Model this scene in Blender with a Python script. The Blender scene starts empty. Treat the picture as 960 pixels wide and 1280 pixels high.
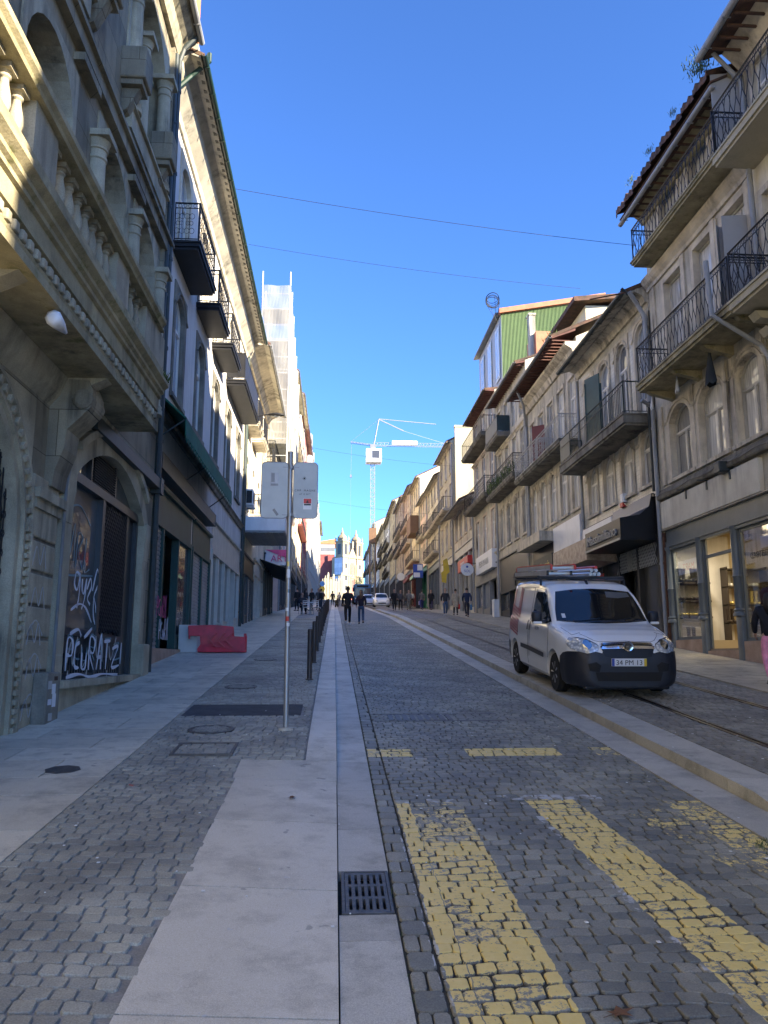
import bpy, bmesh, math, random
from mathutils import Vector, Matrix
from mathutils.bvhtree import BVHTree
from mathutils.geometry import delaunay_2d_cdt
rnd = random.Random(11)
scene = bpy.context.scene
COL = scene.collection
PI = math.pi
S = 0.08835            # slope of the street
YTOP = 270.0
def gz(y, h=0.0):
    y = min(y, YTOP)
    return (S*y if y < 45 else S*45+.075*(y-45)) + h

# ------------------------------------------------------------------ mesh builder
class MB:
    def __init__(s):
        s.v = []; s.f = []; s.m = []; s.mi = 0
    def add(s, vs, fs):
        o = len(s.v)
        s.v.extend([tuple(p) for p in vs])
        s.f.extend([tuple(i + o for i in f) for f in fs])
        s.m.extend([s.mi] * len(fs))
        return s
    def box(s, x0, y0, z0, x1, y1, z1):
        if x0 > x1: x0, x1 = x1, x0
        if y0 > y1: y0, y1 = y1, y0
        if z0 > z1: z0, z1 = z1, z0
        return s.add([(x0,y0,z0),(x1,y0,z0),(x1,y1,z0),(x0,y1,z0),(x0,y0,z1),(x1,y0,z1),(x1,y1,z1),(x0,y1,z1)],
              [(0,3,2,1),(4,5,6,7),(0,1,5,4),(1,2,6,5),(2,3,7,6),(3,0,4,7)])
    def bevbox(s, x0, y0, z0, x1, y1, z1, b=0.02):
        if x0 > x1: x0, x1 = x1, x0
        if y0 > y1: y0, y1 = y1, y0
        if z0 > z1: z0, z1 = z1, z0
        bm = bmesh.new(); bmesh.ops.create_cube(bm, size=1)
        for v in bm.verts:
            v.co = Vector(((x0+x1)/2+v.co.x*(x1-x0), (y0+y1)/2+v.co.y*(y1-y0), (z0+z1)/2+v.co.z*(z1-z0)))
        bmesh.ops.bevel(bm, geom=bm.edges[:], offset=b, segments=2, affect='EDGES', profile=.5)
        s.addbm(bm); return s
    def addbm(s, bm):
        bm.verts.index_update()
        s.add([v.co[:] for v in bm.verts], [[v.index for v in f.verts] for f in bm.faces]); bm.free()
    def quad(s, a, b, c, d):
        return s.add([a,b,c,d], [(0,1,2,3)])
    def prism(s, poly, axis, a, b):
        n = len(poly)
        def P(p, t):
            if axis == 'x': return (t, p[0], p[1])
            if axis == 'y': return (p[0], t, p[1])
            return (p[0], p[1], t)
        vs = [P(p, a) for p in poly] + [P(p, b) for p in poly]
        fs = [tuple(range(n))[::-1], tuple(range(n, 2*n))]
        for i in range(n):
            j = (i+1) % n
            fs.append((i, j, n+j, n+i))
        return s.add(vs, fs)
    def ring(s, outer, inner, x0, x1):
        """ring between two (y,z) outlines of equal length (open at the bottom), extruded along x"""
        n = len(outer)
        vs = []
        for x in (x0, x1):
            vs += [(x, p[0], p[1]) for p in outer] + [(x, p[0], p[1]) for p in inner]
        fs = []
        for i in range(n-1):
            fs.append((2*n+i, 2*n+i+1, 3*n+i+1, 3*n+i))
            fs.append((n+i, n+i+1, i+1, i))
            fs.append((n+i+1, n+i, 3*n+i, 3*n+i+1))
            fs.append((i, i+1, 2*n+i+1, 2*n+i))
        for k in (0, n-1):
            fs.append((k, n+k, 3*n+k, 2*n+k))
        return s.add(vs, fs)
    def tube(s, pts, r, n=6, cap=True):
        pts = [Vector(p) for p in pts]
        rs = r if isinstance(r, (list, tuple)) else [r]*len(pts)
        vs = []; fs = []
        prev = None
        for i, p in enumerate(pts):
            if i == 0: d = pts[1]-p
            elif i == len(pts)-1: d = p-pts[i-1]
            else: d = (pts[i+1]-p).normalized()+(p-pts[i-1]).normalized()
            if d.length < 1e-9: d = Vector((0,0,1))
            d.normalize()
            if prev is None:
                a = Vector((0,0,1)) if abs(d.z) < .9 else Vector((1,0,0))
                u = d.cross(a).normalized()
            else:
                u = (prev - d*prev.dot(d))
                u = u.normalized() if u.length > 1e-6 else d.orthogonal().normalized()
            prev = u
            w = d.cross(u)
            for k in range(n):
                t = 2*PI*k/n + PI/n
                q = p + (u*math.cos(t)+w*math.sin(t))*rs[i]
                vs.append(q[:])
        for i in range(len(pts)-1):
            for k in range(n):
                k2 = (k+1) % n
                fs.append((i*n+k, i*n+k2, (i+1)*n+k2, (i+1)*n+k))
        if cap:
            fs.append(tuple(range(n))[::-1]); fs.append(tuple((len(pts)-1)*n+k for k in range(n)))
        return s.add(vs, fs)
    def lathe(s, prof, c, n=12, axis='z', a0=0, a1=2*PI):
        vs = []; fs = []; full = abs(a1-a0-2*PI) < 1e-6
        m = n if full else n+1
        for (r, z) in prof:
            for k in range(m):
                t = a0+(a1-a0)*k/n
                x, y = r*math.cos(t), r*math.sin(t)
                if axis == 'z': vs.append((c[0]+x, c[1]+y, c[2]+z))
                elif axis == 'x': vs.append((c[0]+z, c[1]+x, c[2]+y))
                else: vs.append((c[0]+x, c[1]+z, c[2]+y))
        for i in range(len(prof)-1):
            for k in range(n):
                k2 = (k+1) % m
                fs.append((i*m+k, i*m+k2, (i+1)*m+k2, (i+1)*m+k))
        if full:
            if prof[0][0] > 1e-4: fs.append(tuple(range(m))[::-1])
            if prof[-1][0] > 1e-4: fs.append(tuple((len(prof)-1)*m+k for k in range(m)))
        return s.add(vs, fs)
    def xf(s, M):
        s.v = [tuple((M @ Vector(p))[:]) for p in s.v]; return s
    def merge(s, o, M=None):
        vs = o.v if M is None else [tuple((M @ Vector(p))[:]) for p in o.v]
        s.add(vs, o.f); return s
    def mesh(s, name, mats, smooth=False, shift=None, angle=None):
        me = bpy.data.meshes.new(name)
        vs = s.v
        if shift is not None:
            sx, sy, sz = shift
            vs = [(a-sx, b-sy, c-sz) for a, b, c in vs]
        me.from_pydata(vs, [], s.f)
        if not isinstance(mats, (list, tuple)): mats = [mats]
        for m in mats: me.materials.append(m)
        if len(mats) > 1: me.polygons.foreach_set('material_index', s.m)
        if smooth:
            me.polygons.foreach_set('use_smooth', [True]*len(me.polygons))
            if angle:
                try: me.set_sharp_from_angle(angle=math.radians(angle))
                except Exception: pass
        me.update()
        return me

def setp(o, label=None, cat=None, group=None, kind=None):
    if label: o['label'] = label
    if cat: o['category'] = cat
    if group: o['group'] = group
    if kind: o['kind'] = kind
    return o
def link(o, parent=None):
    COL.objects.link(o)
    if parent: o.parent = parent
    return o
def root(name, loc, label, cat, group=None, rz=0.0, rx=0.0):
    o = bpy.data.objects.new(name, None); o.location = loc; o.rotation_euler = (rx, 0, rz)
    o.empty_display_size = .2
    link(o); return setp(o, label, cat, group)
def pieces(mb):
    """split a builder into clusters of islands that lie apart from one another"""
    import numpy as np
    n = len(mb.v); par = list(range(n))
    def fd(i):
        while par[i] != i: par[i] = par[par[i]]; i = par[i]
        return i
    for f in mb.f:
        a = fd(f[0])
        for i in f[1:]:
            b = fd(i)
            if a != b: par[b] = a
    rt = [fd(i) for i in range(n)]; used = set(rt[f[0]] for f in mb.f)
    ids = {r: k for k, r in enumerate(sorted(used))}; k = len(ids)
    if k < 2 or k > 700: return [mb]
    P = np.array(mb.v); R = np.array([ids.get(r, -1) for r in rt]); ok = R >= 0
    lo = np.full((k, 3), np.inf); hi = np.full((k, 3), -np.inf)
    np.minimum.at(lo, R[ok], P[ok]); np.maximum.at(hi, R[ok], P[ok])
    sz = (hi-lo).max(axis=1)
    gap = np.maximum(0, np.maximum(lo[:, None]-hi[None], lo[None]-hi[:, None]))
    near = np.sqrt((gap**2).sum(axis=2)) <= np.maximum(.02, .5*np.maximum(sz[:, None], sz[None]))*.98
    grp = [-1]*k; g = 0
    for i in range(k):
        if grp[i] >= 0: continue
        st = [i]; grp[i] = g
        while st:
            a = st.pop()
            for b in np.nonzero(near[a])[0]:
                if grp[b] < 0: grp[b] = g; st.append(int(b))
        g += 1
    if g < 2 or g > 90: return [mb]
    out = [MB() for _ in range(g)]; maps = [dict() for _ in range(g)]
    for f, m in zip(mb.f, mb.m):
        q = grp[ids[rt[f[0]]]]; o = out[q]; mp = maps[q]; nf = []
        for i in f:
            if i not in mp: mp[i] = len(o.v); o.v.append(mb.v[i])
            nf.append(mp[i])
        o.f.append(tuple(nf)); o.m.append(m)
    out.sort(key=lambda o: -len(o.f)); return out
PLANTY = ('crown', 'trunk', 'leaf', 'weeds', 'plants')
def W(name, mb, mats, parent, smooth=False, angle=None, base=None):
    """part from world-coordinate geometry under an unrotated root (or under a part of it)"""
    r = parent
    while r.parent: r = r.parent
    first = None
    for q in ([mb] if name in PLANTY else pieces(mb)):
        o = link(bpy.data.objects.new(name, q.mesh(name, mats, smooth, r.location[:], angle)), parent)
        first = first or o
    return first
def T(name, mb, mats, label, cat, group=None, smooth=False, loc=None, angle=None, rz=0, rx=0):
    """top-level single mesh; loc given: geometry is local to loc"""
    if loc is None:
        xs = [p[0] for p in mb.v]; ys = [p[1] for p in mb.v]; zs = [p[2] for p in mb.v]
        l = ((min(xs)+max(xs))/2, (min(ys)+max(ys))/2, min(zs))
        me = mb.mesh(name, mats, smooth, l, angle)
    else:
        l = loc; me = mb.mesh(name, mats, smooth, None, angle)
    o = bpy.data.objects.new(name, me); o.location = l; o.rotation_euler = (rx, 0, rz); link(o)
    return setp(o, label, cat, group)
def G(name, mb, mats, kind='structure', smooth=False):
    o = bpy.data.objects.new(name, mb.mesh(name, mats, smooth)); link(o); o['kind'] = kind
    return o
def L(name, mb, mats, parent, loc=(0,0,0), rz=0, smooth=False, angle=None):
    first = None
    for q in ([mb] if isinstance(mb, bpy.types.Mesh) or name in PLANTY else pieces(mb)):
        me = q if isinstance(q, bpy.types.Mesh) else q.mesh(name, mats, smooth, None, angle)
        o = bpy.data.objects.new(name, me); o.location = loc; o.rotation_euler = (0, 0, rz); link(o, parent)
        first = first or o
    return first
def dup(r, loc, label=None, rz=None, group=None, cat=None, rx=None):
    c = r.copy(); COL.objects.link(c); c.location = loc
    e = list(c.rotation_euler)
    if rz is not None: e[2] = rz
    if rx is not None: e[0] = rx
    c.rotation_euler = e
    if label: c['label'] = label
    if group: c['group'] = group
    def rec(a, b):
        for ch in a.children:
            d = ch.copy(); COL.objects.link(d); d.parent = b
            d.matrix_parent_inverse = ch.matrix_parent_inverse
            rec(ch, d)
    rec(r, c)
    return c
def text_mb(txt, size, depth, align='CENTER', shear=0, spacing=1.0):
    cu = bpy.data.curves.new('lettering', 'FONT'); cu.body = txt; cu.size = size; cu.extrude = depth
    cu.align_x = align; cu.shear = shear; cu.space_character = spacing; cu.resolution_u = 3
    o = bpy.data.objects.new('lettering', cu); COL.objects.link(o)
    dg = bpy.context.evaluated_depsgraph_get()
    me = bpy.data.meshes.new_from_object(o.evaluated_get(dg))
    mb = MB(); mb.add([v.co[:] for v in me.vertices], [list(p.vertices) for p in me.polygons])
    bpy.data.objects.remove(o); bpy.data.curves.remove(cu); bpy.data.meshes.remove(me)
    return mb
# orientation matrices for lettering (text x -> along, y -> up, normal -> out)
def txt_right(x, y, z):   # on a facade facing -X, read from the street (text runs toward -Y)
    return Matrix(((0,0,-1,x),(-1,0,0,y),(0,1,0,z),(0,0,0,1)))
def txt_left(x, y, z):    # on a facade facing +X (text runs toward +Y)
    return Matrix(((0,0,1,x),(1,0,0,y),(0,1,0,z),(0,0,0,1)))
def txt_cam(x, y, z):     # facing -Y (text runs toward +X)
    return Matrix(((1,0,0,x),(0,0,-1,y),(0,1,0,z),(0,0,0,1)))

# ------------------------------------------------------------------ materials
def newmat(name):
    m = bpy.data.materials.new(name); m.use_nodes = True
    nt = m.node_tree; nt.nodes.clear()
    out = nt.nodes.new('ShaderNodeOutputMaterial'); p = nt.nodes.new('ShaderNodeBsdfPrincipled')
    nt.links.new(p.outputs[0], out.inputs[0])
    return m, nt, p
def N(nt, t, **kw):
    n = nt.nodes.new(t)
    for k, v in kw.items(): setattr(n, k, v)
    return n
def noise(nt, scale, detail=4, rough=.55, vec=None, stretch=None, w=None):
    n = N(nt, 'ShaderNodeTexNoise'); n.inputs['Scale'].default_value = scale
    n.inputs['Detail'].default_value = detail; n.inputs['Roughness'].default_value = rough
    if stretch:
        mp = N(nt, 'ShaderNodeMapping'); mp.inputs['Scale'].default_value = stretch
        nt.links.new(vec, mp.inputs['Vector']); vec = mp.outputs[0]
    if vec is not None: nt.links.new(vec, n.inputs['Vector'])
    return n
def ramp(nt, src, a, b, ca=(0,0,0,1), cb=(1,1,1,1)):
    r = N(nt, 'ShaderNodeValToRGB')
    r.color_ramp.elements[0].position = a; r.color_ramp.elements[1].position = b
    r.color_ramp.elements[0].color = ca; r.color_ramp.elements[1].color = cb
    nt.links.new(src, r.inputs[0]); return r
def mixc(nt, fac, a, b, mode='MIX'):
    m = N(nt, 'ShaderNodeMix', data_type='RGBA', blend_type=mode)
    for sock, val in ((m.inputs[0], fac), (m.inputs[6], a), (m.inputs[7], b)):
        if isinstance(val, (int, float)): sock.default_value = val
        elif isinstance(val, tuple): sock.default_value = val if len(val) == 4 else (*val, 1)
        else: nt.links.new(val, sock)
    return m.outputs[2]
def bump(nt, p, h, strength=.3, dist=.01):
    b = N(nt, 'ShaderNodeBump'); b.inputs['Strength'].default_value = strength; b.inputs['Distance'].default_value = dist
    nt.links.new(h, b.inputs['Height']); nt.links.new(b.outputs[0], p.inputs['Normal']); return b
def math_(nt, op, a, b=None, c=None):
    m = N(nt, 'ShaderNodeMath', operation=op)
    for i, v in enumerate((a, b, c)):
        if v is None: continue
        if isinstance(v, (int, float)): m.inputs[i].default_value = v
        else: nt.links.new(v, m.inputs[i])
    return m.outputs[0]
def hx(h):
    h = h.lstrip('#'); c = [int(h[i:i+2], 16)/255 for i in (0, 2, 4)]
    return tuple((x/12.92 if x <= .04045 else ((x+.055)/1.055)**2.4) for x in c)
def plain(name, c, rough=.6, metal=0, spec=.5, coat=0, var=.12, vs=3.0, bmp=0, bs=40, dirt=0, dcol=(.05,.045,.04)):
    m, nt, p = newmat(name)
    geo = N(nt, 'ShaderNodeNewGeometry')
    n = noise(nt, vs, 5, .6, geo.outputs['Position'])
    lo = tuple(x*(1-var) for x in c); hi = tuple(min(1, x*(1+var)) for x in c)
    col = mixc(nt, ramp(nt, n.outputs[0], .3, .7).outputs[0], lo, hi)
    if dirt:
        d = noise(nt, 1.3, 6, .7, geo.outputs['Position'], (1.5, 1.5, .25))
        r = ramp(nt, d.outputs[0], .5, .75)
        col = mixc(nt, math_(nt, 'MULTIPLY', r.outputs[0], dirt), col, dcol)
    nt.links.new(col, p.inputs['Base Color'])
    p.inputs['Roughness'].default_value = rough; p.inputs['Metallic'].default_value = metal
    p.inputs['Specular IOR Level'].default_value = spec; p.inputs['Coat Weight'].default_value = coat
    p.inputs['Coat Roughness'].default_value = .04
    if bmp:
        nb = noise(nt, bs, 4, .6, geo.outputs['Position']); bump(nt, p, nb.outputs[0], bmp, .01)
    return m
def stone(name, c1, c2, scale=1.2, rough=.85, streak=.6, scol=(.035,.033,.03), bmp=.35, blocks=None, moss=0, speck=.15):
    """weathered stone or plaster: tone patches, rain streaks, speckle, optional ashlar joints"""
    m, nt, p = newmat(name)
    geo = N(nt, 'ShaderNodeNewGeometry'); P = geo.outputs['Position']
    n1 = noise(nt, scale, 6, .62, P)
    col = mixc(nt, ramp(nt, n1.outputs[0], .33, .68).outputs[0], c1, c2)
    n0 = noise(nt, 90, 2, .5, P)
    col = mixc(nt, speck, col, mixc(nt, ramp(nt, n0.outputs[0], .35, .65).outputs[0], (0.02,.02,.02), (.75,.73,.68)), 'OVERLAY')
    if streak:
        n2 = noise(nt, 2.2, 6, .7, P, (1.6, 1.6, .13))
        n3 = noise(nt, .6, 4, .6, P)
        f = math_(nt, 'MULTIPLY', ramp(nt, n2.outputs[0], .44, .68).outputs[0], ramp(nt, n3.outputs[0], .38, .62).outputs[0])
        col = mixc(nt, math_(nt, 'MULTIPLY', f, streak), col, scol)
    if moss:
        n4 = noise(nt, 3.5, 6, .7, P)
        col = mixc(nt, math_(nt, 'MULTIPLY', ramp(nt, n4.outputs[0], .55, .7).outputs[0], moss), col, (.10,.11,.02))
    hgt = noise(nt, 28, 6, .65, P).outputs[0]
    if blocks:
        sp = N(nt, 'ShaderNodeSeparateXYZ'); nt.links.new(P, sp.inputs[0])
        cb = N(nt, 'ShaderNodeCombineXYZ'); nt.links.new(math_(nt, 'ADD', sp.outputs[1], sp.outputs[0]), cb.inputs[0]); nt.links.new(sp.outputs[2], cb.inputs[1])
        br = N(nt, 'ShaderNodeTexBrick'); nt.links.new(cb.outputs[0], br.inputs['Vector'])
        br.inputs['Scale'].default_value = 1; br.inputs['Brick Width'].default_value = blocks[0]; br.inputs['Row Height'].default_value = blocks[1]
        br.inputs['Mortar Size'].default_value = blocks[2] if len(blocks) > 2 else .008
        br.inputs['Color1'].default_value = (.82,.82,.82,1); br.inputs['Color2'].default_value = (1.12,1.1,1.05,1); br.inputs['Mortar'].default_value = (.35,.33,.3,1)
        br.inputs['Mortar Smooth'].default_value = .3
        col = mixc(nt, 1.0, col, br.outputs[0], 'MULTIPLY')
        hgt = math_(nt, 'SUBTRACT', hgt, math_(nt, 'MULTIPLY', br.outputs['Fac'], 1.5))
    nt.links.new(col, p.inputs['Base Color']); p.inputs['Roughness'].default_value = rough
    p.inputs['Specular IOR Level'].default_value = .3
    bump(nt, p, hgt, bmp, .012)
    return m
def azulejo(name, c1, c2, size=.14, accent=None):
    """glazed tile facade"""
    m, nt, p = newmat(name)
    geo = N(nt, 'ShaderNodeNewGeometry'); sp = N(nt, 'ShaderNodeSeparateXYZ'); nt.links.new(geo.outputs['Position'], sp.inputs[0])
    cb = N(nt, 'ShaderNodeCombineXYZ'); nt.links.new(math_(nt, 'ADD', sp.outputs[1], sp.outputs[0]), cb.inputs[0]); nt.links.new(sp.outputs[2], cb.inputs[1])
    br = N(nt, 'ShaderNodeTexBrick'); br.offset = 0; nt.links.new(cb.outputs[0], br.inputs['Vector'])
    br.inputs['Scale'].default_value = 1; br.inputs['Brick Width'].default_value = size; br.inputs['Row Height'].default_value = size
    br.inputs['Mortar Size'].default_value = .004
    br.inputs['Color1'].default_value = (*c1, 1); br.inputs['Color2'].default_value = (*c2, 1); br.inputs['Mortar'].default_value = tuple(x*.5 for x in c1)+(1,)
    n3 = noise(nt, 1.0, 6, .65, geo.outputs['Position'], (1.4, 1.4, .3))
    col = mixc(nt, math_(nt, 'MULTIPLY', ramp(nt, n3.outputs[0], .48, .75).outputs[0], .6), br.outputs[0], (.06,.055,.045))
    nt.links.new(col, p.inputs['Base Color']); p.inputs['Roughness'].default_value = .35
    return m
def glassy(name, c, c2=None, fold=0, coat=1.0, rough=.6):
    """window glass lying over what hangs behind it (curtain, blind, dark room)"""
    m, nt, p = newmat(name)
    geo = N(nt, 'ShaderNodeNewGeometry'); P = geo.outputs['Position']
    c2 = c2 or tuple(x*.5 for x in c)
    if fold:
        n = noise(nt, fold, 3, .5, P, (1, 1, .06))
    else:
        n = noise(nt, 1.1, 3, .5, P)
    col = mixc(nt, ramp(nt, n.outputs[0], .4, .6).outputs[0], c, c2)
    oi = N(nt, 'ShaderNodeObjectInfo')
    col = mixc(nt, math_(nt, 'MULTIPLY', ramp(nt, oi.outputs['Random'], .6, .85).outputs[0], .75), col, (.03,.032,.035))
    nt.links.new(col, p.inputs['Base Color']); p.inputs['Roughness'].default_value = rough
    p.inputs['Coat Weight'].default_value = coat; p.inputs['Coat Roughness'].default_value = .015; p.inputs['Coat IOR'].default_value = 1.6
    w = noise(nt, 1.5, 2, .5, P)
    b = N(nt, 'ShaderNodeBump'); b.inputs['Strength'].default_value = .06; b.inputs['Distance'].default_value = .05
    nt.links.new(w.outputs[0], b.inputs['Height']); nt.links.new(b.outputs[0], p.inputs['Coat Normal'])
    return m
def clearglass(name, tint=(.92,.95,.94), refl=.12):
    m = bpy.data.materials.new(name); m.use_nodes = True; nt = m.node_tree; nt.nodes.clear()
    out = N(nt, 'ShaderNodeOutputMaterial'); tr = N(nt, 'ShaderNodeBsdfTransparent'); gl = N(nt, 'ShaderNodeBsdfGlossy')
    tr.inputs[0].default_value = (*tint, 1); gl.inputs['Roughness'].default_value = .02
    mx = N(nt, 'ShaderNodeMixShader'); fr = N(nt, 'ShaderNodeFresnel'); fr.inputs[0].default_value = 1.5
    nt.links.new(math_(nt, 'MULTIPLY_ADD', fr.outputs[0], .6, refl*.2), mx.inputs[0])
    nt.links.new(tr.outputs[0], mx.inputs[1]); nt.links.new(gl.outputs[0], mx.inputs[2]); nt.links.new(mx.outputs[0], out.inputs[0])
    return m
def emit(name, c, st):
    m = bpy.data.materials.new(name); m.use_nodes = True; nt = m.node_tree; nt.nodes.clear()
    out = N(nt, 'ShaderNodeOutputMaterial'); e = N(nt, 'ShaderNodeEmission'); e.inputs[0].default_value = (*c, 1); e.inputs[1].default_value = st
    nt.links.new(e.outputs[0], out.inputs[0]); return m
def leafmat(name, c1, c2):
    m, nt, p = newmat(name)
    geo = N(nt, 'ShaderNodeNewGeometry'); n = noise(nt, 9, 3, .6, geo.outputs['Position'])
    nt.links.new(mixc(nt, ramp(nt, n.outputs[0], .35, .65).outputs[0], c1, c2), p.inputs['Base Color']); p.inputs['Roughness'].default_value = .6
    return m

M = {}
M['granite_old'] = stone('old_granite', (0.207,0.186,0.137), (0.352,0.315,0.231), 1.0, streak=.95, blocks=(1.1,.62,.006), bmp=.4)
M['granite_plain'] = stone('carved_granite', (0.310,0.282,0.206), (0.510,0.457,0.331), 1.4, streak=.95, bmp=.4)
M['granite_dark'] = stone('grimy_granite', (0.126,0.122,0.103), (0.283,0.260,0.214), 1.6, streak=.95, bmp=.45)
M['moss_stone'] = stone('mossy_stone', (0.270,0.238,0.145), (0.478,0.415,0.258), 2.0, streak=.8, bmp=.5, moss=.75)
M['trim'] = stone('warm_granite_trim', (0.486,0.433,0.343), (0.751,0.681,0.543), 1.6, streak=.95, bmp=.3)
M['trim_pink'] = stone('pinkish_granite_trim', (0.573,0.476,0.383), (0.805,0.692,0.562), 1.6, streak=.95, bmp=.3)
M['plaster_grey'] = stone('grey_beige_render', (0.444,0.413,0.333), (0.661,0.613,0.499), .9, streak=.95, bmp=.2)
M['plaster_beige'] = stone('beige_render', (0.616,0.549,0.432), (0.820,0.762,0.608), .8, streak=.95, bmp=.2)
M['plaster_cream'] = stone('cream_render', (0.430,0.387,0.277), (0.536,0.490,0.357), .6, streak=.3, bmp=.15)
M['plaster_white'] = stone('white_render', (0.561,0.539,0.507), (0.679,0.654,0.618), .7, streak=.35, bmp=.12, speck=.05)
M['plaster_yellow'] = stone('ochre_render', (0.685,0.591,0.420), (0.804,0.744,0.547), .8, streak=.4, bmp=.2)
M['plaster_pink'] = stone('pink_render', (0.678,0.515,0.447), (0.794,0.648,0.571), .8, streak=.4, bmp=.2)
M['plaster_red'] = stone('dark_red_render', (.24,.07,.07), (.32,.11,.10), .8, streak=.2, bmp=.2)
M['plaster_fascia'] = stone('stained_beige_fascia', (0.597,0.547,0.446), (0.753,0.712,0.592), 1.1, streak=.55, scol=(.16,.13,.10), bmp=.15)
M['tile_beige'] = azulejo('beige_facade_tiles', (0.680,0.603,0.441), (0.799,0.706,0.518))
M['tile_grey'] = azulejo('grey_facade_tiles', (0.504,0.482,0.414), (0.636,0.599,0.512))
M['tile_pink'] = azulejo('salmon_facade_tiles', (0.807,0.644,0.477), (0.850,0.762,0.571))
M['tile_blue'] = azulejo('blue_church_tiles', (0.408,0.448,0.543), (0.657,0.687,0.737), 1.6)
M['roof_tile'] = stone('weathered_roof_tile', (.06,.045,.038), (.18,.095,.065), 3, streak=.4, bmp=.5, moss=.3)
M['roof_orange'] = stone('clay_roof_tile', (.48,.17,.08), (.66,.27,.14), 2.5, streak=.2, bmp=.4)
M['soffit_red'] = plain('red_brown_painted_boards', (.11,.04,.03), .7, var=.3)
M['green_metal'] = plain('light_green_corrugated_sheet', (.085,.14,.045), .5, var=.1, dirt=.2)
M['orange_metal'] = plain('orange_corrugated_sheet', (.42,.15,.07), .6, var=.2, dirt=.3)
M['zinc'] = plain('dull_zinc', (.22,.225,.23), .5, .4, var=.2, dirt=.3)
M['pvc_grey'] = plain('grey_drainpipe', (.30,.31,.32), .5, var=.1, dirt=.4)
M['pipe_dark'] = plain('dark_painted_pipe', (.035,.045,.045), .5, var=.3, dirt=.3)
M['pipe_green'] = plain('green_painted_pipe', (.010,.036,.026), .45, var=.2, dirt=.2)
M['iron'] = plain('black_wrought_iron', (.018,.018,.02), .5, .3, var=.3)
M['iron_pale'] = plain('pale_grey_painted_iron', (.42,.41,.38), .6, .1, var=.2, dirt=.4)
M['iron_green'] = plain('dark_green_painted_iron', (.02,.035,.03), .5, .1, var=.3)
M['rust'] = plain('rusty_iron', (.10,.045,.025), .85, .2, var=.5, vs=12)
M['white_paint'] = plain('white_window_paint', (.66,.65,.61), .45, var=.06, dirt=.25)
M['grey_paint'] = plain('grey_green_window_paint', (.34,.34,.31), .5, var=.12, dirt=.3)
M['stone_paint'] = plain('stone_coloured_window_paint', (.50,.48,.42), .5, var=.12, dirt=.3)
M['dark_paint'] = plain('dark_window_paint', (.03,.032,.035), .4, var=.2)
M['green_paint'] = plain('dark_green_shutter_paint', (.012,.05,.042), .5, var=.25)
M['red_paint'] = plain('dark_red_door_paint', (.14,.02,.018), .5, var=.2)
M['shop_grey'] = plain('blue_grey_shop_paint', (.125,.145,.15), .42, var=.1, dirt=.3)
M['black_sheet'] = plain('black_sheet_metal', (.012,.013,.016), .35, .2, var=.3)
M['shutter_grey'] = plain('grey_shutter_panel', (.36,.36,.36), .5, var=.05)
M['curtain'] = glassy('glass_over_curtain', (.78,.76,.68), (.50,.48,.43), 14)
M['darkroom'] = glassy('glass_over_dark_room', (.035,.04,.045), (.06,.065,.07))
M['blueglass'] = glassy('glass_over_pale_blind', (.34,.38,.44), (.15,.18,.22), 6)
M['clear'] = clearglass('clear_shop_glass')
M['shopwall'] = plain('warm_shop_wall', (.45,.37,.24), .8, var=.05)
M['shopdark'] = plain('dark_brown_furniture', (.03,.02,.015), .5)
M['woodfloor'] = plain('shop_floor', (.25,.20,.14), .5)
M['lamp'] = emit('warm_ceiling_lamp', (1.0,.83,.45), 1.3)
M['gold'] = plain('pale_gold_lettering', (.62,.50,.17), .35, .4)
M['white'] = plain('white_lettering', (.78,.78,.76), .5, var=.03)
M['black'] = plain('black_lettering', (.015,.015,.015), .5)
M['red'] = plain('red_sign_paint', (.55,.04,.03), .4)
M['blue'] = plain('blue_sign_paint', (.03,.07,.35), .4)
M['yellow'] = plain('yellow_sign_paint', (.75,.52,.03), .4)
M['magenta'] = plain('magenta_sign_paint', (.60,.06,.22), .45)
M['panel_white'] = plain('white_sheet_panel', (.72,.73,.74), .4, var=.05, dirt=.15)
M['panel_grey'] = plain('grey_sheet_panel', (.40,.41,.40), .45, var=.06, dirt=.3)
M['marble'] = stone('brown_marble_cladding', (.20,.13,.10), (.50,.41,.33), 5, streak=.2, bmp=.05, rough=.3)
M['pinkstone'] = stone('pink_stone_plinth', (.36,.25,.18), (.50,.37,.28), 3, streak=.3, bmp=.2)
M['shutter_metal'] = plain('galvanised_roller_shutter', (.36,.37,.38), .45, .5, var=.15, dirt=.5)
M['awning_green'] = plain('green_awning_cloth', (.012,.12,.075), .8, var=.2)
M['cloth_dark'] = plain('dark_faded_cloth', (.02,.025,.027), .9, var=.3)
M['galv'] = plain('galvanised_post', (.33,.34,.35), .42, .6, var=.15)
M['sign_back'] = plain('grey_sign_back', (.40,.43,.43), .45, .2, var=.07, vs=6)
M['bollard'] = plain('brown_steel_bollard', (.055,.045,.043), .45, .2, var=.2)
M['netting'] = plain('white_debris_netting', (.50,.49,.45), .8, var=.06)
M['scaff'] = plain('white_scaffold_tube', (.42,.42,.41), .5, .2)
M['leaf'] = leafmat('weed_leaves', (.05,.09,.02), (.13,.17,.04))
M['leaf_dry'] = plain('dry_brown_leaf', (.17,.08,.035), .8, var=.3)
M['chalk'] = plain('white_spray_paint', (.62,.65,.72), .6, var=.05)
M['chalk_blue'] = plain('pale_blue_spray_paint', (.14,.25,.30), .6, var=.1)
M['brown_net'] = plain('brown_wood', (.16,.09,.05), .7)
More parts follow.
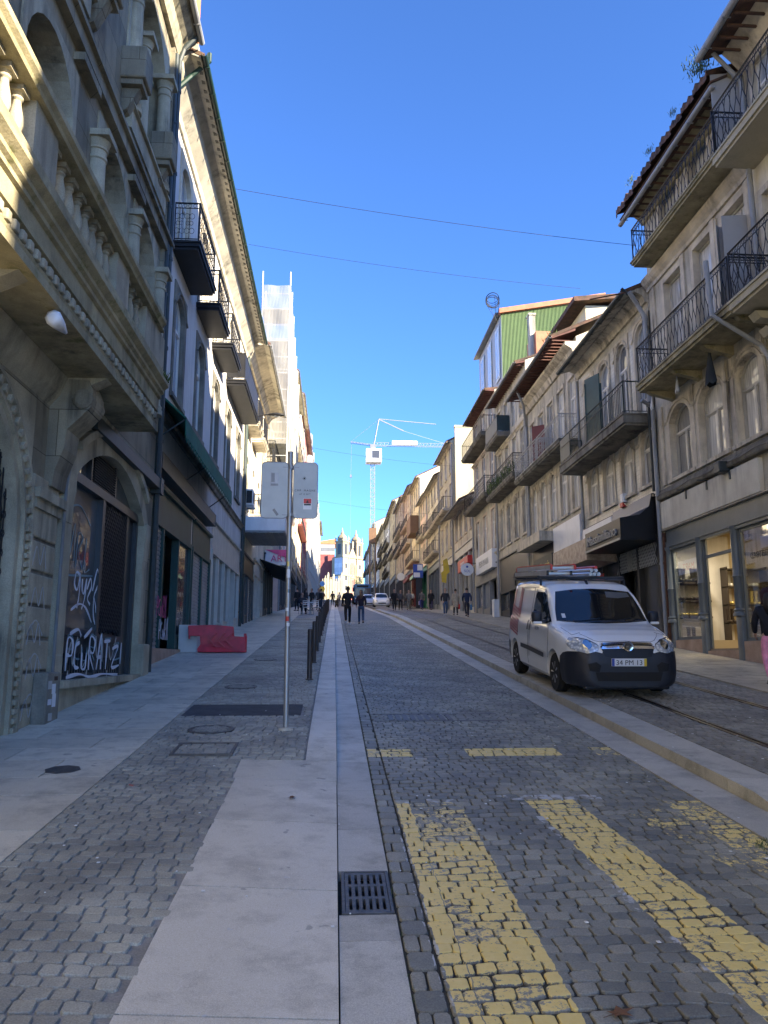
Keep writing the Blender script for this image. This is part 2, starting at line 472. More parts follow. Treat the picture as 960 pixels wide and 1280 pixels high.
# ------------------------------------------------------------------ ground
def sstep(a, b, x):
    t = min(1, max(0, (x-a)/(b-a))); return t*t*(3-2*t)
def hs(x, y):              # left sidewalk surface above the slope: dropped kerb near the camera
    k = sstep(7.5, 8.9, y)
    low = .012 + (.11-.012)*min(1, max(0, (.04-x)/2.0))
    return low*(1-k)+.11*k
def hr(x, y):              # tram pavement and right kerb
    k = sstep(5.9, 6.9, y)
    low = .012 + .1*min(1, max(0, (x-3.5)/1.6))
    return (low*(1-k)+.11*k)*(1-sstep(68, 76, y))
def slab(mb, x0, x1, y0, y1, hf, t=.1, g=.004, jit=0):
    x0 += g; x1 -= g; y0 += g; y1 -= g
    ny = max(1, int((y1-y0)/.4)) if y0 < 9.5 and y1 > 5 else 1
    vs = []; fs = []
    for i in range(ny+1):
        y = y0+(y1-y0)*i/ny
        for x in (x0, x1):
            z = gz(y, hf(x,y))+jit; vs += [(x,y,z), (x,y,z-t)]
    for i in range(ny):
        o = 4*i; fs += [(o,o+2,o+6,o+4), (o+1,o,o+4,o+5), (o+2,o+3,o+7,o+6)]
    e = 4*ny; fs += [(0,1,3,2), (e,e+2,e+3,e+1)]
    mb.add(vs, fs)
def setts(name, x0, x1, y0, y1, sx, sy, hf, mat, joint=.008, fine_to=18, skip=None, wav=.02, jit=.012, crown=.002):
    vs = []; fs = []; rv = []; ev = []
    y = y0; row = 0
    while y < y1:
        fine = y < fine_to
        x = x0 - (row % 2)*sx*.5*(.7+.6*rnd.random())
        ph = .0
        while x < x1:
            w = sx*(.82+.36*rnd.random()) 
            a, b = max(x, x0), min(x+w, x1)
            x += w
            if b-a < .03: continue
            cx, cy = (a+b)/2, y+sy/2
            if skip and skip(cx, cy): continue
            def wy(xx): return wav*math.sin(xx*2.1+row*.35)+.5*wav*math.sin(xx*5.3+row*.9)
            r = rnd.random(); tilt = (rnd.random()-.5)*.006
            g = joint/2
            j = [(rnd.random()-.5)*jit for _ in range(8)]
            c = [(a+g+j[0], y+g+j[1]), (b-g+j[2], y+g+j[3]), (b-g+j[4], y+sy-g+j[5]), (a+g+j[6], y+sy-g+j[7])]
            c = [(min(max(px, x0+.002), x1-.002), py+wy(px)) for px, py in c]
            o = len(vs)
            if fine:
                ring = []
                for i in range(4):
                    p = c[i]; q = c[(i+1) % 4]; pr = c[(i-1) % 4]
                    e = .13
                    ring.append((p[0]+(pr[0]-p[0])*e, p[1]+(pr[1]-p[1])*e)); ring.append((p[0]+(q[0]-p[0])*e, p[1]+(q[1]-p[1])*e))
                    ring[-2] = (ring[-2][0], ring[-2][1])
                mx = sum(p[0] for p in c)/4; my = sum(p[1] for p in c)/4
                for sc, dz, ee in ((1.0, -.018, 0), (.972, -.0035, .25), (.925, .0, .6)):
                    for p in ring:
                        px, py = mx+(p[0]-mx)*sc, my+(p[1]-my)*sc
                        vs.append((px, py, gz(py, hf(px,py))+dz+tilt*(px-mx)/sx*2+(rnd.random()-.5)*.0012)); rv.append(r); ev.append(ee)
                for l in range(2):
                    for k in range(8):
                        k2 = (k+1) % 8
                        fs.append((o+l*8+k, o+l*8+k2, o+l*8+8+k2, o+l*8+8+k))
                vs.append((mx, my, gz(my, hf(mx,my))+crown)); rv.append(r); ev.append(1.5)
                for k in range(8): fs.append((o+16+k, o+16+(k+1) % 8, o+24))
            else:
                for sc, dz in ((1.0, -.012), (.84, 0)):
                    mx = sum(p[0] for p in c)/4; my = sum(p[1] for p in c)/4
                    for p in c:
                        px, py = mx+(p[0]-mx)*sc, my+(p[1]-my)*sc
                        vs.append((px, py, gz(py, hf(px,py))+dz)); rv.append(r); ev.append(0 if dz < 0 else 1)
                for k in range(4): fs.append((o+k, o+(k+1) % 4, o+4+(k+1) % 4, o+4+k))
                fs.append((o+4, o+5, o+6, o+7))
        y += sy*(.94+.12*rnd.random()) if fine else sy
        row += 1
    me = bpy.data.meshes.new(name); me.from_pydata(vs, [], fs); me.materials.append(mat)
    at = me.attributes.new('rnd', 'FLOAT', 'POINT'); at.data.foreach_set('value', rv)
    ae = me.attributes.new('edge', 'FLOAT', 'POINT'); ae.data.foreach_set('value', ev)
    me.polygons.foreach_set('use_smooth', [True]*len(me.polygons)); me.update(); me.set_sharp_from_angle(angle=math.radians(28))
    o = bpy.data.objects.new(name, me); link(o); o['kind'] = 'structure'
    return o

def settmat(name, c1, c2, paint=False, rough=.62):
    m, nt, p = newmat(name)
    geo = N(nt, 'ShaderNodeNewGeometry'); P = geo.outputs['Position']
    at = N(nt, 'ShaderNodeAttribute'); at.attribute_name = 'rnd'
    col = mixc(nt, at.outputs['Fac'], c1, c2)
    n = noise(nt, 1.1, 5, .6, P)
    col = mixc(nt, ramp(nt, n.outputs[0], .35, .7).outputs[0], col, mixc(nt, .62, col, (.05,.05,.052)))
    n2 = noise(nt, 120, 3, .6, P)
    col = mixc(nt, .35, col, mixc(nt, ramp(nt, n2.outputs[0], .3, .7).outputs[0], (.1,.1,.1), (.9,.9,.9)), 'OVERLAY')
    n5 = noise(nt, 24, 3, .6, P)
    col = mixc(nt, math_(nt, 'MULTIPLY', ramp(nt, n5.outputs[0], .68, .76).outputs[0], .35), col, (.42,.42,.40))
    if paint:
        sp = N(nt, 'ShaderNodeSeparateXYZ'); nt.links.new(P, sp.inputs[0])
        wob = noise(nt, 9, 2, .5, P)
        X = math_(nt, 'ADD', sp.outputs[0], math_(nt, 'MULTIPLY_ADD', wob.outputs[0], .05, -.025)); Y = math_(nt, 'ADD', sp.outputs[1], math_(nt, 'MULTIPLY_ADD', wob.outputs[0], .05, -.025))
        def box(x0, x1, y0, y1, sh=0.0, wear=.5):
            xx = math_(nt, 'ADD', X, math_(nt, 'MULTIPLY', math_(nt, 'SUBTRACT', Y, y1), sh)) if sh else X
            a = math_(nt, 'MULTIPLY', math_(nt, 'GREATER_THAN', xx, x0), math_(nt, 'LESS_THAN', xx, x1))
            b = math_(nt, 'MULTIPLY', math_(nt, 'GREATER_THAN', Y, y0), math_(nt, 'LESS_THAN', Y, y1))
            return math_(nt, 'MULTIPLY', math_(nt, 'MULTIPLY', a, b), wear)
        parts = [box(.53, .64, 1.5, 6.95, 0, 1.0), box(.645, 1.06, 1.5, 5.9, 0, .95), box(.645, 1.06, 5.9, 6.95, 0, .80), box(1.62, 2.04, 1.5, 7.0, .055, .95), box(2.78, 3.1, 5.0, 6.9, 0, .86),
                 box(.38, .85, 8.74, 9.14, 0, .97), box(.85, 1.45, 8.8, 9.12, 0, .68), box(1.45, 2.46, 8.74, 9.14, 0, 1.02), box(2.46, 2.85, 8.78, 9.1, 0, .6), box(2.85, 3.12, 8.74, 9.14, 0, .9), box(2.3,3.1,5.2,6.7,.2,.74)]
        acc = parts[0]
        for q in parts[1:]: acc = math_(nt, 'MAXIMUM', acc, q)
        w1 = noise(nt, 26, 7, .8, P); ed = N(nt, 'ShaderNodeAttribute'); ed.attribute_name = 'edge'; w2 = noise(nt, 2.3, 3, .6, P); w3 = at.outputs['Fac']
        wear = math_(nt, 'ADD', math_(nt, 'MULTIPLY', w1.outputs[0], 1.16), math_(nt, 'ADD', math_(nt, 'MULTIPLY', w2.outputs[0], .36), math_(nt, 'MULTIPLY', w3, .16)))
        wear = math_(nt, 'ADD', math_(nt, 'SUBTRACT', wear, .06), math_(nt, 'MULTIPLY', math_(nt, 'MAXIMUM', math_(nt, 'SUBTRACT', .7, ed.outputs['Fac']), 0), .34))
        mask = ramp(nt, math_(nt, 'SUBTRACT', math_(nt, 'MULTIPLY', acc, .96), wear), .0, .035).outputs[0]
        # joints keep no paint: only the raised top of a stone carries it
        yl = mixc(nt, noise(nt, 30, 3, .6, P).outputs[0], (.76,.55,.14), (.84,.67,.27))
        col = mixc(nt, mask, col, yl)
        e1 = math_(nt, 'MULTIPLY', box(.495, .53, 1.5, 6.4, 0, 1), ramp(nt, noise(nt, 10, 4, .6, P).outputs[0], .5, .56).outputs[0])
        e2 = math_(nt, 'MULTIPLY', box(1.57, 1.62, 1.5, 7.0, .055, 1), ramp(nt, noise(nt, 8, 4, .6, P).outputs[0], .56, .62).outputs[0])
        e3 = math_(nt, 'MULTIPLY', box(1.4, 2.3, 7.0, 7.14, 0, 1), ramp(nt, noise(nt, 7, 4, .6, P).outputs[0], .5, .58).outputs[0])
        e4 = math_(nt, 'MULTIPLY', box(.5, 1.1, 6.95, 7.05, 0, 1), ramp(nt, noise(nt, 7, 4, .6, P).outputs[0], .5, .58).outputs[0])
        for e in (e1, e2, e3, e4): col = mixc(nt, e, col, (.5,.5,.49))
    nt.links.new(col, p.inputs['Base Color'])
    rr = noise(nt, 6, 3, .6, P)
    nt.links.new(math_(nt, 'MULTIPLY_ADD', rr.outputs[0], .3, rough-.15), p.inputs['Roughness'])
    nb = noise(nt, 45, 4, .65, P); bump(nt, p, nb.outputs[0], .5, .006)
    return m
def farsett(name, c1, c2, mort, w=.12, h=.1, ms=.012):
    m, nt, p = newmat(name)
    geo = N(nt, 'ShaderNodeNewGeometry'); P = geo.outputs['Position']
    br = N(nt, 'ShaderNodeTexBrick'); nt.links.new(P, br.inputs['Vector']); br.inputs['Scale'].default_value = 1
    br.inputs['Brick Width'].default_value = w; br.inputs['Row Height'].default_value = h; br.inputs['Mortar Size'].default_value = ms
    br.inputs['Color1'].default_value = (*c1,1); br.inputs['Color2'].default_value = (*c2,1); br.inputs['Mortar'].default_value = (*mort,1)
    n = noise(nt, .8, 5, .6, P)
    col = mixc(nt, math_(nt, 'MULTIPLY', ramp(nt, n.outputs[0], .35, .7).outputs[0], .5), br.outputs[0], (.07,.07,.075))
    nt.links.new(col, p.inputs['Base Color']); p.inputs['Roughness'].default_value = .6
    bump(nt, p, math_(nt, 'SUBTRACT', 1.0, br.outputs['Fac']), .4, .01); return m
def slabmat(name, c1, c2, stain=.5):
    m, nt, p = newmat(name)
    geo = N(nt, 'ShaderNodeNewGeometry'); P = geo.outputs['Position']
    n = noise(nt, .7, 6, .6, P); col = mixc(nt, ramp(nt, n.outputs[0], .3, .7).outputs[0], c1, c2)
    ri = math_(nt, 'MULTIPLY_ADD', geo.outputs['Random Per Island'], .26, .85); col = mixc(nt, 1.0, col, ri, 'MULTIPLY')
    n3 = noise(nt, 3.0, 7, .7, P); col = mixc(nt, math_(nt, 'MULTIPLY', ramp(nt, n3.outputs[0], .48, .68).outputs[0], stain*1.5), col, tuple(x*.55 for x in c1))
    n6 = noise(nt, 5.5, 2, .5, P); col = mixc(nt, math_(nt, 'MULTIPLY', ramp(nt, n6.outputs[0], .715, .73).outputs[0], .55), col, tuple(x*.3 for x in c1))
    n7 = noise(nt, 13, 2, .5, P); col = mixc(nt, math_(nt, 'MULTIPLY', ramp(nt, n7.outputs[0], .745, .755).outputs[0], .6), col, (.55,.55,.54))
    n2 = noise(nt, 170, 2, .5, P); col = mixc(nt, .3, col, mixc(nt, ramp(nt, n2.outputs[0], .3, .7).outputs[0], (.1,.1,.1), (.9,.9,.9)), 'OVERLAY')
    nt.links.new(col, p.inputs['Base Color'])
    nt.links.new(math_(nt, 'MULTIPLY_ADD', n3.outputs[0], .35, .35), p.inputs['Roughness'])
    nb = noise(nt, 60, 4, .6, P); bump(nt, p, nb.outputs[0], .18, .005); return m

M['bed_road'] = settmat('joint_sand_with_paint', (.04,.038,.033), (.07,.066,.056), paint=True, rough=.85)
M['slab'] = slabmat('sidewalk_slab_stone', (0.555,0.513,0.410), (0.686,0.639,0.510))
M['slab_light'] = slabmat('kerb_granite', (0.554,0.512,0.419), (0.663,0.620,0.515), .35)
M['gutter'] = slabmat('gutter_granite', (0.429,0.409,0.349), (0.535,0.512,0.438), .45)
M['slab_right'] = slabmat('right_sidewalk_stone', (0.331,0.302,0.233), (0.463,0.424,0.331), .5)
M['sett_road'] = settmat('road_setts', (0.193,0.193,0.157), (0.359,0.341,0.266), paint=True, rough=.55)
M['sett_walk'] = settmat('sidewalk_setts', (0.319,0.309,0.256), (0.469,0.449,0.358), rough=.6)
M['sett_tram'] = settmat('tram_pavement_setts', (0.243,0.223,0.177), (0.386,0.355,0.280), rough=.62)
M['mortar_road'] = stone('mossy_joint_sand', (.035,.034,.03), (.075,.072,.06), 5, streak=0, moss=.3, bmp=.6)
M['mortar_walk'] = stone('pale_joint_sand', (.24,.235,.215), (.36,.35,.325), 5, streak=0, moss=.12, bmp=.6)
M['mortar_tram'] = stone('grey_joint_sand', (.07,.068,.06), (.12,.115,.10), 5, streak=0, bmp=.6)
M['asphalt_patch'] = stone('dark_asphalt_patch', (.06,.062,.065), (.10,.10,.105), 4, streak=0, bmp=.5)
M['rail'] = plain('tram_rail_steel', (.13,.11,.10), .35, .8, var=.3)
M['cast'] = plain('cast_iron', (.10,.095,.09), .5, .5, var=.35, vs=15, bmp=.3, bs=60)
M['pit'] = plain('drain_pit', (.004,.004,.004), .9)
M['earth'] = stone('earth', (.14,.13,.11), (.22,.20,.17), .2, streak=0)

def sheet(mb, x0, x1, ys, hf, dz=0):
    for a, b in zip(ys[:-1], ys[1:]):
        mb.add([(x0,a,gz(a,hf(x0,a))+dz),(x1,a,gz(a,hf(x1,a))+dz),(x1,b,gz(b,hf(x1,b))+dz),(x0,b,gz(b,hf(x0,b))+dz)], [(0,1,2,3)])
YS = [-80, 2, 4, 5, 5.5, 6, 6.3, 6.6, 6.9, 7.2, 7.5, 7.8, 8.1, 8.4, 8.7, 9, 10, 20, 40, 42.0]
flat0 = lambda x, y: 0.0
g = MB(); sheet(g, -300, 300, [-120, 0, 45, 150, YTOP, 1800], flat0, -.16); G('ground', g, M['earth'])
Y0 = 2.2
# roadway: dark joint bed, the individual setts near the camera, plain sett paving far up the street
g = MB(); sheet(g, .36, 3.1, YS, flat0, -.013); G('road_bed', g, M['mortar_road'])
setts('road', .515, 3.1, Y0, 42, .122, .104, flat0, M['sett_road'], fine_to=16, wav=.028, jit=.011, joint=.0065)
setts('road_edge_course', .365, .51, Y0, 42, .2, .185, flat0, M['sett_road'], fine_to=16, wav=0, jit=.006)
M['far_road'] = farsett('far_road_setts', (0.198,0.196,0.177), (0.265,0.260,0.233), (.08,.08,.08))
M['far_tram'] = farsett('far_tram_setts', (0.265,0.244,0.196), (0.342,0.313,0.252), (.12,.12,.11))
M['far_walk'] = farsett('far_sidewalk_setts', (0.309,0.302,0.271), (0.397,0.387,0.340), (.16,.16,.16))
g = MB(); sheet(g, .36, 3.1, [42, 45, 100, 180, YTOP, 290], flat0, 0); sheet(g, -60, 60, [YTOP+8, 420], flat0, .002); G('road_upper', g, M['far_road'])
# left side: gutter, kerb, sidewalk
g = MB(); sheet(g, .04, .36, YS+[45, 120, YTOP], flat0, -.06); sheet(g, 3.1, 3.5, YS+[45, 120, YTOP], flat0, -.06)
sheet(g, -.9, .04, YS+[45, 120, YTOP], hs, -.03); G('kerb_bed', g, M['mortar_road'])
g = MB(); y = .5
while y < 150:
    l = rnd.uniform(.85, 1.15) if y < 30 else 2.0
    if y < 4.70 < y+l: l = 4.70-y
    if abs(y-4.70) < 1e-6: y = 5.37; continue
    slab(g, .043, .36, y, y+l, flat0, g=.003); y += l
G('gutter', g, M['gutter'])
g = MB(); y = .4
while y < 150:
    l = rnd.uniform(.9, 1.2) if y < 30 else 2.0
    slab(g, 3.1, 3.5, y, y+l, lambda x, y: .02*max(0, (3.3-x)), jit=0); y += l
G('gutter_right', g, M['gutter'])
g = MB()
for a, b in ((-.3, 1.05), (1.05, 2.35), (2.35, 3.62), (3.62, 5.02), (5.02, 6.35), (6.35, 7.62)):
    slab(g, -.88, .045, a, b, hs, g=.007)
slab(g, -.9, .045, 7.62, 8.25, hs, g=.004)
G('dropped_kerb', g, M['slab_light'])
g = MB(); y = 8.25
while y < 150:
    l = rnd.uniform(.9, 1.3) if y < 30 else 2.2
    slab(g, -.27, .045, y, y+l, hs, t=.16, g=.005); y += l
G('kerb', g, M['slab_light'])
g = MB(); sheet(g, -2.02, -.27, YS, hs, -.012); sheet(g, -3.95, -2.0, YS+[45, 110, YTOP], hs, -.02); G('sidewalk_bed', g, M['mortar_walk'])
covers = [(-1.42, 9.75, .27), (-1.53, 13.7, .27), (-1.5, 18.5, .25), (-.85, 12.2, .0)]
def skipw(x, y):
    if y < 8.25 and x > -.9: return True
    if -1.96 < x < -.4 and 10.75 < y < 11.75: return True
    return False
setts('sidewalk', -2.0, -.28, 2.6, 42, .118, .108, hs, M['sett_walk'], joint=.009, fine_to=15, skip=skipw, wav=.012, jit=.012)
g = MB(); sheet(g, -2.0, -.27, [42, 45, 120, YTOP], hs, 0); G('sidewalk_upper', g, M['far_walk'])
g = MB()
slab(g, -1.96, -.42, 10.74, 11.72, lambda x, y: hs(x, y)+.002, t=.03); G('sidewalk_patch', g, M['asphalt_patch'])
g = MB(); y = 1.6; k = 0
while y < 150:
    d = rnd.uniform(.55, .72) if y < 40 else 1.4
    xs = [-4.4, -3.2+rnd.uniform(-.15, .15), -2.0] if k % 2 else [-4.4, -3.75, -2.62+rnd.uniform(-.12, .12), -2.0]
    if y < 6: d = rnd.uniform(.9, 1.2)
    for a, b in zip(xs[:-1], xs[1:]): slab(g, a, b, y, y+d, hs, g=.006)
    y += d; k += 1
G('sidewalk_slabs', g, M['slab'])
# right: kerb, tram pavement with rails, sidewalk
g = MB(); y = .4
while y < 150:
    l = rnd.uniform(1.0, 1.5) if y < 30 else 2.2
    slab(g, 3.5, 3.93, y, y+l, hr, t=.2, g=.004); y += l
G('kerb_right', g, M['gutter'])
g = MB(); sheet(g, 3.93, 6.95, YS, hr, -.012); G('tram_pavement_bed', g, M['mortar_tram'])
railx = (4.66, 6.10)
def skipr(x, y): return any(abs(x-r) < .055 for r in railx)
setts('tram_pavement', 3.94, 4.6, 6, 42, .118, .108, hr, M['sett_tram'], fine_to=12)
setts('tram_pavement', 4.73, 6.03, 6, 42, .118, .108, hr, M['sett_tram'], fine_to=12)
setts('tram_pavement', 6.17, 6.95, 6, 42, .118, .108, hr, M['sett_tram'], fine_to=12)
g = MB(); sheet(g, 3.93, 6.95, [42, 45, 120, YTOP], hr, 0); G('tram_pavement_upper', g, M['far_tram'])
g = MB()
for r in railx:
    for a, b in ((r-.055, r-.008), (r+.03, r+.06)):
        slab(g, a, b, 1, 150, hr, t=.05, g=0, jit=.003)
G('tram_track', g, M['rail'])
g = MB(); y = 1.0; k = 0
hr2 = lambda x, y: hr(x, y)+.025
while y < 150:
    d = rnd.uniform(.6, .8) if y < 45 else 1.6
    xs = [6.95, 7.15, 8.3, 9.6] if k % 2 else [6.95, 7.15, 7.7, 8.9, 9.6]
    for a, b in zip(xs[:-1], xs[1:]): slab(g, a, b, y, y+d, hr2, g=.0035)
    y += d; k += 1
G('sidewalk_right', g, M['slab_right'])
g = MB(); sheet(g, 3.6, 9.9, [-80, 1, 6, 42, 45, 120, YTOP], lambda x, y: .05, -.02); sheet(g, -3.9, .04, [-80, .4], lambda x, y: .03); G('sidewalk_right_bed', g, M['mortar_tram'])
# slotted drain grate in the gutter
g = MB(); gx0, gx1, gy0, gy1 = .062, .352, 4.71, 5.36
def sb(mb, x0, x1, y0, y1, h0, h1):
    c = [(x0,y0),(x1,y0),(x1,y1),(x0,y1)]
    mb.add([(x,y,gz(y,h0)) for x,y in c]+[(x,y,gz(y,h1)) for x,y in c], [(0,3,2,1),(4,5,6,7),(0,1,5,4),(1,2,6,5),(2,3,7,6),(3,0,4,7)])
rt = root('drain_grate', (.2, 5.03, gz(5.03)), 'rectangular cast iron drain grate with three rows of slots in the stone gutter', 'drain grate')
g = MB(); fr = .018
for a in ((gx0, gx1, gy0, gy0+fr), (gx0, gx1, gy1-fr, gy1), (gx0, gx0+fr, gy0+fr, gy1-fr), (gx1-fr, gx1, gy0+fr, gy1-fr)): sb(g, *a, -.04, .004)
W('frame', g, M['cast'], rt)
g = MB(); ix0, ix1, iy0, iy1 = gx0+fr+.003, gx1-fr-.003, gy0+fr+.003, gy1-fr-.003
xs = [ix0]; n = 6; sw = .017; gap = (ix1-ix0-n*sw)/(n+1); xx = ix0
for i in range(n): xx += gap; xs += [xx, xx+sw]; xx += sw
xs.append(ix1)
ys = [iy0]; n = 3; sl = .155; gap = (iy1-iy0-n*sl)/(n+1); yy = iy0
for i in range(n): yy += gap; ys += [yy, yy+sl]; yy += sl
ys.append(iy1)
for i in range(len(xs)-1):
    for j in range(len(ys)-1):
        if i % 2 == 1 and j % 2 == 1: continue
        sb(g, xs[i], xs[i+1], ys[j], ys[j+1], -.03, .001)
W('slotted_plate', g, M['cast'], rt)
g = MB(); sb(g, gx0+.005, gx1-.005, gy0+.005, gy1-.005, -.16, -.12); W('pit', g, M['pit'], rt)
# manhole covers
for i, (x, y, r, lab) in enumerate(((-1.42, 9.75, .27, 'round manhole cover filled with setts, nearest the camera on the sidewalk'), (-1.53, 13.7, .27, 'round manhole cover set in the sidewalk setts just beyond the dark patch'), (-1.55, 18.6, .26, 'small dark round manhole cover beside the row of bollards, farthest up'))):
    g = MB(); g.lathe([(r, -.03), (r, .012), (r-.035, .014), (r-.04, .008), (0, .008)], (0,0,0), 28)
    o = root('manhole_cover', (x, y, gz(y, hs(x, y))-.002), lab, 'manhole cover', 'manhole covers in the left sidewalk', rx=math.atan(S))
    L('rim', g, M['cast'], o)
    g = MB()
    for a in range(-3, 4):
        for b in range(-3, 4):
            px, py = a*.066+(b % 2)*.03, b*.064
            if math.hypot(px, py) < r-.075: g.bevbox(px-.028, py-.027, .0, px+.028, py+.027, .016, .006)
    L('sett_infill', g, M['sett_walk'], o)
g = MB(); 
for a in ((-1.62,-1.0,8.35,8.38),(-1.62,-1.0,8.92,8.95),(-1.62,-1.59,8.38,8.92),(-1.03,-1.0,8.38,8.92)): sb(g, *a, .1, .119)
T('access_frame', g, M['cast'], 'thin iron square frame of a sett-filled access cover on the left sidewalk', 'cover frame')
g = MB(); g.lathe([(.16,-.02),(.16,.006),(0,.006)], (0,0,0), 8)
T('valve_cover', g, M['cast'], 'small dark valve cover in the sidewalk slabs at the left edge', 'valve cover', loc=(-2.45, 7.75, gz(7.75, hs(-2.45,7.75))+.001), rx=math.atan(S))
g = MB()
for i in range(9): slab(g, .75+i*.1, .75+i*.1+.07, 11.0, 11.45, flat0, jit=.006)
for a in ((.55, 2.3, 10.93, 10.97), (.55, 2.3, 11.5, 11.54)): slab(g, *a, flat0, jit=.005)
T('road_grate', g, M['cast'], 'long worn iron grate across the road beyond the yellow marks', 'road grate')
# litter, leaves, weeds
def leaf(x, y, h, s, rz, lab, mat='leaf_dry'):
    g = MB(); pts = []
    for i in range(10):
        a = 2*PI*i/10; r = s*(1 if i % 2 == 0 else .45)*(.8+.4*rnd.random())
        pts.append((r*math.cos(a), r*math.sin(a)*.7, .004+.018*rnd.random()))
    g.add(pts+[(0,0,.012)], [(i, (i+1) % 10, 10) for i in range(10)]); g.tube([(0,0,.01), (-s*1.3, 0, .004)], .0012, 4)
    T('dry_leaf', g, M[mat], lab, 'leaf', loc=(x, y, gz(y, h)), rz=rz)
leaf(1.22, 3.62, .004, .07, .4, 'curled brown leaf on the dark setts between the two yellow stripes')
leaf(-.33, 7.0, .03, .05, 1.2, 'brown leaf lying on the pale dropped kerb slabs')
leaf(-1.7, 7.2, .09, .035, 2.2, 'tiny reddish scrap on the sidewalk setts left of the pale slabs', 'red')
g = MB()
def blades(mb, cx, cy, z, n, s, spread):
    for _ in range(n):
        a = rnd.random()*2*PI; l = s*(.5+rnd.random()); x = cx+(rnd.random()-.5)*spread; y = cy+(rnd.random()-.5)*spread
        dx, dy = math.cos(a)*l*.6, math.sin(a)*l*.6; w = l*.12
        mb.add([(x-w*math.sin(a), y+w*math.cos(a), z), (x+w*math.sin(a), y-w*math.cos(a), z), (x+dx, y+dy, z+l)], [(0,1,2)])
for _ in range(420):
    y = rnd.uniform(2.8, 30); blades(g, .365+rnd.gauss(0, .006), y, gz(y, -.008), 3, .014, .03)
for _ in range(260):
    y = rnd.uniform(3, 14); x = rnd.choice([rnd.uniform(.5, 3.0), .64, .52]); blades(g, x+rnd.gauss(0,.01), y, gz(y, -.01), 3, .013, .03)
for _ in range(60): y = rnd.uniform(5.0, 5.9); blades(g, 3.0+rnd.gauss(0,.04), y, gz(y, -.01), 5, .03, .05)
G('weeds', g, M['leaf'], 'stuff')
g = MB()
for _ in range(420):
    x = rnd.uniform(-2, 9); y = rnd.uniform(4, 24); s = rnd.uniform(.003, .010)
    h = (hs(x,y) if x < .04 else 0 if x < 3.5 else hr(x, y)+.03 if x < 9 else 0)+.005
    g.box(x-s, y-s, gz(y,h), x+s, y+s*1.5, gz(y,h)+.004)
G('litter_specks', g, M['white'], 'stuff')
# ------------------------------------------------------------------ facade kit
WK = {}
def outline(w, h, rise, n=10, e=0.0):
    hw = w/2-e; top = h-e
    pts = [(-hw, e if e else 0.0)]
    if rise <= 0: return [(-hw, e), (-hw, top), (hw, top), (hw, e)]
    zs = h-rise
    pts = [(-hw, e)]
    rr = (hw*hw+(rise-e*.2)**2)/(2*(rise-e*.2)) if rise < w/2 else hw
    cz = top-rr
    a = math.asin(min(1, hw/rr))
    for i in range(n+1):
        t = -a+2*a*i/n
        pts.append((rr*math.sin(t), cz+rr*math.cos(t)))
    pts.append((hw, e))
    return pts
def expand(pts, t, w, h):
    """outer outline matching pts: straight sides, level top"""
    n = len(pts); out = []
    for i, (y, z) in enumerate(pts):
        if i == 0: out.append((-w/2-t, z-0.0))
        elif i == n-1: out.append((w/2+t, z))
        else:
            f = (i-1)/(n-3) if n > 3 else 0
            out.append((-w/2-t+(w+2*t)*f, h+t))
    return out
def window_kit(w, h, rise=0.0, style='case', timber='white_paint', pane='curtain', stone_='trim', d=.16, sur=.14, proud=.035, transom=.68, detail=2, hood=False, sill=True):
    key = (round(w,2), round(h,2), rise, style, timber, pane, stone_, d, sur, detail, hood, sill, transom)
    if key in WK: return WK[key]
    o = outline(w, h, rise); kit = {}
    g = MB(); ex = expand(o, sur, w, h); g.ring(ex, o, -d-.03, proud)
    if sill: g.box(-d, -w/2-sur-.03, -.10, proud+.05, w/2+sur+.03, -.002)
    if hood:
        pts = [(proud+.01, y*1.14, z+.10 if 0 < i < len(o)-1 else h*.78) for i, (y, z) in enumerate(o)]
        g.tube(pts[1:-1] if rise else [(proud, -w/2-sur, h+sur), (proud, w/2+sur, h+sur)], .035, 5)
        if rise: 
            g.tube([pts[1], (pts[1][0], pts[1][1]-.16, pts[1][2]-.06)], .035, 5); g.tube([pts[-2], (pts[-2][0], pts[-2][1]+.16, pts[-2][2]-.06)], .035, 5)
    kit['surround'] = g.mesh('surround', M[stone_])
    g = MB(); fr = .065
    inner = outline(w, h, rise, e=fr); n = len(o)
    oo = o
    g.ring(oo, inner, -d, -d+.05); g.box(-d, -w/2+fr, .002, -d+.05, w/2-fr, fr)
    tz = h*transom if rise or style != 'pair' else h*.75
    x1 = -d+.045
    if style in ('case', 'cross', 'door'):
        g.box(-d+.005, -w/2+fr, tz-.035, x1+.012, w/2-fr, tz+.035)
        g.box(-d+.005, -.035, fr, x1+.008, .035, tz-.035)
    if detail > 1:
        for s_ in (-1, 1):
            ya, yb = s_*.035, s_*(w/2-fr)
            ya, yb = min(ya, yb), max(ya, yb)
            for z0, z1 in ((fr, tz-.035),):
                t = .03
                g.box(-d+.012, ya, z0, x1-.008, ya+t, z1); g.box(-d+.012, yb-t, z0, x1-.008, yb, z1)
                g.box(-d+.014, ya+t, z0, x1-.01, yb-t, z0+t); g.box(-d+.014, ya+t, z1-t, x1-.01, yb-t, z1)
                if style == 'cross': g.box(-d+.016, ya+t, (z0+z1)/2-.012, x1-.012, yb-t, (z0+z1)/2+.012)
                if style == 'door':
                    g.box(-d+.016, ya+t, z0+t, x1-.004, yb-t, z0+.45)
        if style in ('cross',): g.box(-d+.016, -.012, tz+.035, x1-.012, .012, h-fr-.01)
    kit['window'] = g.mesh('window', M[timber])
    g = MB(); q = outline(w, h, rise, e=.02); g.add([(-d+.008, a, b) for a, b in q], [tuple(range(len(q)))[::-1]])
    kit['pane'] = g.mesh('pane', M[pane])
    WK[key] = kit; return kit
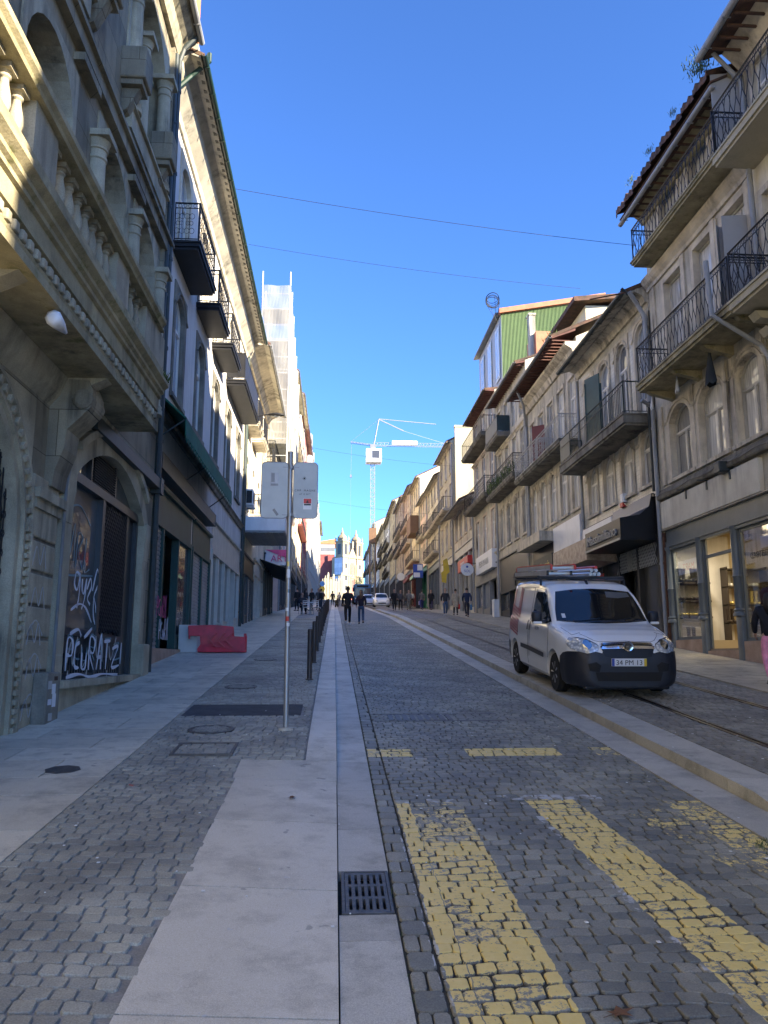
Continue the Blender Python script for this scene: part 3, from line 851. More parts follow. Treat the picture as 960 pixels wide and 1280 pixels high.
def put_window(rt, kit, x, yc, z, side, parts=('surround', 'pane'), name='window', label=None):
    lo = Vector((x, yc, z))-rt.location
    o = L(name, kit['window'], None, rt, lo, 0 if side > 0 else PI)
    if label: o['label'] = label
    for p in parts: L(p, kit[p], None, o)
    return o
def wallgrid(g, x, y0, y1, z0, z1, holes, side):
    ys = sorted(set([y0, y1]+[v for h in holes for v in h[:2] if y0 < v < y1]))
    zs = sorted(set([z0, z1]+[v for h in holes for v in h[2:4] if z0 < v < z1]))
    for a, b in zip(ys[:-1], ys[1:]):
        for c, d in zip(zs[:-1], zs[1:]):
            my, mz = (a+b)/2, (c+d)/2
            if any(h[0] < my < h[1] and h[2] < mz < h[3] for h in holes): continue
            q = [(x,a,c),(x,b,c),(x,b,d),(x,a,d)]
            g.add(q if side > 0 else q[::-1], [(0,1,2,3)])
def railing_mb(y0, y1, x0, x1, z, h, pattern, side_in, returns=True, step=.13, solid=False):
    """x1: outer plane, x0: wall plane; rail runs along y with returns to the wall"""
    g = MB(); r = .009
    runs = [((x1, y0), (x1, y1))]
    if returns: runs += [((x0, y0), (x1, y0)), ((x0, y1), (x1, y1))]
    for (a, b) in runs:
        A = Vector((*a, z)); B = Vector((*b, z)); Ln = (B-A).length; dr = (B-A).normalized(); dr3 = Vector((dr.x, dr.y, 0))
        P = lambda t, zz: (A+dr3*t+Vector((0,0,zz)))[:]
        g.tube([P(0, h), P(Ln, h)], .022, 5); g.tube([P(0, .07), P(Ln, .07)], .014, 4)
        if pattern != 'plain': g.tube([P(0, h-.13), P(Ln, h-.13)], .012, 4)
        n = max(1, round(Ln/step)); st = Ln/n
        for i in range(n+1):
            t = i*st
            if i in (0, n): g.tube([P(min(max(t,.012),Ln-.012), 0), P(min(max(t,.012),Ln-.012), h+.02)], .017, 4); continue
            if pattern == 'plain': g.tube([P(t, .07), P(t, h)], r, 4, cap=False)
            elif pattern == 'wavy':
                s_ = 1 if i % 2 else -1
                pts = [P(t+s_*st*.55*math.sin(k/8*2*PI), .07+(h-.2)*k/8) for k in range(9)]
                g.tube(pts, r, 4, cap=False)
                pts = [P(t+st*.33*math.cos(a*PI/4), h-.065+.045*math.sin(a*PI/4)) for a in range(9)]
                g.tube(pts, .006, 3, cap=False)
            elif pattern == 'scroll':
                if i % 2: 
                    g.tube([P(t, .07), P(t, h-.13)], r, 4, cap=False)
                    for cz, rr in ((.28, .075), (h-.34, .075), (h*.48, .055)):
                        for s_ in (-1, 1):
                            pts = [P(t+s_*(rr*.8)+rr*.8*math.cos(a*PI/4), cz+rr*math.sin(a*PI/4)) for a in range(9)]
                            g.tube(pts, .0065, 3, cap=False)
                pts = [P(t+st*.36*math.cos(a*PI/3), h-.065+.045*math.sin(a*PI/3)) for a in range(7)]
                g.tube(pts, .006, 3, cap=False)
        if solid: g.box(min(a[0],b[0])-.006, min(a[1],b[1])-.006 if a[1]==b[1] else a[1], z+.09, max(a[0],b[0])+.006, max(a[1],b[1])+.006 if a[1]==b[1] else b[1], z+h-.02)
    return g
class Bld:
    def __init__(s, name, label, cat, side, X, y0, y1, eave, wall='plaster_beige', st='trim', depth=9, group=None, ridge=2.2, zb=None):
        s.side, s.X, s.y0, s.y1, s.eave, s.wall, s.st, s.depth, s.ridge = side, X, y0, y1, eave, wall, st, depth, ridge
        s.zb = gz(y0)-.3 if zb is None else zb
        s.rt = root(name, (X, (y0+y1)/2, gz(y0)), label, cat, group)
        s.holes = []; s.wins = []
    def out(s, d): return s.X+s.side*d
    def P(s, name, g, mats, parent=None, smooth=False, angle=None): return W(name, g, mats, parent or s.rt, smooth, angle)
    def window(s, yc, z, w, h, parts=('surround','pane'), name='window', label=None, **kw):
        kw.setdefault('stone_', s.st)
        k = window_kit(w, h, **kw)
        s.holes.append((yc-w/2, yc+w/2, z, z+h))
        return put_window(s.rt, k, s.X, yc, z, s.side, parts, name, label)
    def row(s, n, z, w, h, a=None, b=None, **kw):
        a = s.y0 if a is None else a; b = s.y1 if b is None else b
        st = (b-a)/n
        for i in range(n): s.window(a+st*(i+.5), z, w, h, **kw)
    def balcony(s, y0, y1, z, depth=.7, t=.16, rail='plain', h=1.0, iron='iron', st=None, step=.13, corbels=False, solid=False, label=None):
        """z: top of the slab"""
        g = MB(); o = s.out
        g.box(o(0), y0, z-t, o(depth), y1, z); g.box(o(0), y0+.04, z-t-.07, o(depth-.05), y1-.04, z-t-.001)
        g.box(o(0), y0-.03, z-.05, o(depth+.03), y1+.03, z+.001)
        if corbels:
            n = max(2, int((y1-y0)/1.75)+1)
            for i in range(n):
                y = y0+.2+(y1-y0-.4)*i/(n-1)
                poly = [(o(0), z-t-.08), (o(depth-.2), z-t-.08), (o(depth-.3), z-t-.16), (o(.12), z-t-.3), (o(0), z-t-.36)]
                g.prism(poly, 'y', y-.09, y+.09)
        b = s.P('balcony', g, M[st or s.st])
        if label: b['label'] = label
        r = railing_mb(y0+.04, y1-.04, o(.02), o(depth-.04), z, h, rail, s.side, step=step, solid=solid)
        s.P('railing', r, M[iron], b)
        return b
    def cornice(s, z, prof=((0,0),(.05,0),(.07,.06),(.14,.09),(.16,.16),(0,.2)), y0=None, y1=None, mat=None, name='cornice'):
        g = MB(); g.prism([(s.out(a), z+b) for a, b in prof], 'y', (s.y0 if y0 is None else y0)+.005, (s.y1 if y1 is None else y1)-.005)
        return s.P(name, g, M[mat or s.st])
    def pipe(s, y, z0, z1, mat='pvc_grey', r=.055, off=.09, name='drainpipe', top=None):
        g = MB(); o = s.out(off)
        pts = [(o, y, z0), (o, y, z1)]
        if top: pts += [(s.out(a), y+b, c) for a, b, c in top]
        g.tube(pts, r, 8)
        z = z0+.6
        while z < z1: g.tube([(o, y, z), (o, y, z+.07)], r*1.25, 8); z += 2.0
        return s.P(name, g, M[mat])
    def walls(s, top=None, holes=(), zb=None, mat=None):
        """facade sheet round its openings, party walls, back wall"""
        g = MB(); top = top or s.eave; hs_ = s.holes+list(holes); zb = s.zb if zb is None else zb
        wallgrid(g, s.X, s.y0, s.y1, zb, top, hs_, s.side)
        B = s.out(-s.depth); mid = s.out(-s.depth/2); X = s.X
        for y, fl in ((s.y0, s.side > 0), (s.y1, s.side < 0)):
            q = [(X,y,zb),(X,y,top),(mid,y,top+s.ridge),(B,y,top),(B,y,zb)]
            g.add(q if fl else q[::-1], [(0,1,2,3,4)])
        g.quad((B,s.y0,zb),(B,s.y1,zb),(B,s.y1,top),(B,s.y0,top))
        return s.P('wall', g, M[mat or s.wall])
    def roof(s, ov=.6, mat='roof_tile', tiles=False, soffit='soffit_red', gutter='zinc', t=.10, z=None, y0=None, y1=None, gr=.07):
        z = s.eave if z is None else z; y0 = s.y0 if y0 is None else y0; y1 = s.y1 if y1 is None else y1
        o = s.out; half = s.depth/2; sl = s.ridge/half
        g = MB(); e0 = (o(ov), z-sl*ov+.06)
        rid = (o(-half), z+s.ridge+.06); bk = (o(-s.depth-.3), z+.0)
        if tiles:
            n = int((y1-y0)/.055); nx = 8
            for k in range(nx+1):
                for i in range(n+1):
                    f = k/nx; y = y0+(y1-y0)*i/n
                    x = e0[0]+(rid[0]-e0[0])*f; zz = e0[1]+(rid[1]-e0[1])*f+.045*math.cos(i*PI/2)+.05+ (.012*math.sin(i*.9) if k == 0 else 0)
                    g.v.append((x+(s.side*(.10+.03*((i//4)%3-1)) if k == 0 else 0), y, zz+(.07 if k == 0 else 0)))
            for k in range(nx):
                for i in range(n):
                    a = k*(n+1)+i; g.f.append((a, a+1, a+n+2, a+n+1)); g.m.append(0)
            base = len(g.v)
            for i in range(n+1):
                v = g.v[i]; g.v.append((v[0], v[1], e0[1]-.06))
            for i in range(n): g.f.append((i, i+1, base+i+1, base+i)); g.m.append(0)
            g.prism([rid, bk, (bk[0], bk[1]-t), (rid[0], rid[1]-t)], 'y', y0, y1)
        else:
            g.prism([(e0[0], e0[1]), rid, bk, (bk[0], bk[1]-t), (rid[0], rid[1]-t), (e0[0], e0[1]-t)], 'y', y0, y1)
            nt_ = int((y1-y0)/.24)
            for i in range(nt_):
                y = y0+(i+.5)*(y1-y0)/nt_
                g.tube([(e0[0]+s.side*.02, y, e0[1]+.01), (rid[0], y, rid[1]+.01)], .06, 5, cap=True)
        r = s.P('roof', g, M[mat])
        g = MB(); z0 = z-sl*ov-.05
        g.prism([(o(0.0), z-.16), (o(ov-.03), z0-.02), (o(ov-.03), z0+.02), (o(0.0), z-.06)], 'y', y0+.01, y1-.01)
        for i in range(int((y1-y0)/.35) if soffit in ('soffit_red', 'roof_tile') else 0): 
            y = y0+.18+i*.35; g.box(o(.02), y-.03, z0-.06, o(ov-.08), y+.03, z0-.021)
        s.P('soffit', g, M[soffit], r)
        if gutter:
            g = MB(); gx, gzz = o(ov+(-.06 if tiles else .05)), z0+(-.13 if tiles else .05)
            prof = [(gr*math.cos(a), gr*math.sin(a)) for a in [PI+PI*i/6 for i in range(7)]]
            vs = []
            for y in (y0-.04, y1+.04):
                vs += [(gx+a, y, gzz+b) for a, b in prof]; vs += [(gx+a*.86, y, gzz+b*.86) for a, b in prof]
            fs = []
            for i in range(6):
                fs += [(i, i+1, 14+i+1, 14+i), (7+i+1, 7+i, 21+i, 21+i+1), (i, 7+i, 7+i+1, i+1), (14+i+1, 21+i+1, 21+i, 14+i)]
            fs += [(0, 14, 21, 7), (6, 13, 27, 20)]
            g.add(vs, fs); 
            yy = y0+.3
            while yy < y1: g.box(gx-gr-.01, yy, gzz-gr-.012, gx+gr+.01, yy+.03, gzz-gr+.002); yy += .9
            s.P('gutter', g, M[gutter], r)
        return r
# ground floor shopfronts --------------------------------------------------------
def shopfront(b, ya, yb, zt, color='dark_paint', bays=3, fascia=None, fh=.55, shutter=False, glass='darkroom', pil=.14, plinth=.35, recess=.12, fmat=None, door=None):
    """one 'shopfront' part with panes (or roller shutters), door and fascia below it"""
    o = b.out; zb = gz(ya, .11)-.25
    b.holes.append((ya, yb, zb, zt)); 
    g = MB(); w = (yb-ya)/bays
    for i in range(bays+1):
        y = ya+w*i; y_a, y_b = max(ya+.002, y-pil/2), min(yb-.002, y+pil/2)
        if i == 0: y_b = ya+pil
        if i == bays: y_a = yb-pil
        g.box(o(-recess-.1), y_a, zb, o(.05), y_b, zt-fh)
    g.box(o(-recess-.1), ya, zt-fh, o(.06), yb, zt-fh+.12)
    g.box(o(-recess-.1), ya, zt-.07, o(.10), yb, zt-.002)
    g.box(o(-recess-.1), ya+.01, zt-fh+.12, o(.015), yb-.01, zt-.07)
    sf = b.P('shopfront', g, M[color])
    dd = door if door is not None else bays//2
    for i in range(bays):
        y_a, y_b = ya+w*i+(pil if i == 0 else pil/2), ya+w*(i+1)-(pil if i == bays-1 else pil/2)
        gl = gz((y_a+y_b)/2, .11)
        if shutter is True or (isinstance(shutter, (list, tuple)) and i in shutter):
            g = MB(); z = gl-.1; k = 0
            while z < zt-fh-.02:
                z2 = min(z+.10, zt-fh)
                g.prism([(o(-recess), z), (o(-recess+.018), z+.02), (o(-recess+.018), z2-.02), (o(-recess), z2), (o(-recess-.02), z2), (o(-recess-.02), z)], 'y', y_a+.003, y_b-.003)
                z = z2
            b.P('roller_shutter', g, M['shutter_metal'], sf)
        elif i == dd:
            g = MB(); zz = gl
            g.box(o(-recess-.3), y_a+.002, zz, o(-recess-.26), y_a+.10, zt-fh-.01); g.box(o(-recess-.3), y_b-.10, zz, o(-recess-.26), y_b-.002, zt-fh-.01)
            g.box(o(-recess-.3), y_a+.1, zz+2.1, o(-recess-.26), y_b-.1, zz+2.2); g.box(o(-recess-.3), y_a+.1, zz-.1, o(-recess-.26), y_b-.1, zz+.12)
            d = b.P('door', g, M[color], sf)
            g = MB(); x = o(-recess-.28); g.quad((x, y_a+.002, zz-.1), (x, y_b-.002, zz-.1), (x, y_b-.002, zt-fh), (x, y_a+.002, zt-fh)); b.P('door_glass', g, M[glass], d)
        else:
            g = MB(); x = o(-recess)
            g.quad((x, y_a, gl+plinth-.02), (x, y_b, gl+plinth-.02), (x, y_b, zt-fh), (x, y_a, zt-fh)); b.P('shop_window', g, M[glass], sf)
            g = MB(); g.box(o(-recess-.08), y_a, zb, o(.0), y_b, gl+plinth); g.box(o(-recess-.02), y_a, gl+plinth, o(.02), y_b, gl+plinth+.04)
            b.P('stall_riser', g, M[color], sf)
    return sf
def sign_right(y0, y1, z0, z1, x, txt, board, ink, label, cat='shop sign', depth=.12, size=None, name='shop_sign', side=-1, group=None, spacing=1.0):
    rt = root(name, ((x), (y0+y1)/2, z0), label, cat, group)
    g = MB(); g.box(x-side*depth, y0, z0, x, y1, z1); W('board', g, M[board], rt)
    if txt:
        s_ = size or (z1-z0)*.62
        t = text_mb(txt, s_, .006, spacing=spacing)
        xs = [v[0] for v in t.v]; wd = max(xs)-min(xs); k = min(1.0, (y1-y0)*.88/wd)
        t.xf(Matrix.Diagonal((k, 1, 1, 1)))
        Mx = (txt_right if side < 0 else txt_left)(x+side*.006, (y0+y1)/2, (z0+z1)/2-s_*.35)
        t.xf(Mx); W('lettering', t, M[ink], rt)
    return rt
# ------------------------------------------------------------------ LEFT ROW
def baluster(g, x, y, z, h, r=.065):
    k = h/.6
    prof = [(r*.95,0),(r*.95,.05*k),(r*.6,.07*k),(r*.72,.12*k),(r*1.05,.22*k),(r*.95,.30*k),(r*.6,.42*k),(r*.55,.46*k),(r*.8,.48*k),(r*.8,.50*k),(r*.55,.515*k),(r*.9,.54*k)]
    g.lathe(prof, (x,y,z), 10); g.box(x-r*1.15, y-r*1.15, z+.54*k, x+r*1.15, y+r*1.15, z+h)
def column(g, x, y, z0, z1, r):
    h = z1-z0
    prof = [(r*1.35,0),(r*1.35,.10),(r*1.2,.12),(r*1.28,.17),(r*1.05,.22),(r,.26),(r*.98,h*.5),(r*.86,h-.42),(r*1.0,h-.40),(r*1.0,h-.36),(r*.88,h-.35),(r*.9,h-.26),(r*1.05,h-.25),(r*1.05,h-.22),(r*.95,h-.21),(r*1.25,h-.10)]
    g.lathe(prof, (x,y,z0), 18); g.box(x-r*1.5, y-r*1.5, z1-.10, x+r*1.5, y+r*1.5, z1)
b = Bld('carved_stone_building', 'old carved granite building at the left edge, its balustraded balcony above an arched shop window', 'building', 1, -3.7, -9, 16.2, 15.5, 'granite_old', 'granite_plain', 9, ridge=2.5)
L1 = b
# -- openings
AR = (6.3, 9.15, .2, 4.65)      # arched doorway (crown radius 1.425)
b.holes += [(6.5, 9.40, -1, 4.65), (11.1, 15.25, 1.5, 5.02), (8.45, 10.15, 6.4, 9.75), (11.35, 13.05, 6.4, 9.95), (13.6, 15.25, 6.4, 9.95), (12.55, 15.35, 10.75, 14.5), (2.6, 5.4, 6.4, 9.9), (7.2, 10.2, 10.75, 14.5), (-3, 0, -1, 4.6), (-3, 0, 6.4, 9.9)]
b.walls(top=15.5)
def arch_panel(yc, w, z0, zs, top, d, mat='granite_plain', n=12, deep=None, inn=None, name='arch_surround', proud=.03, pointed=False):
    """jambs and arched head filling a square hole; returns part"""
    o = [(-w/2, z0)]
    R = w/2; rise = top-zs
    for i in range(n+1):
        t = PI-PI*i/n; o.append((R*math.cos(t), zs+rise*math.sin(t)))
    o.append((w/2, z0)); e = [(-w/2-.12, z0)]
    for i in range(n+1): e.append((-w/2-.12+(w+.24)*i/n, top+.12))
    e.append((w/2+.12, z0))
    g = MB(); g.ring(e, o, -d, proud); g.xf(Matrix.Translation((b.X, yc, 0)))
    return b.P(name, g, M[mat])
# doorway: round arch with moulded and toothed archivolt
g = MB(); yc, R, zs = 7.95, 1.445, 3.2
def arcpts(r, z0, n=20):
    return [(-r, z0)]+[(r*math.cos(PI-PI*i/n), zs+r*math.sin(PI-PI*i/n)) for i in range(n+1)]+[(r, z0)]
for r0, r1, p in ((R, R+.1, .02), (R+.1, R+.15, .07), (R+.27, R+.32, .10), (R+.15, R+.27, .045)):
    h = MB(); h.ring(arcpts(r1, .3), arcpts(r0, .3), -.16 if r0 == R else -.02, p); h.xf(Matrix.Translation((b.X, yc, 0))); g.merge(h)
# spandrels
h = MB(); e = [(-R-.33, .3)]+[(-R-.33+(2*R+.66)*i/20, 4.95) for i in range(21)]+[(R+.33, .3)]
h.ring(e, arcpts(R+.2, .3), -.02, .005); h.xf(Matrix.Translation((b.X, yc, 0))); g.merge(h)
db = b.P('door_arch', g, M['granite_plain'])
g = MB(); rr = R+.21; h = MB(); h.ring(arcpts(R+.25, .3), arcpts(R+.17, .3), .03, .05); h.xf(Matrix.Translation((b.X, yc, 0))); g.merge(h)
for i in range(24):
    z = .95+i*.105
    for s_ in (1,): g.bevbox(b.X+.04, yc+s_*rr-.05, z, b.X+.10, yc+s_*rr+.05, z+.065, .01)
for i in range(34):
    a = PI*i/33; y, z = yc+rr*math.cos(a), zs+rr*math.sin(a)
    h = MB(); h.bevbox(.04, -.05, -.033, .10, .05, .033, .01); h.xf(Matrix.Translation((b.X, y, z)) @ Matrix.Rotation(a, 4, 'X')); g.merge(h)
b.P('dentil_band', g, M['granite_plain'], db)
g = MB(); g.quad((b.X-.15, 6.4, .2), (b.X-.15, 9.5, .2), (b.X-.15, 9.5, 4.7), (b.X-.15, 6.4, 4.7)); dg = b.P('door_panel', g, M['dark_paint'])
g = MB()
for i in range(26):
    y = 6.55+i*.11; g.tube([(b.X-.10, y, .6), (b.X-.10, y, 4.3)], .01, 4)
    if i % 2 == 0:
        for k in range(16): g.tube([(b.X-.10, y+.11+.05*math.cos(a*PI/3), 1.0+k*.22+.05*math.sin(a*PI/3)) for a in range(7)], .007, 3, cap=False)
b.P('door_grille', g, M['iron'], dg)
# rusticated pier between door and shop window
g = MB(); z = .82
for k in range(8):
    z1 = z+.40; 
    g.bevbox(b.X-.05, 9.72, z+.03, b.X+.06, 10.62, z1-.01, .02); z = z1+.0
    if z > 3.7: break
b.P('rusticated_pier', g, M['granite_plain'])
g = MB(); g.box(b.X-.02, 9.68, .55, b.X+.03, 10.66, 4.0); g.box(b.X-.02, -9, -1, b.X+.10, 6.2, .95); g.box(b.X, 9.66, .3, b.X+.09, 10.95, .9+.0)
b.P('plinth', g, M['granite_dark'])
g = MB()
poly = [(b.X, 3.95), (b.X+.10, 3.95), (b.X+.12, 4.15), (b.X+.22, 4.45), (b.X+.24, 4.7), (b.X+.40, 4.86), (b.X+.52, 5.0), (b.X+.54, 5.2), (b.X+.48, 5.36), (b.X, 5.38)]
for y0_, y1_ in ((10.18, 10.68), (-2.2, -1.6), (3.9, 4.5)): g.prism(poly, 'y', y0_, y1_); g.lathe([(.09,-.30),(.13,-.28),(.13,.28),(.09,.30)], (b.X+.42, (y0_+y1_)/2, 5.10), 12, axis='y')
b.P('console', g, M['granite_old'], smooth=False)
g = MB(); g.box(b.X-.1, 9.72, 3.72, b.X+.14, 10.7, 3.84); g.box(b.X-.1, 9.75, 3.6, b.X+.09, 10.67, 3.72); b.P('impost', g, M['granite_plain'])
# shop window opening
yc, w = 13.17, 4.14
o_ = [(-w/2, 1.5), (-w/2, 4.25)]+[(-w/2+w*i/14, 4.25+.76*math.sin(PI*i/14)**.75) for i in range(1, 14)]+[(w/2, 4.25), (w/2, 1.5)]
e_ = [(-w/2-.34, 1.5), (-w/2-.34, 4.25)]+[(-w/2-.3+(w+.6)*i/14, 4.35+.95*math.sin(PI*i/14)**.7) for i in range(1, 14)]+[(w/2+.34, 4.25), (w/2+.34, 1.5)]
g = MB(); g.ring(e_, o_, -.4, .09)
h = MB(); h.ring([(p[0]*1.0, p[1]) for p in [(-w/2-.34, 4.1), (-w/2-.34, 5.3)]+[(-w/2-.3+(w+.6)*i/14, 5.4) for i in range(1, 14)]+[(w/2+.34, 5.3), (w/2+.34, 4.1)]], e_, -.05, .004); g.merge(h)
h = MB(); h.ring([(p[0]*1.04, p[1]+.1) for p in e_[2:-2]], e_[2:-2], -.02, .16); g.merge(h)
g.xf(Matrix.Translation((b.X, yc, 0)))
g.box(b.X-.4, 11.0, 1.40, b.X+.16, 15.35, 1.5); g.box(b.X-.02, 10.98, .55, b.X+.07, 15.6, 1.40)
for y0_ in (10.74, 15.26): g.prism([(b.X, 3.55), (b.X+.10, 3.6), (b.X+.11, 3.9), (b.X+.13, 4.05), (b.X+.13, 4.3), (b.X, 4.3)], 'y', y0_, y0_+.32)
g.bevbox(b.X-.02, 10.78, .9, b.X+.10, 11.06, 1.85, .03); g.bevbox(b.X-.02, 15.25, 1.0, b.X+.2, 15.72, 2.05, .03)
b.P('shop_arch', g, M['granite_plain'])
g = MB(); wx = b.X-.10
def wb(y0_, z0_, y1_, z1_, t=.07): g.box(wx-.03, y0_, z0_, wx+t, y1_, z1_)
wb(11.12, 1.5, 11.22, 5.0); wb(15.14, 1.5, 15.24, 4.6); wb(11.22, 4.30, 15.14, 4.44, .10); wb(12.86, 1.5, 13.0, 4.30, .09); wb(14.45, 1.5, 14.58, 4.30)
wb(11.22, 2.12, 12.86, 2.22); wb(13.0, 2.06, 14.45, 2.16); wb(11.22, 1.5, 12.86, 1.58); wb(12.2, 4.44, 12.27, 5.0); wb(13.55, 4.44, 13.62, 5.0); wb(14.58, 1.5, 15.14, 4.3, -.005); wb(13.0, 1.5, 14.45, 2.06, .02); wb(11.22, 1.58, 12.86, 2.12, .0)
for i in range(13): wb(11.25+i*.122, 1.58, 11.29+i*.122, 1.86, .04)
for i in range(11): wb(13.05+i*.125, 1.55, 13.09+i*.125, 1.80, .05)
sf = b.P('shop_frame', g, M['dark_paint'])
g = MB(); g.quad((wx, 11.2, 2.2), (wx, 12.9, 2.2), (wx, 12.9, 4.32), (wx, 11.2, 4.32)); b.P('shop_window', g, M['darkroom'], sf)
g = MB(); g.add([(wx-.01, yc+y, z) for y, z in o_ if True], [tuple(range(len(o_)))[::-1]]); b.P('fanlight', g, M['darkroom'], sf)
g = MB(); 
for i in range(12): z = 4.48+i*.042; g.prism([(wx+.02, z), (wx+.09, z-.025), (wx+.09, z-.015), (wx+.02, z+.012)], 'y', 12.3, 13.52)
b.P('louvre_vent', g, M['iron'], sf)
g = MB(); y = 13.02
for i in range(-18, 14):
    for sg in (1, -1):
        a0 = 13.0; a1 = 14.45; zc = 2.16+i*.13
        # diagonals clipped to the panel
        pts = []
        for t in range(0, 25):
            yy = a0+(a1-a0)*t/24; zz = (zc if sg > 0 else zc+1.45*1.3)+sg*(yy-a0)*1.3
            if 2.17 < zz < 4.3: pts.append((wx+.05+(.008 if sg > 0 else 0), yy, zz))
        if len(pts) > 1: g.tube([pts[0], pts[-1]], .014, 4)
b.P('lattice_grille', g, M['iron'], sf)
g = MB(); g.quad((wx-.002, 12.95, 2.1), (wx-.002, 15.2, 2.1), (wx-.002, 15.2, 4.35), (wx-.002, 12.95, 4.35)); b.P('grille_backing', g, M['black_sheet'], sf)
# spray-painted tags on the shop front
def strokes(lines, y0_, z0_, k, x, r, mat, name='graffiti', ky=None):
    g = MB(); ky = ky or k
    for ln in lines:
        pts = [Vector((0, y0_+p[0]*ky, z0_+p[1]*k)) for p in ln]
        # smooth and lay down a flat ribbon
        sm = []
        for i in range(len(pts)-1):
            p0 = pts[max(0, i-1)]; p1 = pts[i]; p2 = pts[i+1]; p3 = pts[min(len(pts)-1, i+2)]
            for t in (0, .2, .4, .6, .8): sm.append(.5*((2*p1)+(-p0+p2)*t+(2*p0-5*p1+4*p2-p3)*t*t+(-p0+3*p1-3*p2+p3)*t**3))
        sm.append(pts[-1]); vs = []; fs = []
        for i, p in enumerate(sm):
            d = (sm[min(i+1, len(sm)-1)]-sm[max(i-1, 0)]); d = d.normalized() if d.length else Vector((0,1,0))
            nrm = Vector((0, -d.z, d.y)); rr = r*(.8+.35*math.sin(i*.7))
            vs += [(x, (p+nrm*rr).y, (p+nrm*rr).z), (x, (p-nrm*rr).y, (p-nrm*rr).z)]
        n = len(sm)
        vs += [(x-.003, q[1], q[2]) for q in vs]
        for i in range(n-1):
            a = 2*i; c = 2*n+a
            fs += [(a, a+2, a+3, a+1), (c+1, c+3, c+2, c), (a, c, c+2, a+2), (a+1, a+3, c+3, c+1)]
        g.add(vs, fs)
    return b.P(name, g, M[mat], sf)
tag1 = [[(.5,1.3),(.1,1.35),(0,.95),(.3,.8),(.5,1.3),(.5,.6),(.35,.2)], [(.75,1.2),(.8,.8),(1.0,.75),(1.15,1.2)], [(1.2,1.25),(1.1,.6),(.85,.2)], [(1.3,.9),(1.6,1.3),(1.75,1.0),(1.4,.6),(1.7,.4)], [(1.9,.9),(2.3,1.7),(2.5,1.2),(2.1,.7),(2.2,.0),(2.6,-.3),(2.4,.3),(2.1,.7)], [(-.2,.1),(.6,.35),(1.3,.25),(2.0,-.2)]]
strokes(tag1, 11.75, 2.42, .44, wx+.075, .020, 'chalk', ky=.46)
tag2 = [[(0,0),(.05,1.2),(.5,1.1),(.45,.6),(.05,.6)], [(1.1,1.1),(.75,.9),(.75,.2),(1.15,.1)], [(1.4,.7),(1.4,.1),(1.75,.1),(1.8,.7)], [(2.1,0),(2.1,1.3),(2.6,1.2),(2.5,.7),(2.1,.7),(2.6,0)], [(2.9,0),(3.25,1.5),(3.35,0)], [(3.0,.5),(3.4,.55)], [(3.6,1.2),(4.3,1.25)], [(3.95,1.2),(3.9,.0)], [(4.6,.9),(5.3,1.0),(4.6,.1),(5.5,.15)], [(0.1,-.25),(1.2,-.15),(2.4,-.3),(3.6,-.2),(5.4,-.3)], [(5.7,1.2),(5.65,.2)], [(.2,1.4),(.9,1.6),(1.2,1.35)], [(1.5,1.3),(2.2,1.7)]]
strokes(tag2, 11.35, 1.62, .36, wx+.155, .026, 'chalk', ky=.50); strokes([[(p[0]*1.02+.12, p[1]*.8+.25) for p in l[::-1]] for l in tag2[:9]], 11.30, 1.66, .36, wx+.150, .013, 'chalk_blue', ky=.50); strokes([[(.1,.2),(.4,1.0),(.6,.1),(.9,1.2)],[(1.3,.9),(1.5,.0),(2.0,.7)],[(2.7,1.3),(2.9,.4),(3.4,1.2),(3.5,.2)],[(4.2,.9),(4.5,.3),(5.0,1.3)],[(.2,-.5),(.25,-.1)],[(1.9,-.5),(1.95,-.1)],[(4.1,-.6),(4.1,-.15)]], 11.35, 1.66, .36, wx+.152, .018, 'panel_grey', ky=.50)
tag3 = [[(0,0),(.4,1.4),(.6,.3),(1.0,1.5),(1.1,.2)], [(1.3,0),(1.4,1.2),(1.9,1.1),(1.5,.6),(2.0,0)], [(2.3,1.2),(2.2,0),(2.8,.1)], [(0,-.4),(3.2,-.1)], [(.2,1.9),(1.4,2.2),(2.6,1.7)]]
strokes(tag3, 11.35, 3.1, .42, wx+.01, .014, 'chalk_blue', ky=.45)
for k, (yy, zz) in enumerate(((9.85, 2.95), (9.9, 2.45), (9.85, 2.0), (9.9, 1.6), (9.85, 1.12))):
    strokes([[(0,0),(.2,.8),(.5,.1),(.7,.9),(.9,0)], [(0,.4),(.5,1.0),(1.0,.4)]][:2 if k > 1 else 1], yy, zz-.05, .30, b.X+.064, .012, 'panel_grey', ky=.5)
g = MB(); g.box(b.X+.0, 15.9, 5.03, b.X+.22, 16.15, 5.35); g.box(b.X, 11.6, 5.12, b.X+.2, 16.0, 5.32); b.P('lintel_board', g, M['pipe_dark'])
g = MB(); g.box(b.X+.06, 12.9, .93, b.X+.085, 14.1, 1.25)
for i in range(5): g.box(b.X+.085, 12.92, .96+i*.06, b.X+.10, 14.08, .985+i*.06)
b.P('cellar_grille', g, M['iron'])
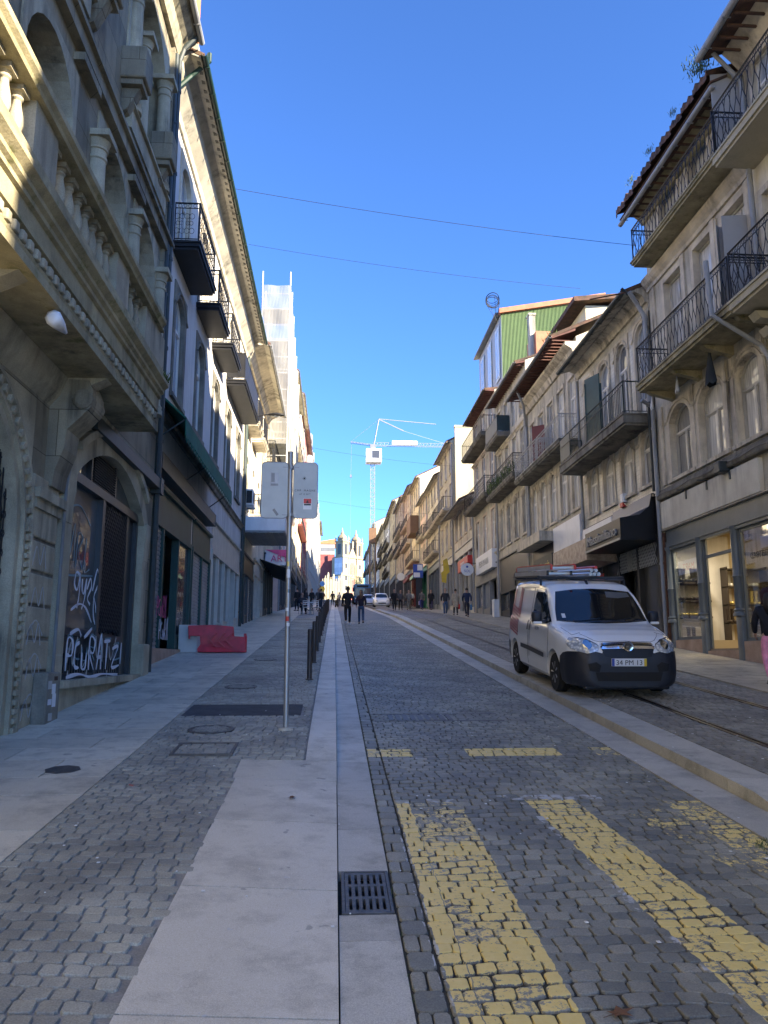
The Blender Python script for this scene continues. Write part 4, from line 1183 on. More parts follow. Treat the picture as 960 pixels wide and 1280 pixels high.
# -- balcony
g = MB(); X = b.X; yb0, yb1 = -9, 12.75; o = b.out
g.box(o(-.05), yb0, 5.40, o(.80), yb1, 5.50)
g.prism([(o(0), 5.501), (o(.78), 5.501), (o(.80), 5.55), (o(.74), 5.58), (o(.74), 5.72), (o(.80), 5.74), (o(.80), 5.95), (o(.84), 5.97), (o(.84), 6.02), (o(.88), 6.05), (o(.88), 6.10), (o(.95), 6.16), (o(.95), 6.22), (o(.90), 6.26), (o(0), 6.26)], 'y', yb0, yb1)
g.box(o(.62), yb0, 6.262, o(.90), yb1-.02, 6.36)
bal = b.P('balcony', g, M['moss_stone'])
g = MB(); y = -2.0; g.box(o(.735), -9, 5.59, o(.745), yb1-.01, 5.71)
while y < yb1-.05: g.bevbox(o(.738), y, 5.595, o(.80), y+.105, 5.705, .018); y += .18
b.P('dentils', g, M['granite_plain'], bal)
g = MB(); piers = [(-5, -4.4), (-.4, .2), (3.4, 4.0), (6.85, 7.45), (9.7, 10.3), (11.3, 12.6)]
for a, c in piers: g.box(o(.64), a, 6.361, o(.88), c, 6.92)
py = [p for pr in piers for p in pr]
for i in range(1, len(py)-1, 2):
    a, c = py[i], py[i+1]; n = int((c-a)/.27); st = (c-a)/n
    if c < 0: continue
    for k in range(n): baluster(g, o(.76), a+st*(k+.5), 6.361, .56, .07)
b.P('balustrade', g, M['granite_plain'], bal, smooth=True, angle=40)
g = MB(); g.prism([(o(.58), 6.92), (o(.62), 6.97), (o(.60), 7.02), (o(.56), 7.06), (o(.56), 7.13), (o(.60), 7.17), (o(.92), 7.17), (o(.96), 7.13), (o(.96), 7.06), (o(.92), 7.02), (o(.90), 6.97), (o(.94), 6.92)], 'y', yb0, 12.3)
b.P('handrail', g, M['moss_stone'], bal)
g = MB(); 
for y in range(0, 4):
    yy = 1.2+3.0*y
    g.prism([(o(0), 5.1), (o(.5), 5.3), (o(.7), 5.399), (o(0), 5.399)], 'y', yy, yy+.25)
g.prism([(o(0), 5.0), (o(.12), 5.15), (o(.2), 5.39), (o(0), 5.39)], 'y', 3, 12.7)
b.P('ceiling_moulding', g, M['granite_plain'], bal)
# -- first and second floor bays
for (y0_, y1_, zt) in ((8.45, 10.15, 9.75), (2.6, 5.4, 9.9), (11.35, 13.05, 9.95), (13.6, 15.25, 9.95), (-3, 0, 9.9)):
    arch_panel((y0_+y1_)/2, y1_-y0_, 6.4, zt-.85, zt, .55)
    g = MB(); x = o(-.5); g.quad((x, y0_-.1, 6.4), (x, y1_+.1, 6.4), (x, y1_+.1, zt), (x, y0_-.1, zt)); p_ = b.P('window', g, M['darkroom'])
    g = MB(); c_ = (y0_+y1_)/2
    g.box(o(-.49), y0_, 6.4, o(-.42), y0_+.1, zt); g.box(o(-.49), y1_-.1, 6.4, o(-.42), y1_, zt); g.box(o(-.49), c_-.05, 6.4, o(-.42), c_+.05, zt); g.box(o(-.49), y0_+.1, 8.6, o(-.43), y1_-.1, 8.72)
    b.P('frame', g, M['stone_paint'], p_)
g = MB()
for y in (11.15, 13.32, 15.45): column(g, o(.06), y, 6.5, 9.55, .15)
for y in (12.75, 15.15): column(g, o(.04), y, 11.15, 13.7, .15)
column(g, o(-.12), 14.0, 11.15, 13.7, .15); column(g, o(.0), 10.2, 11.15, 13.7, .15)
b.P('column', g, M['granite_plain'], smooth=True, angle=40)
g = MB()
for (y0_, y1_) in ((12.55, 15.35), (7.2, 10.2)):
    arch_panel((y0_+y1_)/2, y1_-y0_, 10.75, 13.3, 14.5, .8)
    g.box(o(-.8), y0_, 10.75, o(.14), y1_, 11.12); g.box(o(-.8), y0_-.1, 11.12, o(.2), y1_+.1, 11.18)
    g.quad((o(-.79), y0_-.1, 10.7), (o(-.79), y1_+.1, 10.7), (o(-.79), y1_+.1, 14.6), (o(-.79), y0_-.1, 14.6))
    g.box(o(-.78), (y0_+y1_)/2-.7, 11.2, o(-.70), (y0_+y1_)/2-.5, 13.5); g.box(o(-.78), (y0_+y1_)/2+.5, 11.2, o(-.70), (y0_+y1_)/2+.7, 13.5)
b.P('loggia', g, M['granite_plain'])
g = MB()
for y in (12.2, 14.45, 10.3, 7.0): g.bevbox(o(-.02), y, 11.45, o(.42), y+.5, 12.05, .03); g.box(o(-.02), y+.05, 11.35, o(.36), y+.45, 11.449); g.prism([(o(0), 10.9), (o(.1), 10.95), (o(.2), 11.15), (o(.3), 11.34), (o(0), 11.34)], 'y', y+.15, y+.35)
for y in (10.45, 13.32): g.box(o(-.02), y-.4, 9.98, o(.16), y+.4, 10.1)
g.box(o(-.02), -9, 10.2, o(.13), 16.1, 10.42); g.box(o(-.02), -9, 10.42, o(.2), 16.1, 10.5); g.box(o(-.02), 15.7, 6.3, o(.08), 16.15, 10.2); g.box(o(-.02), 15.7, 10.5, o(.08), 16.15, 15.3)
b.P('string_course', g, M['granite_old'])
b.cornice(15.0, ((0,0),(.1,0),(.16,.12),(.2,.3),(.4,.45),(.5,.6),(.5,.75),(0,.8)))
b.roof(.5, z=15.85, soffit='granite_dark', gutter='pvc_grey')
# drainpipes at the corner
b.pipe(16.02, 1.5, 14.9, 'pipe_dark', .06, .12, top=[(.2, 0, 15.2), (.5, 0, 15.6)])
b.pipe(15.82, 6.6, 14.9, 'pipe_dark', .05, .10)
g = MB(); g.tube([(o(.1), 10.72, 1.35), (o(.1), 10.74, 4.0), (o(.12), 10.76, 4.3)], .022, 6); b.P('conduit', g, M['zinc'])
g = MB(); g.bevbox(o(.06), 10.15, .9, o(.24), 10.62, 1.62, .02)
cab = T('meter_cabinet', g, M['granite_dark'], 'narrow grimy utility cabinet plastered with stickers at the foot of the stone pier', 'cabinet')
for i, (a, c, hgt, mt) in enumerate(((.02, .46, .12, 'panel_white'), (.05, .3, .16, 'panel_white'), (-.12, .52, .10, 'panel_grey'), (-.05, .14, .09, 'panel_grey'), (.08, .62, .05, 'rust'), (-.1, .33, .07, 'chalk'))):
    g = MB(); g.box(o(.241), 10.36+a-.06, .9+c, o(.243), 10.36+a+.07, .9+c+hgt); h = W('sticker', g, M[mt], cab)
g = MB(); g.lathe([(.05,0),(.09,.03),(.07,.2),(.02,.42)], (0,0,0), 8, axis='y')
T('hanging_white_cloth', g, M['panel_white'], 'small white cone-shaped rag hanging under the stone balcony near the left edge', 'rag', loc=(-2.95, 8.0, 5.28), smooth=True)
g = MB(); g.add([(0,0,0),(.0,.08,.02),(.02,.1,-.12),(0,.03,-.2),(0,-.02,-.1),(.03,.04,-.08)], [(0,1,5),(1,2,5),(2,3,5),(3,4,5),(4,0,5)])
T('white_rag', g, M['panel_white'], 'torn white scrap caught under the stone balcony above the arched shop window', 'rag', loc=(-3.25, 10.5, 5.3))
g = MB()
for _ in range(160): blades(g, o(.8), 12.7, 6.25, 1, .12, .3)
T('weed_tuft', g, M['leaf'], 'green tuft of weeds growing on the far end of the stone balcony', 'weeds')

# ---- white building with arched windows and black balconies
b = Bld('white_building', 'white rendered building with brown stone arched windows and black iron balconies, left of the street', 'building', 1, -3.95, 16.35, 33.45, 15.3, 'plaster_white', 'granite_dark', 9)
L2 = b; cs = [19.15, 22.25, 25.35, 28.45, 31.55]
for c in cs:
    b.window(c, 8.0, 1.15, 2.65, rise=.42, style='case', pane='blueglass', sur=.2, hood=True, stone_='granite_dark', d=.14, timber='white_paint', transom=.7)
    b.window(c, 11.62, 1.2, 2.55, rise=.35, style='door', pane='blueglass', sur=.2, stone_='trim', sill=False, d=.14)
for y0_, y1_ in ((17.9, 20.45), (21.3, 23.4), (24.2, 26.4)): b.balcony(y0_, y1_, 11.6, .65, .14, 'scroll', 1.0, st='iron', step=.12)
b.balcony(27.6, 32.6, 11.6, .7, .14, 'plain', 1.0, solid=True, label='long balcony clad in black sheet metal', st='iron')
b.cornice(7.05, ((0,0),(.08,0),(.1,.1),(.16,.16),(0,.2)))
b.cornice(14.65, ((0,0),(.06,0),(.1,.15),(.3,.35),(.36,.42),(.36,.6),(.62,.8),(.7,.86),(.7,1.0),(0,1.05)), mat='plaster_grey')
g = MB(); y = 16.5
while y < 33.4: g.box(b.out(.66), y, 15.30, b.out(.80), y+.10, 15.40); y += .32
b.P('eave_teeth', g, M['granite_dark'])
b.roof(.8, z=15.75, gutter='pipe_green', soffit='plaster_grey')
gap = (17.0, 24.9)
shopfront(b, 16.6, 22.0, 5.6, 'green_paint', 3, fh=.9, shutter=[0], door=1, recess=.03, pil=.10)
shopfront(b, 22.2, 25.4, 5.6, 'green_paint', 2, fh=.9, shutter=[0, 1], recess=.03, pil=.10)
shopfront(b, 25.7, 33.1, 6.2, 'stone_paint', 5, fh=1.1, glass='darkroom', door=3, recess=.05)
b.walls()
b.pipe(16.62, 1.6, 14.6, 'pipe_green', .055, .14, top=[(.5, .1, 15.1), (.9, .1, 15.5), (.9, .1, 15.7)])
b.pipe(16.48, 1.6, 13.5, 'pipe_dark', .07, .1); b.pipe(33.3, 3.0, 14.6, 'pipe_dark', .06, .1)
g = MB(); g.box(b.out(-5), 16.4, 15.9, b.out(-.1), 19.8, 20.5); at = b.P('attic', g, M['plaster_white'])
g = MB(); g.box(b.out(-5), 19.82, 15.7, b.out(-.02), 20.05, 20.7); g.box(b.out(-.12), 16.4, 20.5, b.out(.25), 20.1, 20.7); b.P('tile_verge', g, M['roof_orange'], at)
g = MB(); bb = b.out
g.prism([(bb(0), 7.5), (bb(.02), 7.53), (bb(.75), 6.86), (bb(.73), 6.83)], 'y', 16.7, 24.5)
g.prism([(bb(.73), 6.85), (bb(.75), 6.85), (bb(.76), 6.45), (bb(.74), 6.45)], 'y', 16.7, 24.5)
for i in range(26): g.lathe([(.0, -.012), (.14, 0), (0, .012)], (bb(.75), 16.85+i*.30, 6.46), 8, axis='x')
rt = root('green_awning', (bb(0), 20.6, 6.45), 'dark green scalloped cloth awning over the shuttered shops of the white building', 'awning')
W('cloth', g, M['awning_green'], rt)
g = MB()
for y in (16.75, 20.6, 24.45): g.tube([(bb(.02), y, 6.3), (bb(.74), y, 6.84)], .018, 5); g.tube([(bb(.02), y, 7.5), (bb(.74), y, 6.86)], .014, 5)
g.tube([(bb(.74), 16.7, 6.83), (bb(.74), 24.5, 6.83)], .02, 5); g.box(bb(0), 16.7, 5.75, bb(.3), 24.5, 6.1)
W('frame', g, M['pipe_dark'], rt)
for k, (y, s_, lb) in enumerate(((20.75, .62, 'white painted block standing at the shop threshold behind the red barrier'), )):
    g = MB(); g.bevbox(-3.93, y, gz(y)-.1, -3.45, y+1.9, gz(y+1.9)+s_, .03); T('white_block', g, M['plaster_white'], lb, 'block')
g = MB(); g.box(-3.95, 16.7, 1.3, -3.86, 22.0, 2.0); b.P('base_course', g, M['pinkstone'])
strokes_b = b; sf = b.rt
def strk(*a, **k): return strokes(*a, **k)
b_ = b
for (yy, zz, mt) in ((18.3, 2.2, 'chalk'), (21.4, 2.4, 'black'), (18.0, 2.7, 'magenta')):
    strokes(tag2[:6], yy, zz, .35, bb(.055), .02, mt, ky=.28)
# overhanging dark band
# ---- grey building with sign box
b = Bld('grey_house', 'grey weathered townhouse with small balconies behind the two-panel road sign', 'building', 1, -3.95, 33.6, 44.4, 15.6, 'plaster_beige', 'trim', 9)
b.row(4, 8.3, 1.1, 2.3, style='case', pane='blueglass', rise=.2, d=.14); b.row(4, 12.0, 1.1, 2.4, style='door', pane='curtain', rise=.2, sill=False)
for i in (0, 1, 3): b.balcony(33.9+i*2.7, 36.0+i*2.7, 11.95, .6, .12, 'plain', .95)
b.balcony(36.6, 38.2, 8.3, .55, .12, 'plain', .95)
b.cornice(14.9, ((0,0),(.1,0),(.3,.3),(.75,.5),(.75,.65),(0,.7)))
b.roof(.98, z=15.85, gutter='pvc_grey', soffit='plaster_grey')
shopfront(b, 33.9, 39.0, 6.3, 'dark_paint', 4, shutter=[0, 2], fh=.9, recess=.03); shopfront(b, 39.2, 44.2, 6.6, 'stone_paint', 3, fh=.8)
b.walls(); bb = b.out
b.pipe(33.7, 3.2, 14.8, 'pipe_green', .06, .1)
rt = root('sign_canopy', (bb(0), 35, 6.4), 'plain white box canopy jutting over the sidewalk behind the left road sign panel', 'canopy')
g = MB(); g.box(bb(0), 34.0, 7.15, bb(1.82), 38.2, 7.75); W('fascia_box', g, M['panel_white'], rt)
g = MB(); g.box(bb(0), 34.02, 7.06, bb(1.80), 38.18, 7.145)
for i in range(6): g.box(bb(.1+i*.28), 34.1, 7.03, bb(.14+i*.28), 38.1, 7.058)
W('soffit', g, M['zinc'], rt)
rt = root('air_conditioner', (bb(0), 34.3, 8.3), 'boxy white air conditioning unit on the wall left of the road sign', 'air conditioner')
g = MB(); g.bevbox(bb(.1), 34.0, 8.25, bb(.42), 34.9, 8.95, .03); W('casing', g, M['panel_white'], rt)
g = MB(); g.lathe([(.26,0),(.26,.02),(.2,.03),(0,.03)], (bb(.42), 34.35, 8.6), 16, axis='x'); g.box(bb(.14), 33.985, 8.33, bb(.38), 33.999, 8.87); W('fan_grille', g, M['iron'], rt)
g = MB(); g.box(bb(0), 34.1, 8.17, bb(.45), 34.16, 8.25); g.box(bb(0), 34.7, 8.17, bb(.45), 34.76, 8.25); W('bracket', g, M['galv'], rt)
rt = root('street_lamp', (bb(0), 33.9, 11.9), 'dark wall-mounted street lamp on a horizontal arm at the end of the white building', 'street lamp')
g = MB(); g.tube([(bb(0), 33.9, 12.05), (bb(.9), 33.9, 12.25), (bb(1.0), 33.9, 12.25)], .03, 6); g.box(bb(0), 33.8, 11.85, bb(.03), 34.0, 12.3); W('arm', g, M['iron'], rt)
g = MB(); g.lathe([(.02,0),(.09,.05),(.16,.25),(.17,.45),(.1,.66),(.02,.75)], (0,0,0), 12, axis='x'); g.xf(Matrix.Translation((bb(.95), 33.9, 12.25)) @ Matrix.Diagonal((1,1,.5,1))); W('lamp_head', g, M['iron'], rt, smooth=True)
g = MB(); g.lathe([(.05,0),(.11,.2),(.05,.4)], (0,0,0), 10, axis='x'); g.xf(Matrix.Translation((bb(1.1), 33.9, 12.19)) @ Matrix.Diagonal((1,1,.4,1))); W('lens', g, M['panel_grey'], rt, smooth=True)
# shop with pink sign
b = Bld('narrow_house', 'narrow cream townhouse above the pink shop sign on the left', 'building', 1, -3.95, 44.5, 51.5, 17.6, 'plaster_cream', 'trim', 9)
b.row(3, 9.6, 1.1, 2.2, style='case', pane='curtain'); b.row(3, 13.2, 1.1, 2.2, style='door', pane='curtain', sill=False); b.balcony(44.9, 51.1, 13.1, .5, .12, 'plain')
b.roof(.6, gutter='pvc_grey'); shopfront(b, 44.8, 51.2, 7.6, 'dark_paint', 4, fh=.7); b.walls()
sgn = sign_right(45.0, 50.5, 6.9, 7.75, -2.7, 'MART', 'panel_white', 'magenta', 'pink and white shop sign reading MART above a dark awning', depth=1.2, size=.62, side=1, name='shop_sign')
g = MB(); t = text_mb('ART', .52, .006); t.xf(txt_cam(-3.1, 44.93, 7.1)); g.merge(t); W('end_lettering', g, M['magenta'], sgn)
g = MB(); g.prism([(-3.9, 7.77), (-2.68, 7.77), (-2.68, 7.3)], 'y', 44.94, 44.98); W('pink_corner', g, M['magenta'], sgn)
g = MB(); g.prism([(-3.95, 6.9), (-3.93, 6.92), (-2.3, 6.35), (-2.3, 6.1), (-2.32, 6.1), (-2.32, 6.32)], 'y', 42.2, 52.0)
T('dark_awning', g, M['cloth_dark'], 'black cloth awning sticking out beneath the pink shop sign', 'awning')
# netted scaffold
rt = root('netted_scaffold', (-3.3, 46, 12), 'tall white scaffold wrapped in pale debris netting rising above the left roofs', 'scaffold')
sx0, sx1 = -4.5, -2.85; sy = [45.2, 47.3, 49.4, 51.5, 53.6, 55.7, 57.8]; tops = [23.9, 23.6, 22.9, 22.3, 21.8, 21.5, 21.2]
g = MB()
for y, tp in zip(sy, tops):
    for x in (sx0, sx1): g.tube([(x, y, gz(y, .1) if x == sx0 else 12.2), (x, y, tp+.8)], .045, 5)
for y, y2, tp in zip(sy[:-1], sy[1:], tops[1:]):
    z = 12.3
    while z < tp:
        for x in (sx0, sx1): g.tube([(x, y, z), (x, y2, z)], .03, 4)
        g.tube([(sx0, y, z), (sx1, y, z)], .03, 4); z += 1.0
W('tubes', g, M['scaff'], rt)
g = MB()
for y, y2, tp in zip(sy[:-1], sy[1:], tops[1:]):
    z = 12.3
    while z < tp-1: g.box(sx0, y, z, sx1-.05, y2, z+.05); z += 2.0
W('decks', g, M['panel_grey'], rt)
nm = bpy.data.materials.new('see_through_netting'); nm.use_nodes = True; nt = nm.node_tree; nt.nodes.clear()
out = N(nt, 'ShaderNodeOutputMaterial'); a = N(nt, 'ShaderNodeBsdfTransparent'); d = N(nt, 'ShaderNodeBsdfDiffuse'); tl = N(nt, 'ShaderNodeBsdfTranslucent'); mx = N(nt, 'ShaderNodeMixShader'); m2 = N(nt, 'ShaderNodeMixShader')
d.inputs[0].default_value = (.52,.50,.46,1); tl.inputs[0].default_value = (.45,.44,.42,1); m2.inputs[0].default_value = .35; mx.inputs[0].default_value = .5
nt.links.new(d.outputs[0], m2.inputs[1]); nt.links.new(tl.outputs[0], m2.inputs[2]); nt.links.new(a.outputs[0], mx.inputs[1]); nt.links.new(m2.outputs[0], mx.inputs[2]); nt.links.new(mx.outputs[0], out.inputs[0])
g = MB()
def net(g, ax, y0_, y1_, x0_, x1_, z0_, za, zb_):
    n = 10; m_ = 14
    o = len(g.v)
    for i in range(n+1):
        for j in range(m_+1):
            f = i/n; h = j/m_; zt_ = za+(zb_-za)*f; y = y0_+(y1_-y0_)*f; x = x0_+(x1_-x0_)*f; z = z0_+(zt_-z0_)*h
            w = .05*math.sin(f*PI*3+h*9)*math.sin(h*14)
            g.v.append((x+(w if ax == 'x' else 0), y+(w if ax == 'y' else 0), z))
    for i in range(n):
        for j in range(m_): a = o+i*(m_+1)+j; g.f.append((a, a+m_+1, a+m_+2, a+1)); g.m.append(0)
for y, y2, ta, tb in zip(sy[:-1], sy[1:], tops[:-1], tops[1:]): net(g, 'x', y, y2, sx1+.06, sx1+.06, 12.3, ta-.1, tb-.1)
net(g, 'y', sy[0]-.05, sy[0]-.05, sx0, sx1+.05, 14, tops[0]-.1, tops[0]-.1)
net(g, 'y', sy[-1]+.05, sy[-1]+.05, sx0, sx1+.05, 12.3, tops[-1]-.1, tops[-1]-.1)
W('netting', g, nm, rt)
# farther left houses
def far_house(name, label, side, X, y0, y1, eave, wall, st, floors, group, ov=.6, win=(1.0, 2.0), n=3, bal=None, pane='curtain', rail='plain', shop='dark_paint', fh=3.3, z1=None, mat_roof='roof_tile', rise=.0, hollow=None, shopz=None):
    b = Bld(name, label, 'building', side, X, y0, y1, eave, wall, st, 9, group)
    gf = gz((y0+y1)/2, 0)+ (shopz or 3.9)
    zz = [gf+.75+i*((eave-gf-.3)/floors) for i in range(floors)]
    for i, z in enumerate(zz):
        hgt = min(win[1], (eave-gf-.3)/floors-.8)
        b.row(n, z, win[0], hgt, style='case', pane=pane, detail=1, d=.12, sur=.12, rise=rise, sill=True)
        if bal and i in bal: b.balcony(y0+.3, y1-.3, z-.02, bal[i], .14, rail, .95, corbels=False, step=.2)
    b.cornice(eave-.35, ((0,0),(.08,0),(.2,.2),(.3,.3),(0,.35)))
    b.roof(ov, mat=mat_roof, gutter='zinc', soffit='plaster_grey')
    shopfront(b, y0+.25, y1-.25, gf, shop, max(2, int((y1-y0)/2.2)), glass='darkroom', fh=.7)
    b.walls()
    b.pipe((y0+.12), gz(y0, .2), eave-.4, 'pvc_grey', .06, .08)
    return b
far_house('townhouse', 'plain pale house of the left row behind the viewpoint', 1, -3.7, -42, -9.1, 15.0, 'plaster_cream', 'trim', 3, None, n=12)  # unseen, added as a pale sunlit wall that throws warm bounce up the street
GL = 'houses farther up the left side'
b = Bld('scaffolded_house', 'house hidden behind the near white scaffold netting', 'building', 1, -4.6, 51.7, 58.2, 21.5, 'plaster_grey', 'trim', 9, None)
b.row(2, 12, 1.1, 2, detail=1); b.row(2, 16, 1.1, 2, detail=1); b.roof(.3); shopfront(b, 51.9, 58.0, 8.6, 'stone_paint', 3); b.walls()
far_house('townhouse', 'orange-brown townhouse with white bay windows just beyond the white scaffold', 1, -4.1, 58.4, 70, 23.0, 'plaster_pink', 'plaster_white', 4, GL, n=3, bal={1: .6, 2: .6}, pane='curtain')
far_house('townhouse', 'pale yellow townhouse with a glazed balcony, third house past the scaffold on the left', 1, -4.1, 70.2, 84, 28.0, 'plaster_cream', 'trim', 5, GL, n=3, bal={2: .7, 3: .7})
far_house('townhouse', 'tall townhouse with a red-brown tiled edge, highest on the far left', 1, -4.1, 84.2, 98, 30.5, 'plaster_yellow', 'plaster_red', 5, GL, n=3, bal={1: .6})
far_house('townhouse', 'red-brown clad townhouse at the end of the left skyline', 1, -4.1, 98.2, 114, 31.2, 'plaster_red', 'trim', 5, GL, n=3)
b = Bld('netted_house', 'distant building wrapped in white sheeting at the far left end of the street', 'building', 1, -4.1, 122, 200, 36, 'netting', 'scaff', 9, None)
b.roof(.2, gutter=None); b.walls(); g = MB()
for i in range(20): g.tube([(b.out(.15), 122+i*4, 14), (b.out(.15), 122+i*4, 36.5+(i % 3))], .08, 4)
for i in range(10): g.tube([(b.out(.16), 122, 15+i*2.1), (b.out(.16), 200, 19+i*1.9)], .06, 4)
b.P('scaffold_tube', g, M['scaff'])
far_house('townhouse', 'low beige house between the red-brown house and the sheeted building', 1, -4.1, 114.2, 121.8, 24, 'plaster_beige', 'trim', 3, GL, n=3)
far_house('townhouse', 'last plain house of the left row beside the church square', 1, -4.1, 200.2, 225, 36, 'plaster_grey', 'trim', 3, GL, n=5)
# ------------------------------------------------------------------ RIGHT ROW
XR = 9.45
# unseen end of the row (its shade falls on the street): plain but complete houses beside and behind the viewpoint
GR0 = 'houses of the right row beside the viewpoint'
far_house('townhouse', 'beige townhouse of the right row beside the viewpoint', -1, XR, -2.2, 7.9, 20.6, 'plaster_grey', 'trim', 3, GR0, n=3, bal={1: .6}, rail='plain')
far_house('townhouse', 'low rendered house of the right row behind the viewpoint', -1, XR, -9, -2.4, 8.0, 'plaster_beige', 'trim', 1, GR0, n=3)
# ---- R0: pale house cut by the right edge
b = Bld('pale_corner_house', 'pale rendered house cut off by the right photo edge, with a smooth pale balcony soffit', 'building', -1, XR-.02, 8.1, 16.05, 15.85, 'plaster_beige', 'trim', 9)
for i, c in enumerate((9.3, 11.6, 13.7, 15.2)):
    b.window(c, 13.15, 1.0, 2.1, style='case', timber='white_paint', pane='blueglass', sur=.14)
    b.window(c, 9.35, 1.05, 2.6, style='door', timber='white_paint', pane='blueglass', sur=.16, sill=False)
    b.window(c, 6.5, 1.05, 2.2, style='case', timber='grey_paint', pane='curtain', sur=.16, rise=.25)
b.balcony(8.3, 16.0, 13.0, .95, .2, 'wavy', 1.15, st='plaster_cream', corbels=False, label='balcony with smooth white soffit')
b.balcony(8.3, 15.6, 9.3, 1.05, .2, 'wavy', 1.1, st='plaster_cream', corbels=False)
g = MB()
for i in range(3): g.prism([(b.out(0), 8.95-i*.33), (b.out(.7-.2*i), 8.95-i*.33), (b.out(.6-.2*i), 8.8-i*.33), (b.out(0), 8.75-i*.33)], 'y', 15.2, 15.5)
b.P('stepped_bracket', g, M['plaster_cream'])
b.cornice(15.2, ((0,0),(.3,.35),(.5,.55),(0,.6)))
b.roof(1.0, z=16.1, soffit='roof_tile', gutter='pvc_grey', gr=.09)
shopfront(b, 8.3, 15.9, 5.35, 'shop_grey', 4, fh=.5)
b.walls()
b.pipe(15.72, 6.2, 8.0, 'pvc_grey', .055, .12, top=[(.2, .25, 8.5), (1.1, .55, 9.3), (1.15, .55, 10.6)])
b.pipe(15.98, 10.0, 14.6, 'pvc_grey', .055, .12, top=[(.12, 0, 15.0), (.9, -.1, 15.75)])

# ---- R1: granite house with shoe shop
b = Bld('granite_house', 'grimy granite townhouse with two long wavy-railed balconies above the lit shoe shop, right side', 'building', -1, XR, 16.15, 22.25, 15.35, 'plaster_grey', 'trim', 9)
R1 = b; o = b.out
for c, w in ((20.68, 1.32), (18.86, 1.34), (17.0, 1.22)):
    b.window(c, 6.72, w, 1.98, rise=.38, style='case', timber='stone_paint', pane='curtain', sur=.18, hood=True, transom=.64, d=.2)
for c, w in ((20.5, 1.22), (18.6, 1.2), (17.0, 1.1)):
    b.window(c, 9.42, w, 3.05, style='cross', timber='stone_paint', pane='curtain', sur=.16, sill=False, transom=.72, d=.2)
    b.window(c, 13.35, w, 1.75, style='case', timber='stone_paint', pane='curtain', sur=.14, sill=False, d=.2, transom=.7)
b.balcony(16.2, 21.5, 13.32, .78, .11, 'wavy', 1.0, st='moss_stone', step=.105, corbels=False)
b.balcony(15.75, 21.15, 9.38, .98, .17, 'wavy', 1.08, st='moss_stone', step=.105, corbels=True)
b.cornice(12.72, ((0,0),(.06,0),(.08,.1),(.16,.18),(.22,.3),(.22,.38),(0,.4)))
b.cornice(6.25, ((0,0),(.15,0),(.17,.04),(.17,.12),(.09,.2),(.07,.3),(0,.3)), mat='granite_dark')
b.cornice(14.95, ((0,0),(.1,0),(.16,.15),(.35,.3),(.35,.42),(0,.45)), mat='moss_stone')
g = MB()
for y in (16.25, 17.95, 19.72, 21.75): g.box(o(-.02), y, 6.65, o(.05), y+.22, 8.95); g.box(o(-.02), y, 9.4, o(.05), y+.22, 12.7)
b.P('pilaster', g, M['trim'])
b.roof(.8, z=15.55, tiles=True, soffit='roof_tile', gutter='pvc_grey', gr=.075)
# shop of cast-iron posts
zb_, zt_ = 2.28, 4.95
b.holes.append((16.25, 22.1, 1.0, 5.35)); b.walls()
g = MB(); posts = [21.93, 20.05, 18.2, 16.4]
for y in posts:
    g.bevbox(o(-.12), y-.13, 1.2, o(.06), y+.13, 2.75, .02); g.lathe([(.16,0),(.16,.06),(.13,.1),(.15,.14),(.11,.18),(.105,.9),(.125,.93),(.105,.96),(.095,2.0),(.12,2.05),(.12,2.12)], (o(.0), y, 2.752), 14)
    g.box(o(-.12), y-.12, 2.75, o(-.02), y+.12, 5.1)
g.box(o(-.14), 16.25, 5.02, o(.03), 22.1, 5.35); g.box(o(-.1), 16.25, 4.86, o(.07), 22.1, 5.02); g.box(o(-.1), 16.25, 4.78, o(.04), 22.1, 4.86)
sf = b.P('shopfront', g, M['shop_grey'], angle=40, smooth=True)
g = MB(); x = o(-.06)
for a, c, z0_ in ((20.2, 21.8, 2.35), (16.53, 18.05, 2.25)):
    g.box(x-.03, a, z0_-.08, x+.03, c, z0_); g.box(x-.03, a, z0_, x+.03, a+.06, 4.78); g.box(x-.03, c-.06, z0_, x+.03, c, 4.78); g.box(x-.03, a+.06, 4.7, x+.03, c-.06, 4.78)
g.box(x+.0, 19.85, 1.95, x+.05, 19.92, 4.78); g.box(x, 18.33, 1.95, x+.05, 18.4, 4.78); g.box(x, 18.4, 4.3, x+.05, 19.85, 4.38)
b.P('window_frame', g, M['shop_grey'], sf)
for a, c, z0_ in ((20.26, 21.74, 2.35), (16.59, 17.99, 2.25)):
    g = MB(); g.quad((x, a, z0_), (x, c, z0_), (x, c, 4.7), (x, a, 4.7)); b.P('shop_window', g, M['clear'], sf)
g = MB(); g.box(x-.02, 18.42, 2.05, x+.06, 18.5, 4.28); g.box(x+.95, 18.40, 2.05, x+.98, 18.44, 4.28); g.box(x+.02, 18.42, 2.02, x+.98, 18.46, 2.2); g.box(x+.02, 18.42, 4.2, x+.98, 18.46, 4.28)
dr = b.P('open_door', g, M['shopdark'], sf)
g = MB(); g.quad((x+.06, 18.44, 2.2), (x+.95, 18.44, 2.2), (x+.95, 18.44, 4.2), (x+.06, 18.44, 4.2)); b.P('door_glass', g, M['clear'], dr)
g = MB(); g.box(o(-.2), 16.2, 1.0, o(.04), 18.2, 2.17); g.box(o(-.2), 20.05, 1.0, o(.04), 22.15, 2.27); g.box(o(-.3), 18.2, 1.0, o(.03), 20.05, 1.97); b.P('plinth', g, M['pinkstone'])
t = text_mb('CARTBELO', .20, .002); t.xf(txt_right(o(-.055)-.012+.0, 17.15, 4.02)); b.P('window_lettering', t, M['black'], sf)
g = MB(); xi0, xi1 = XR+.14, XR+5.2
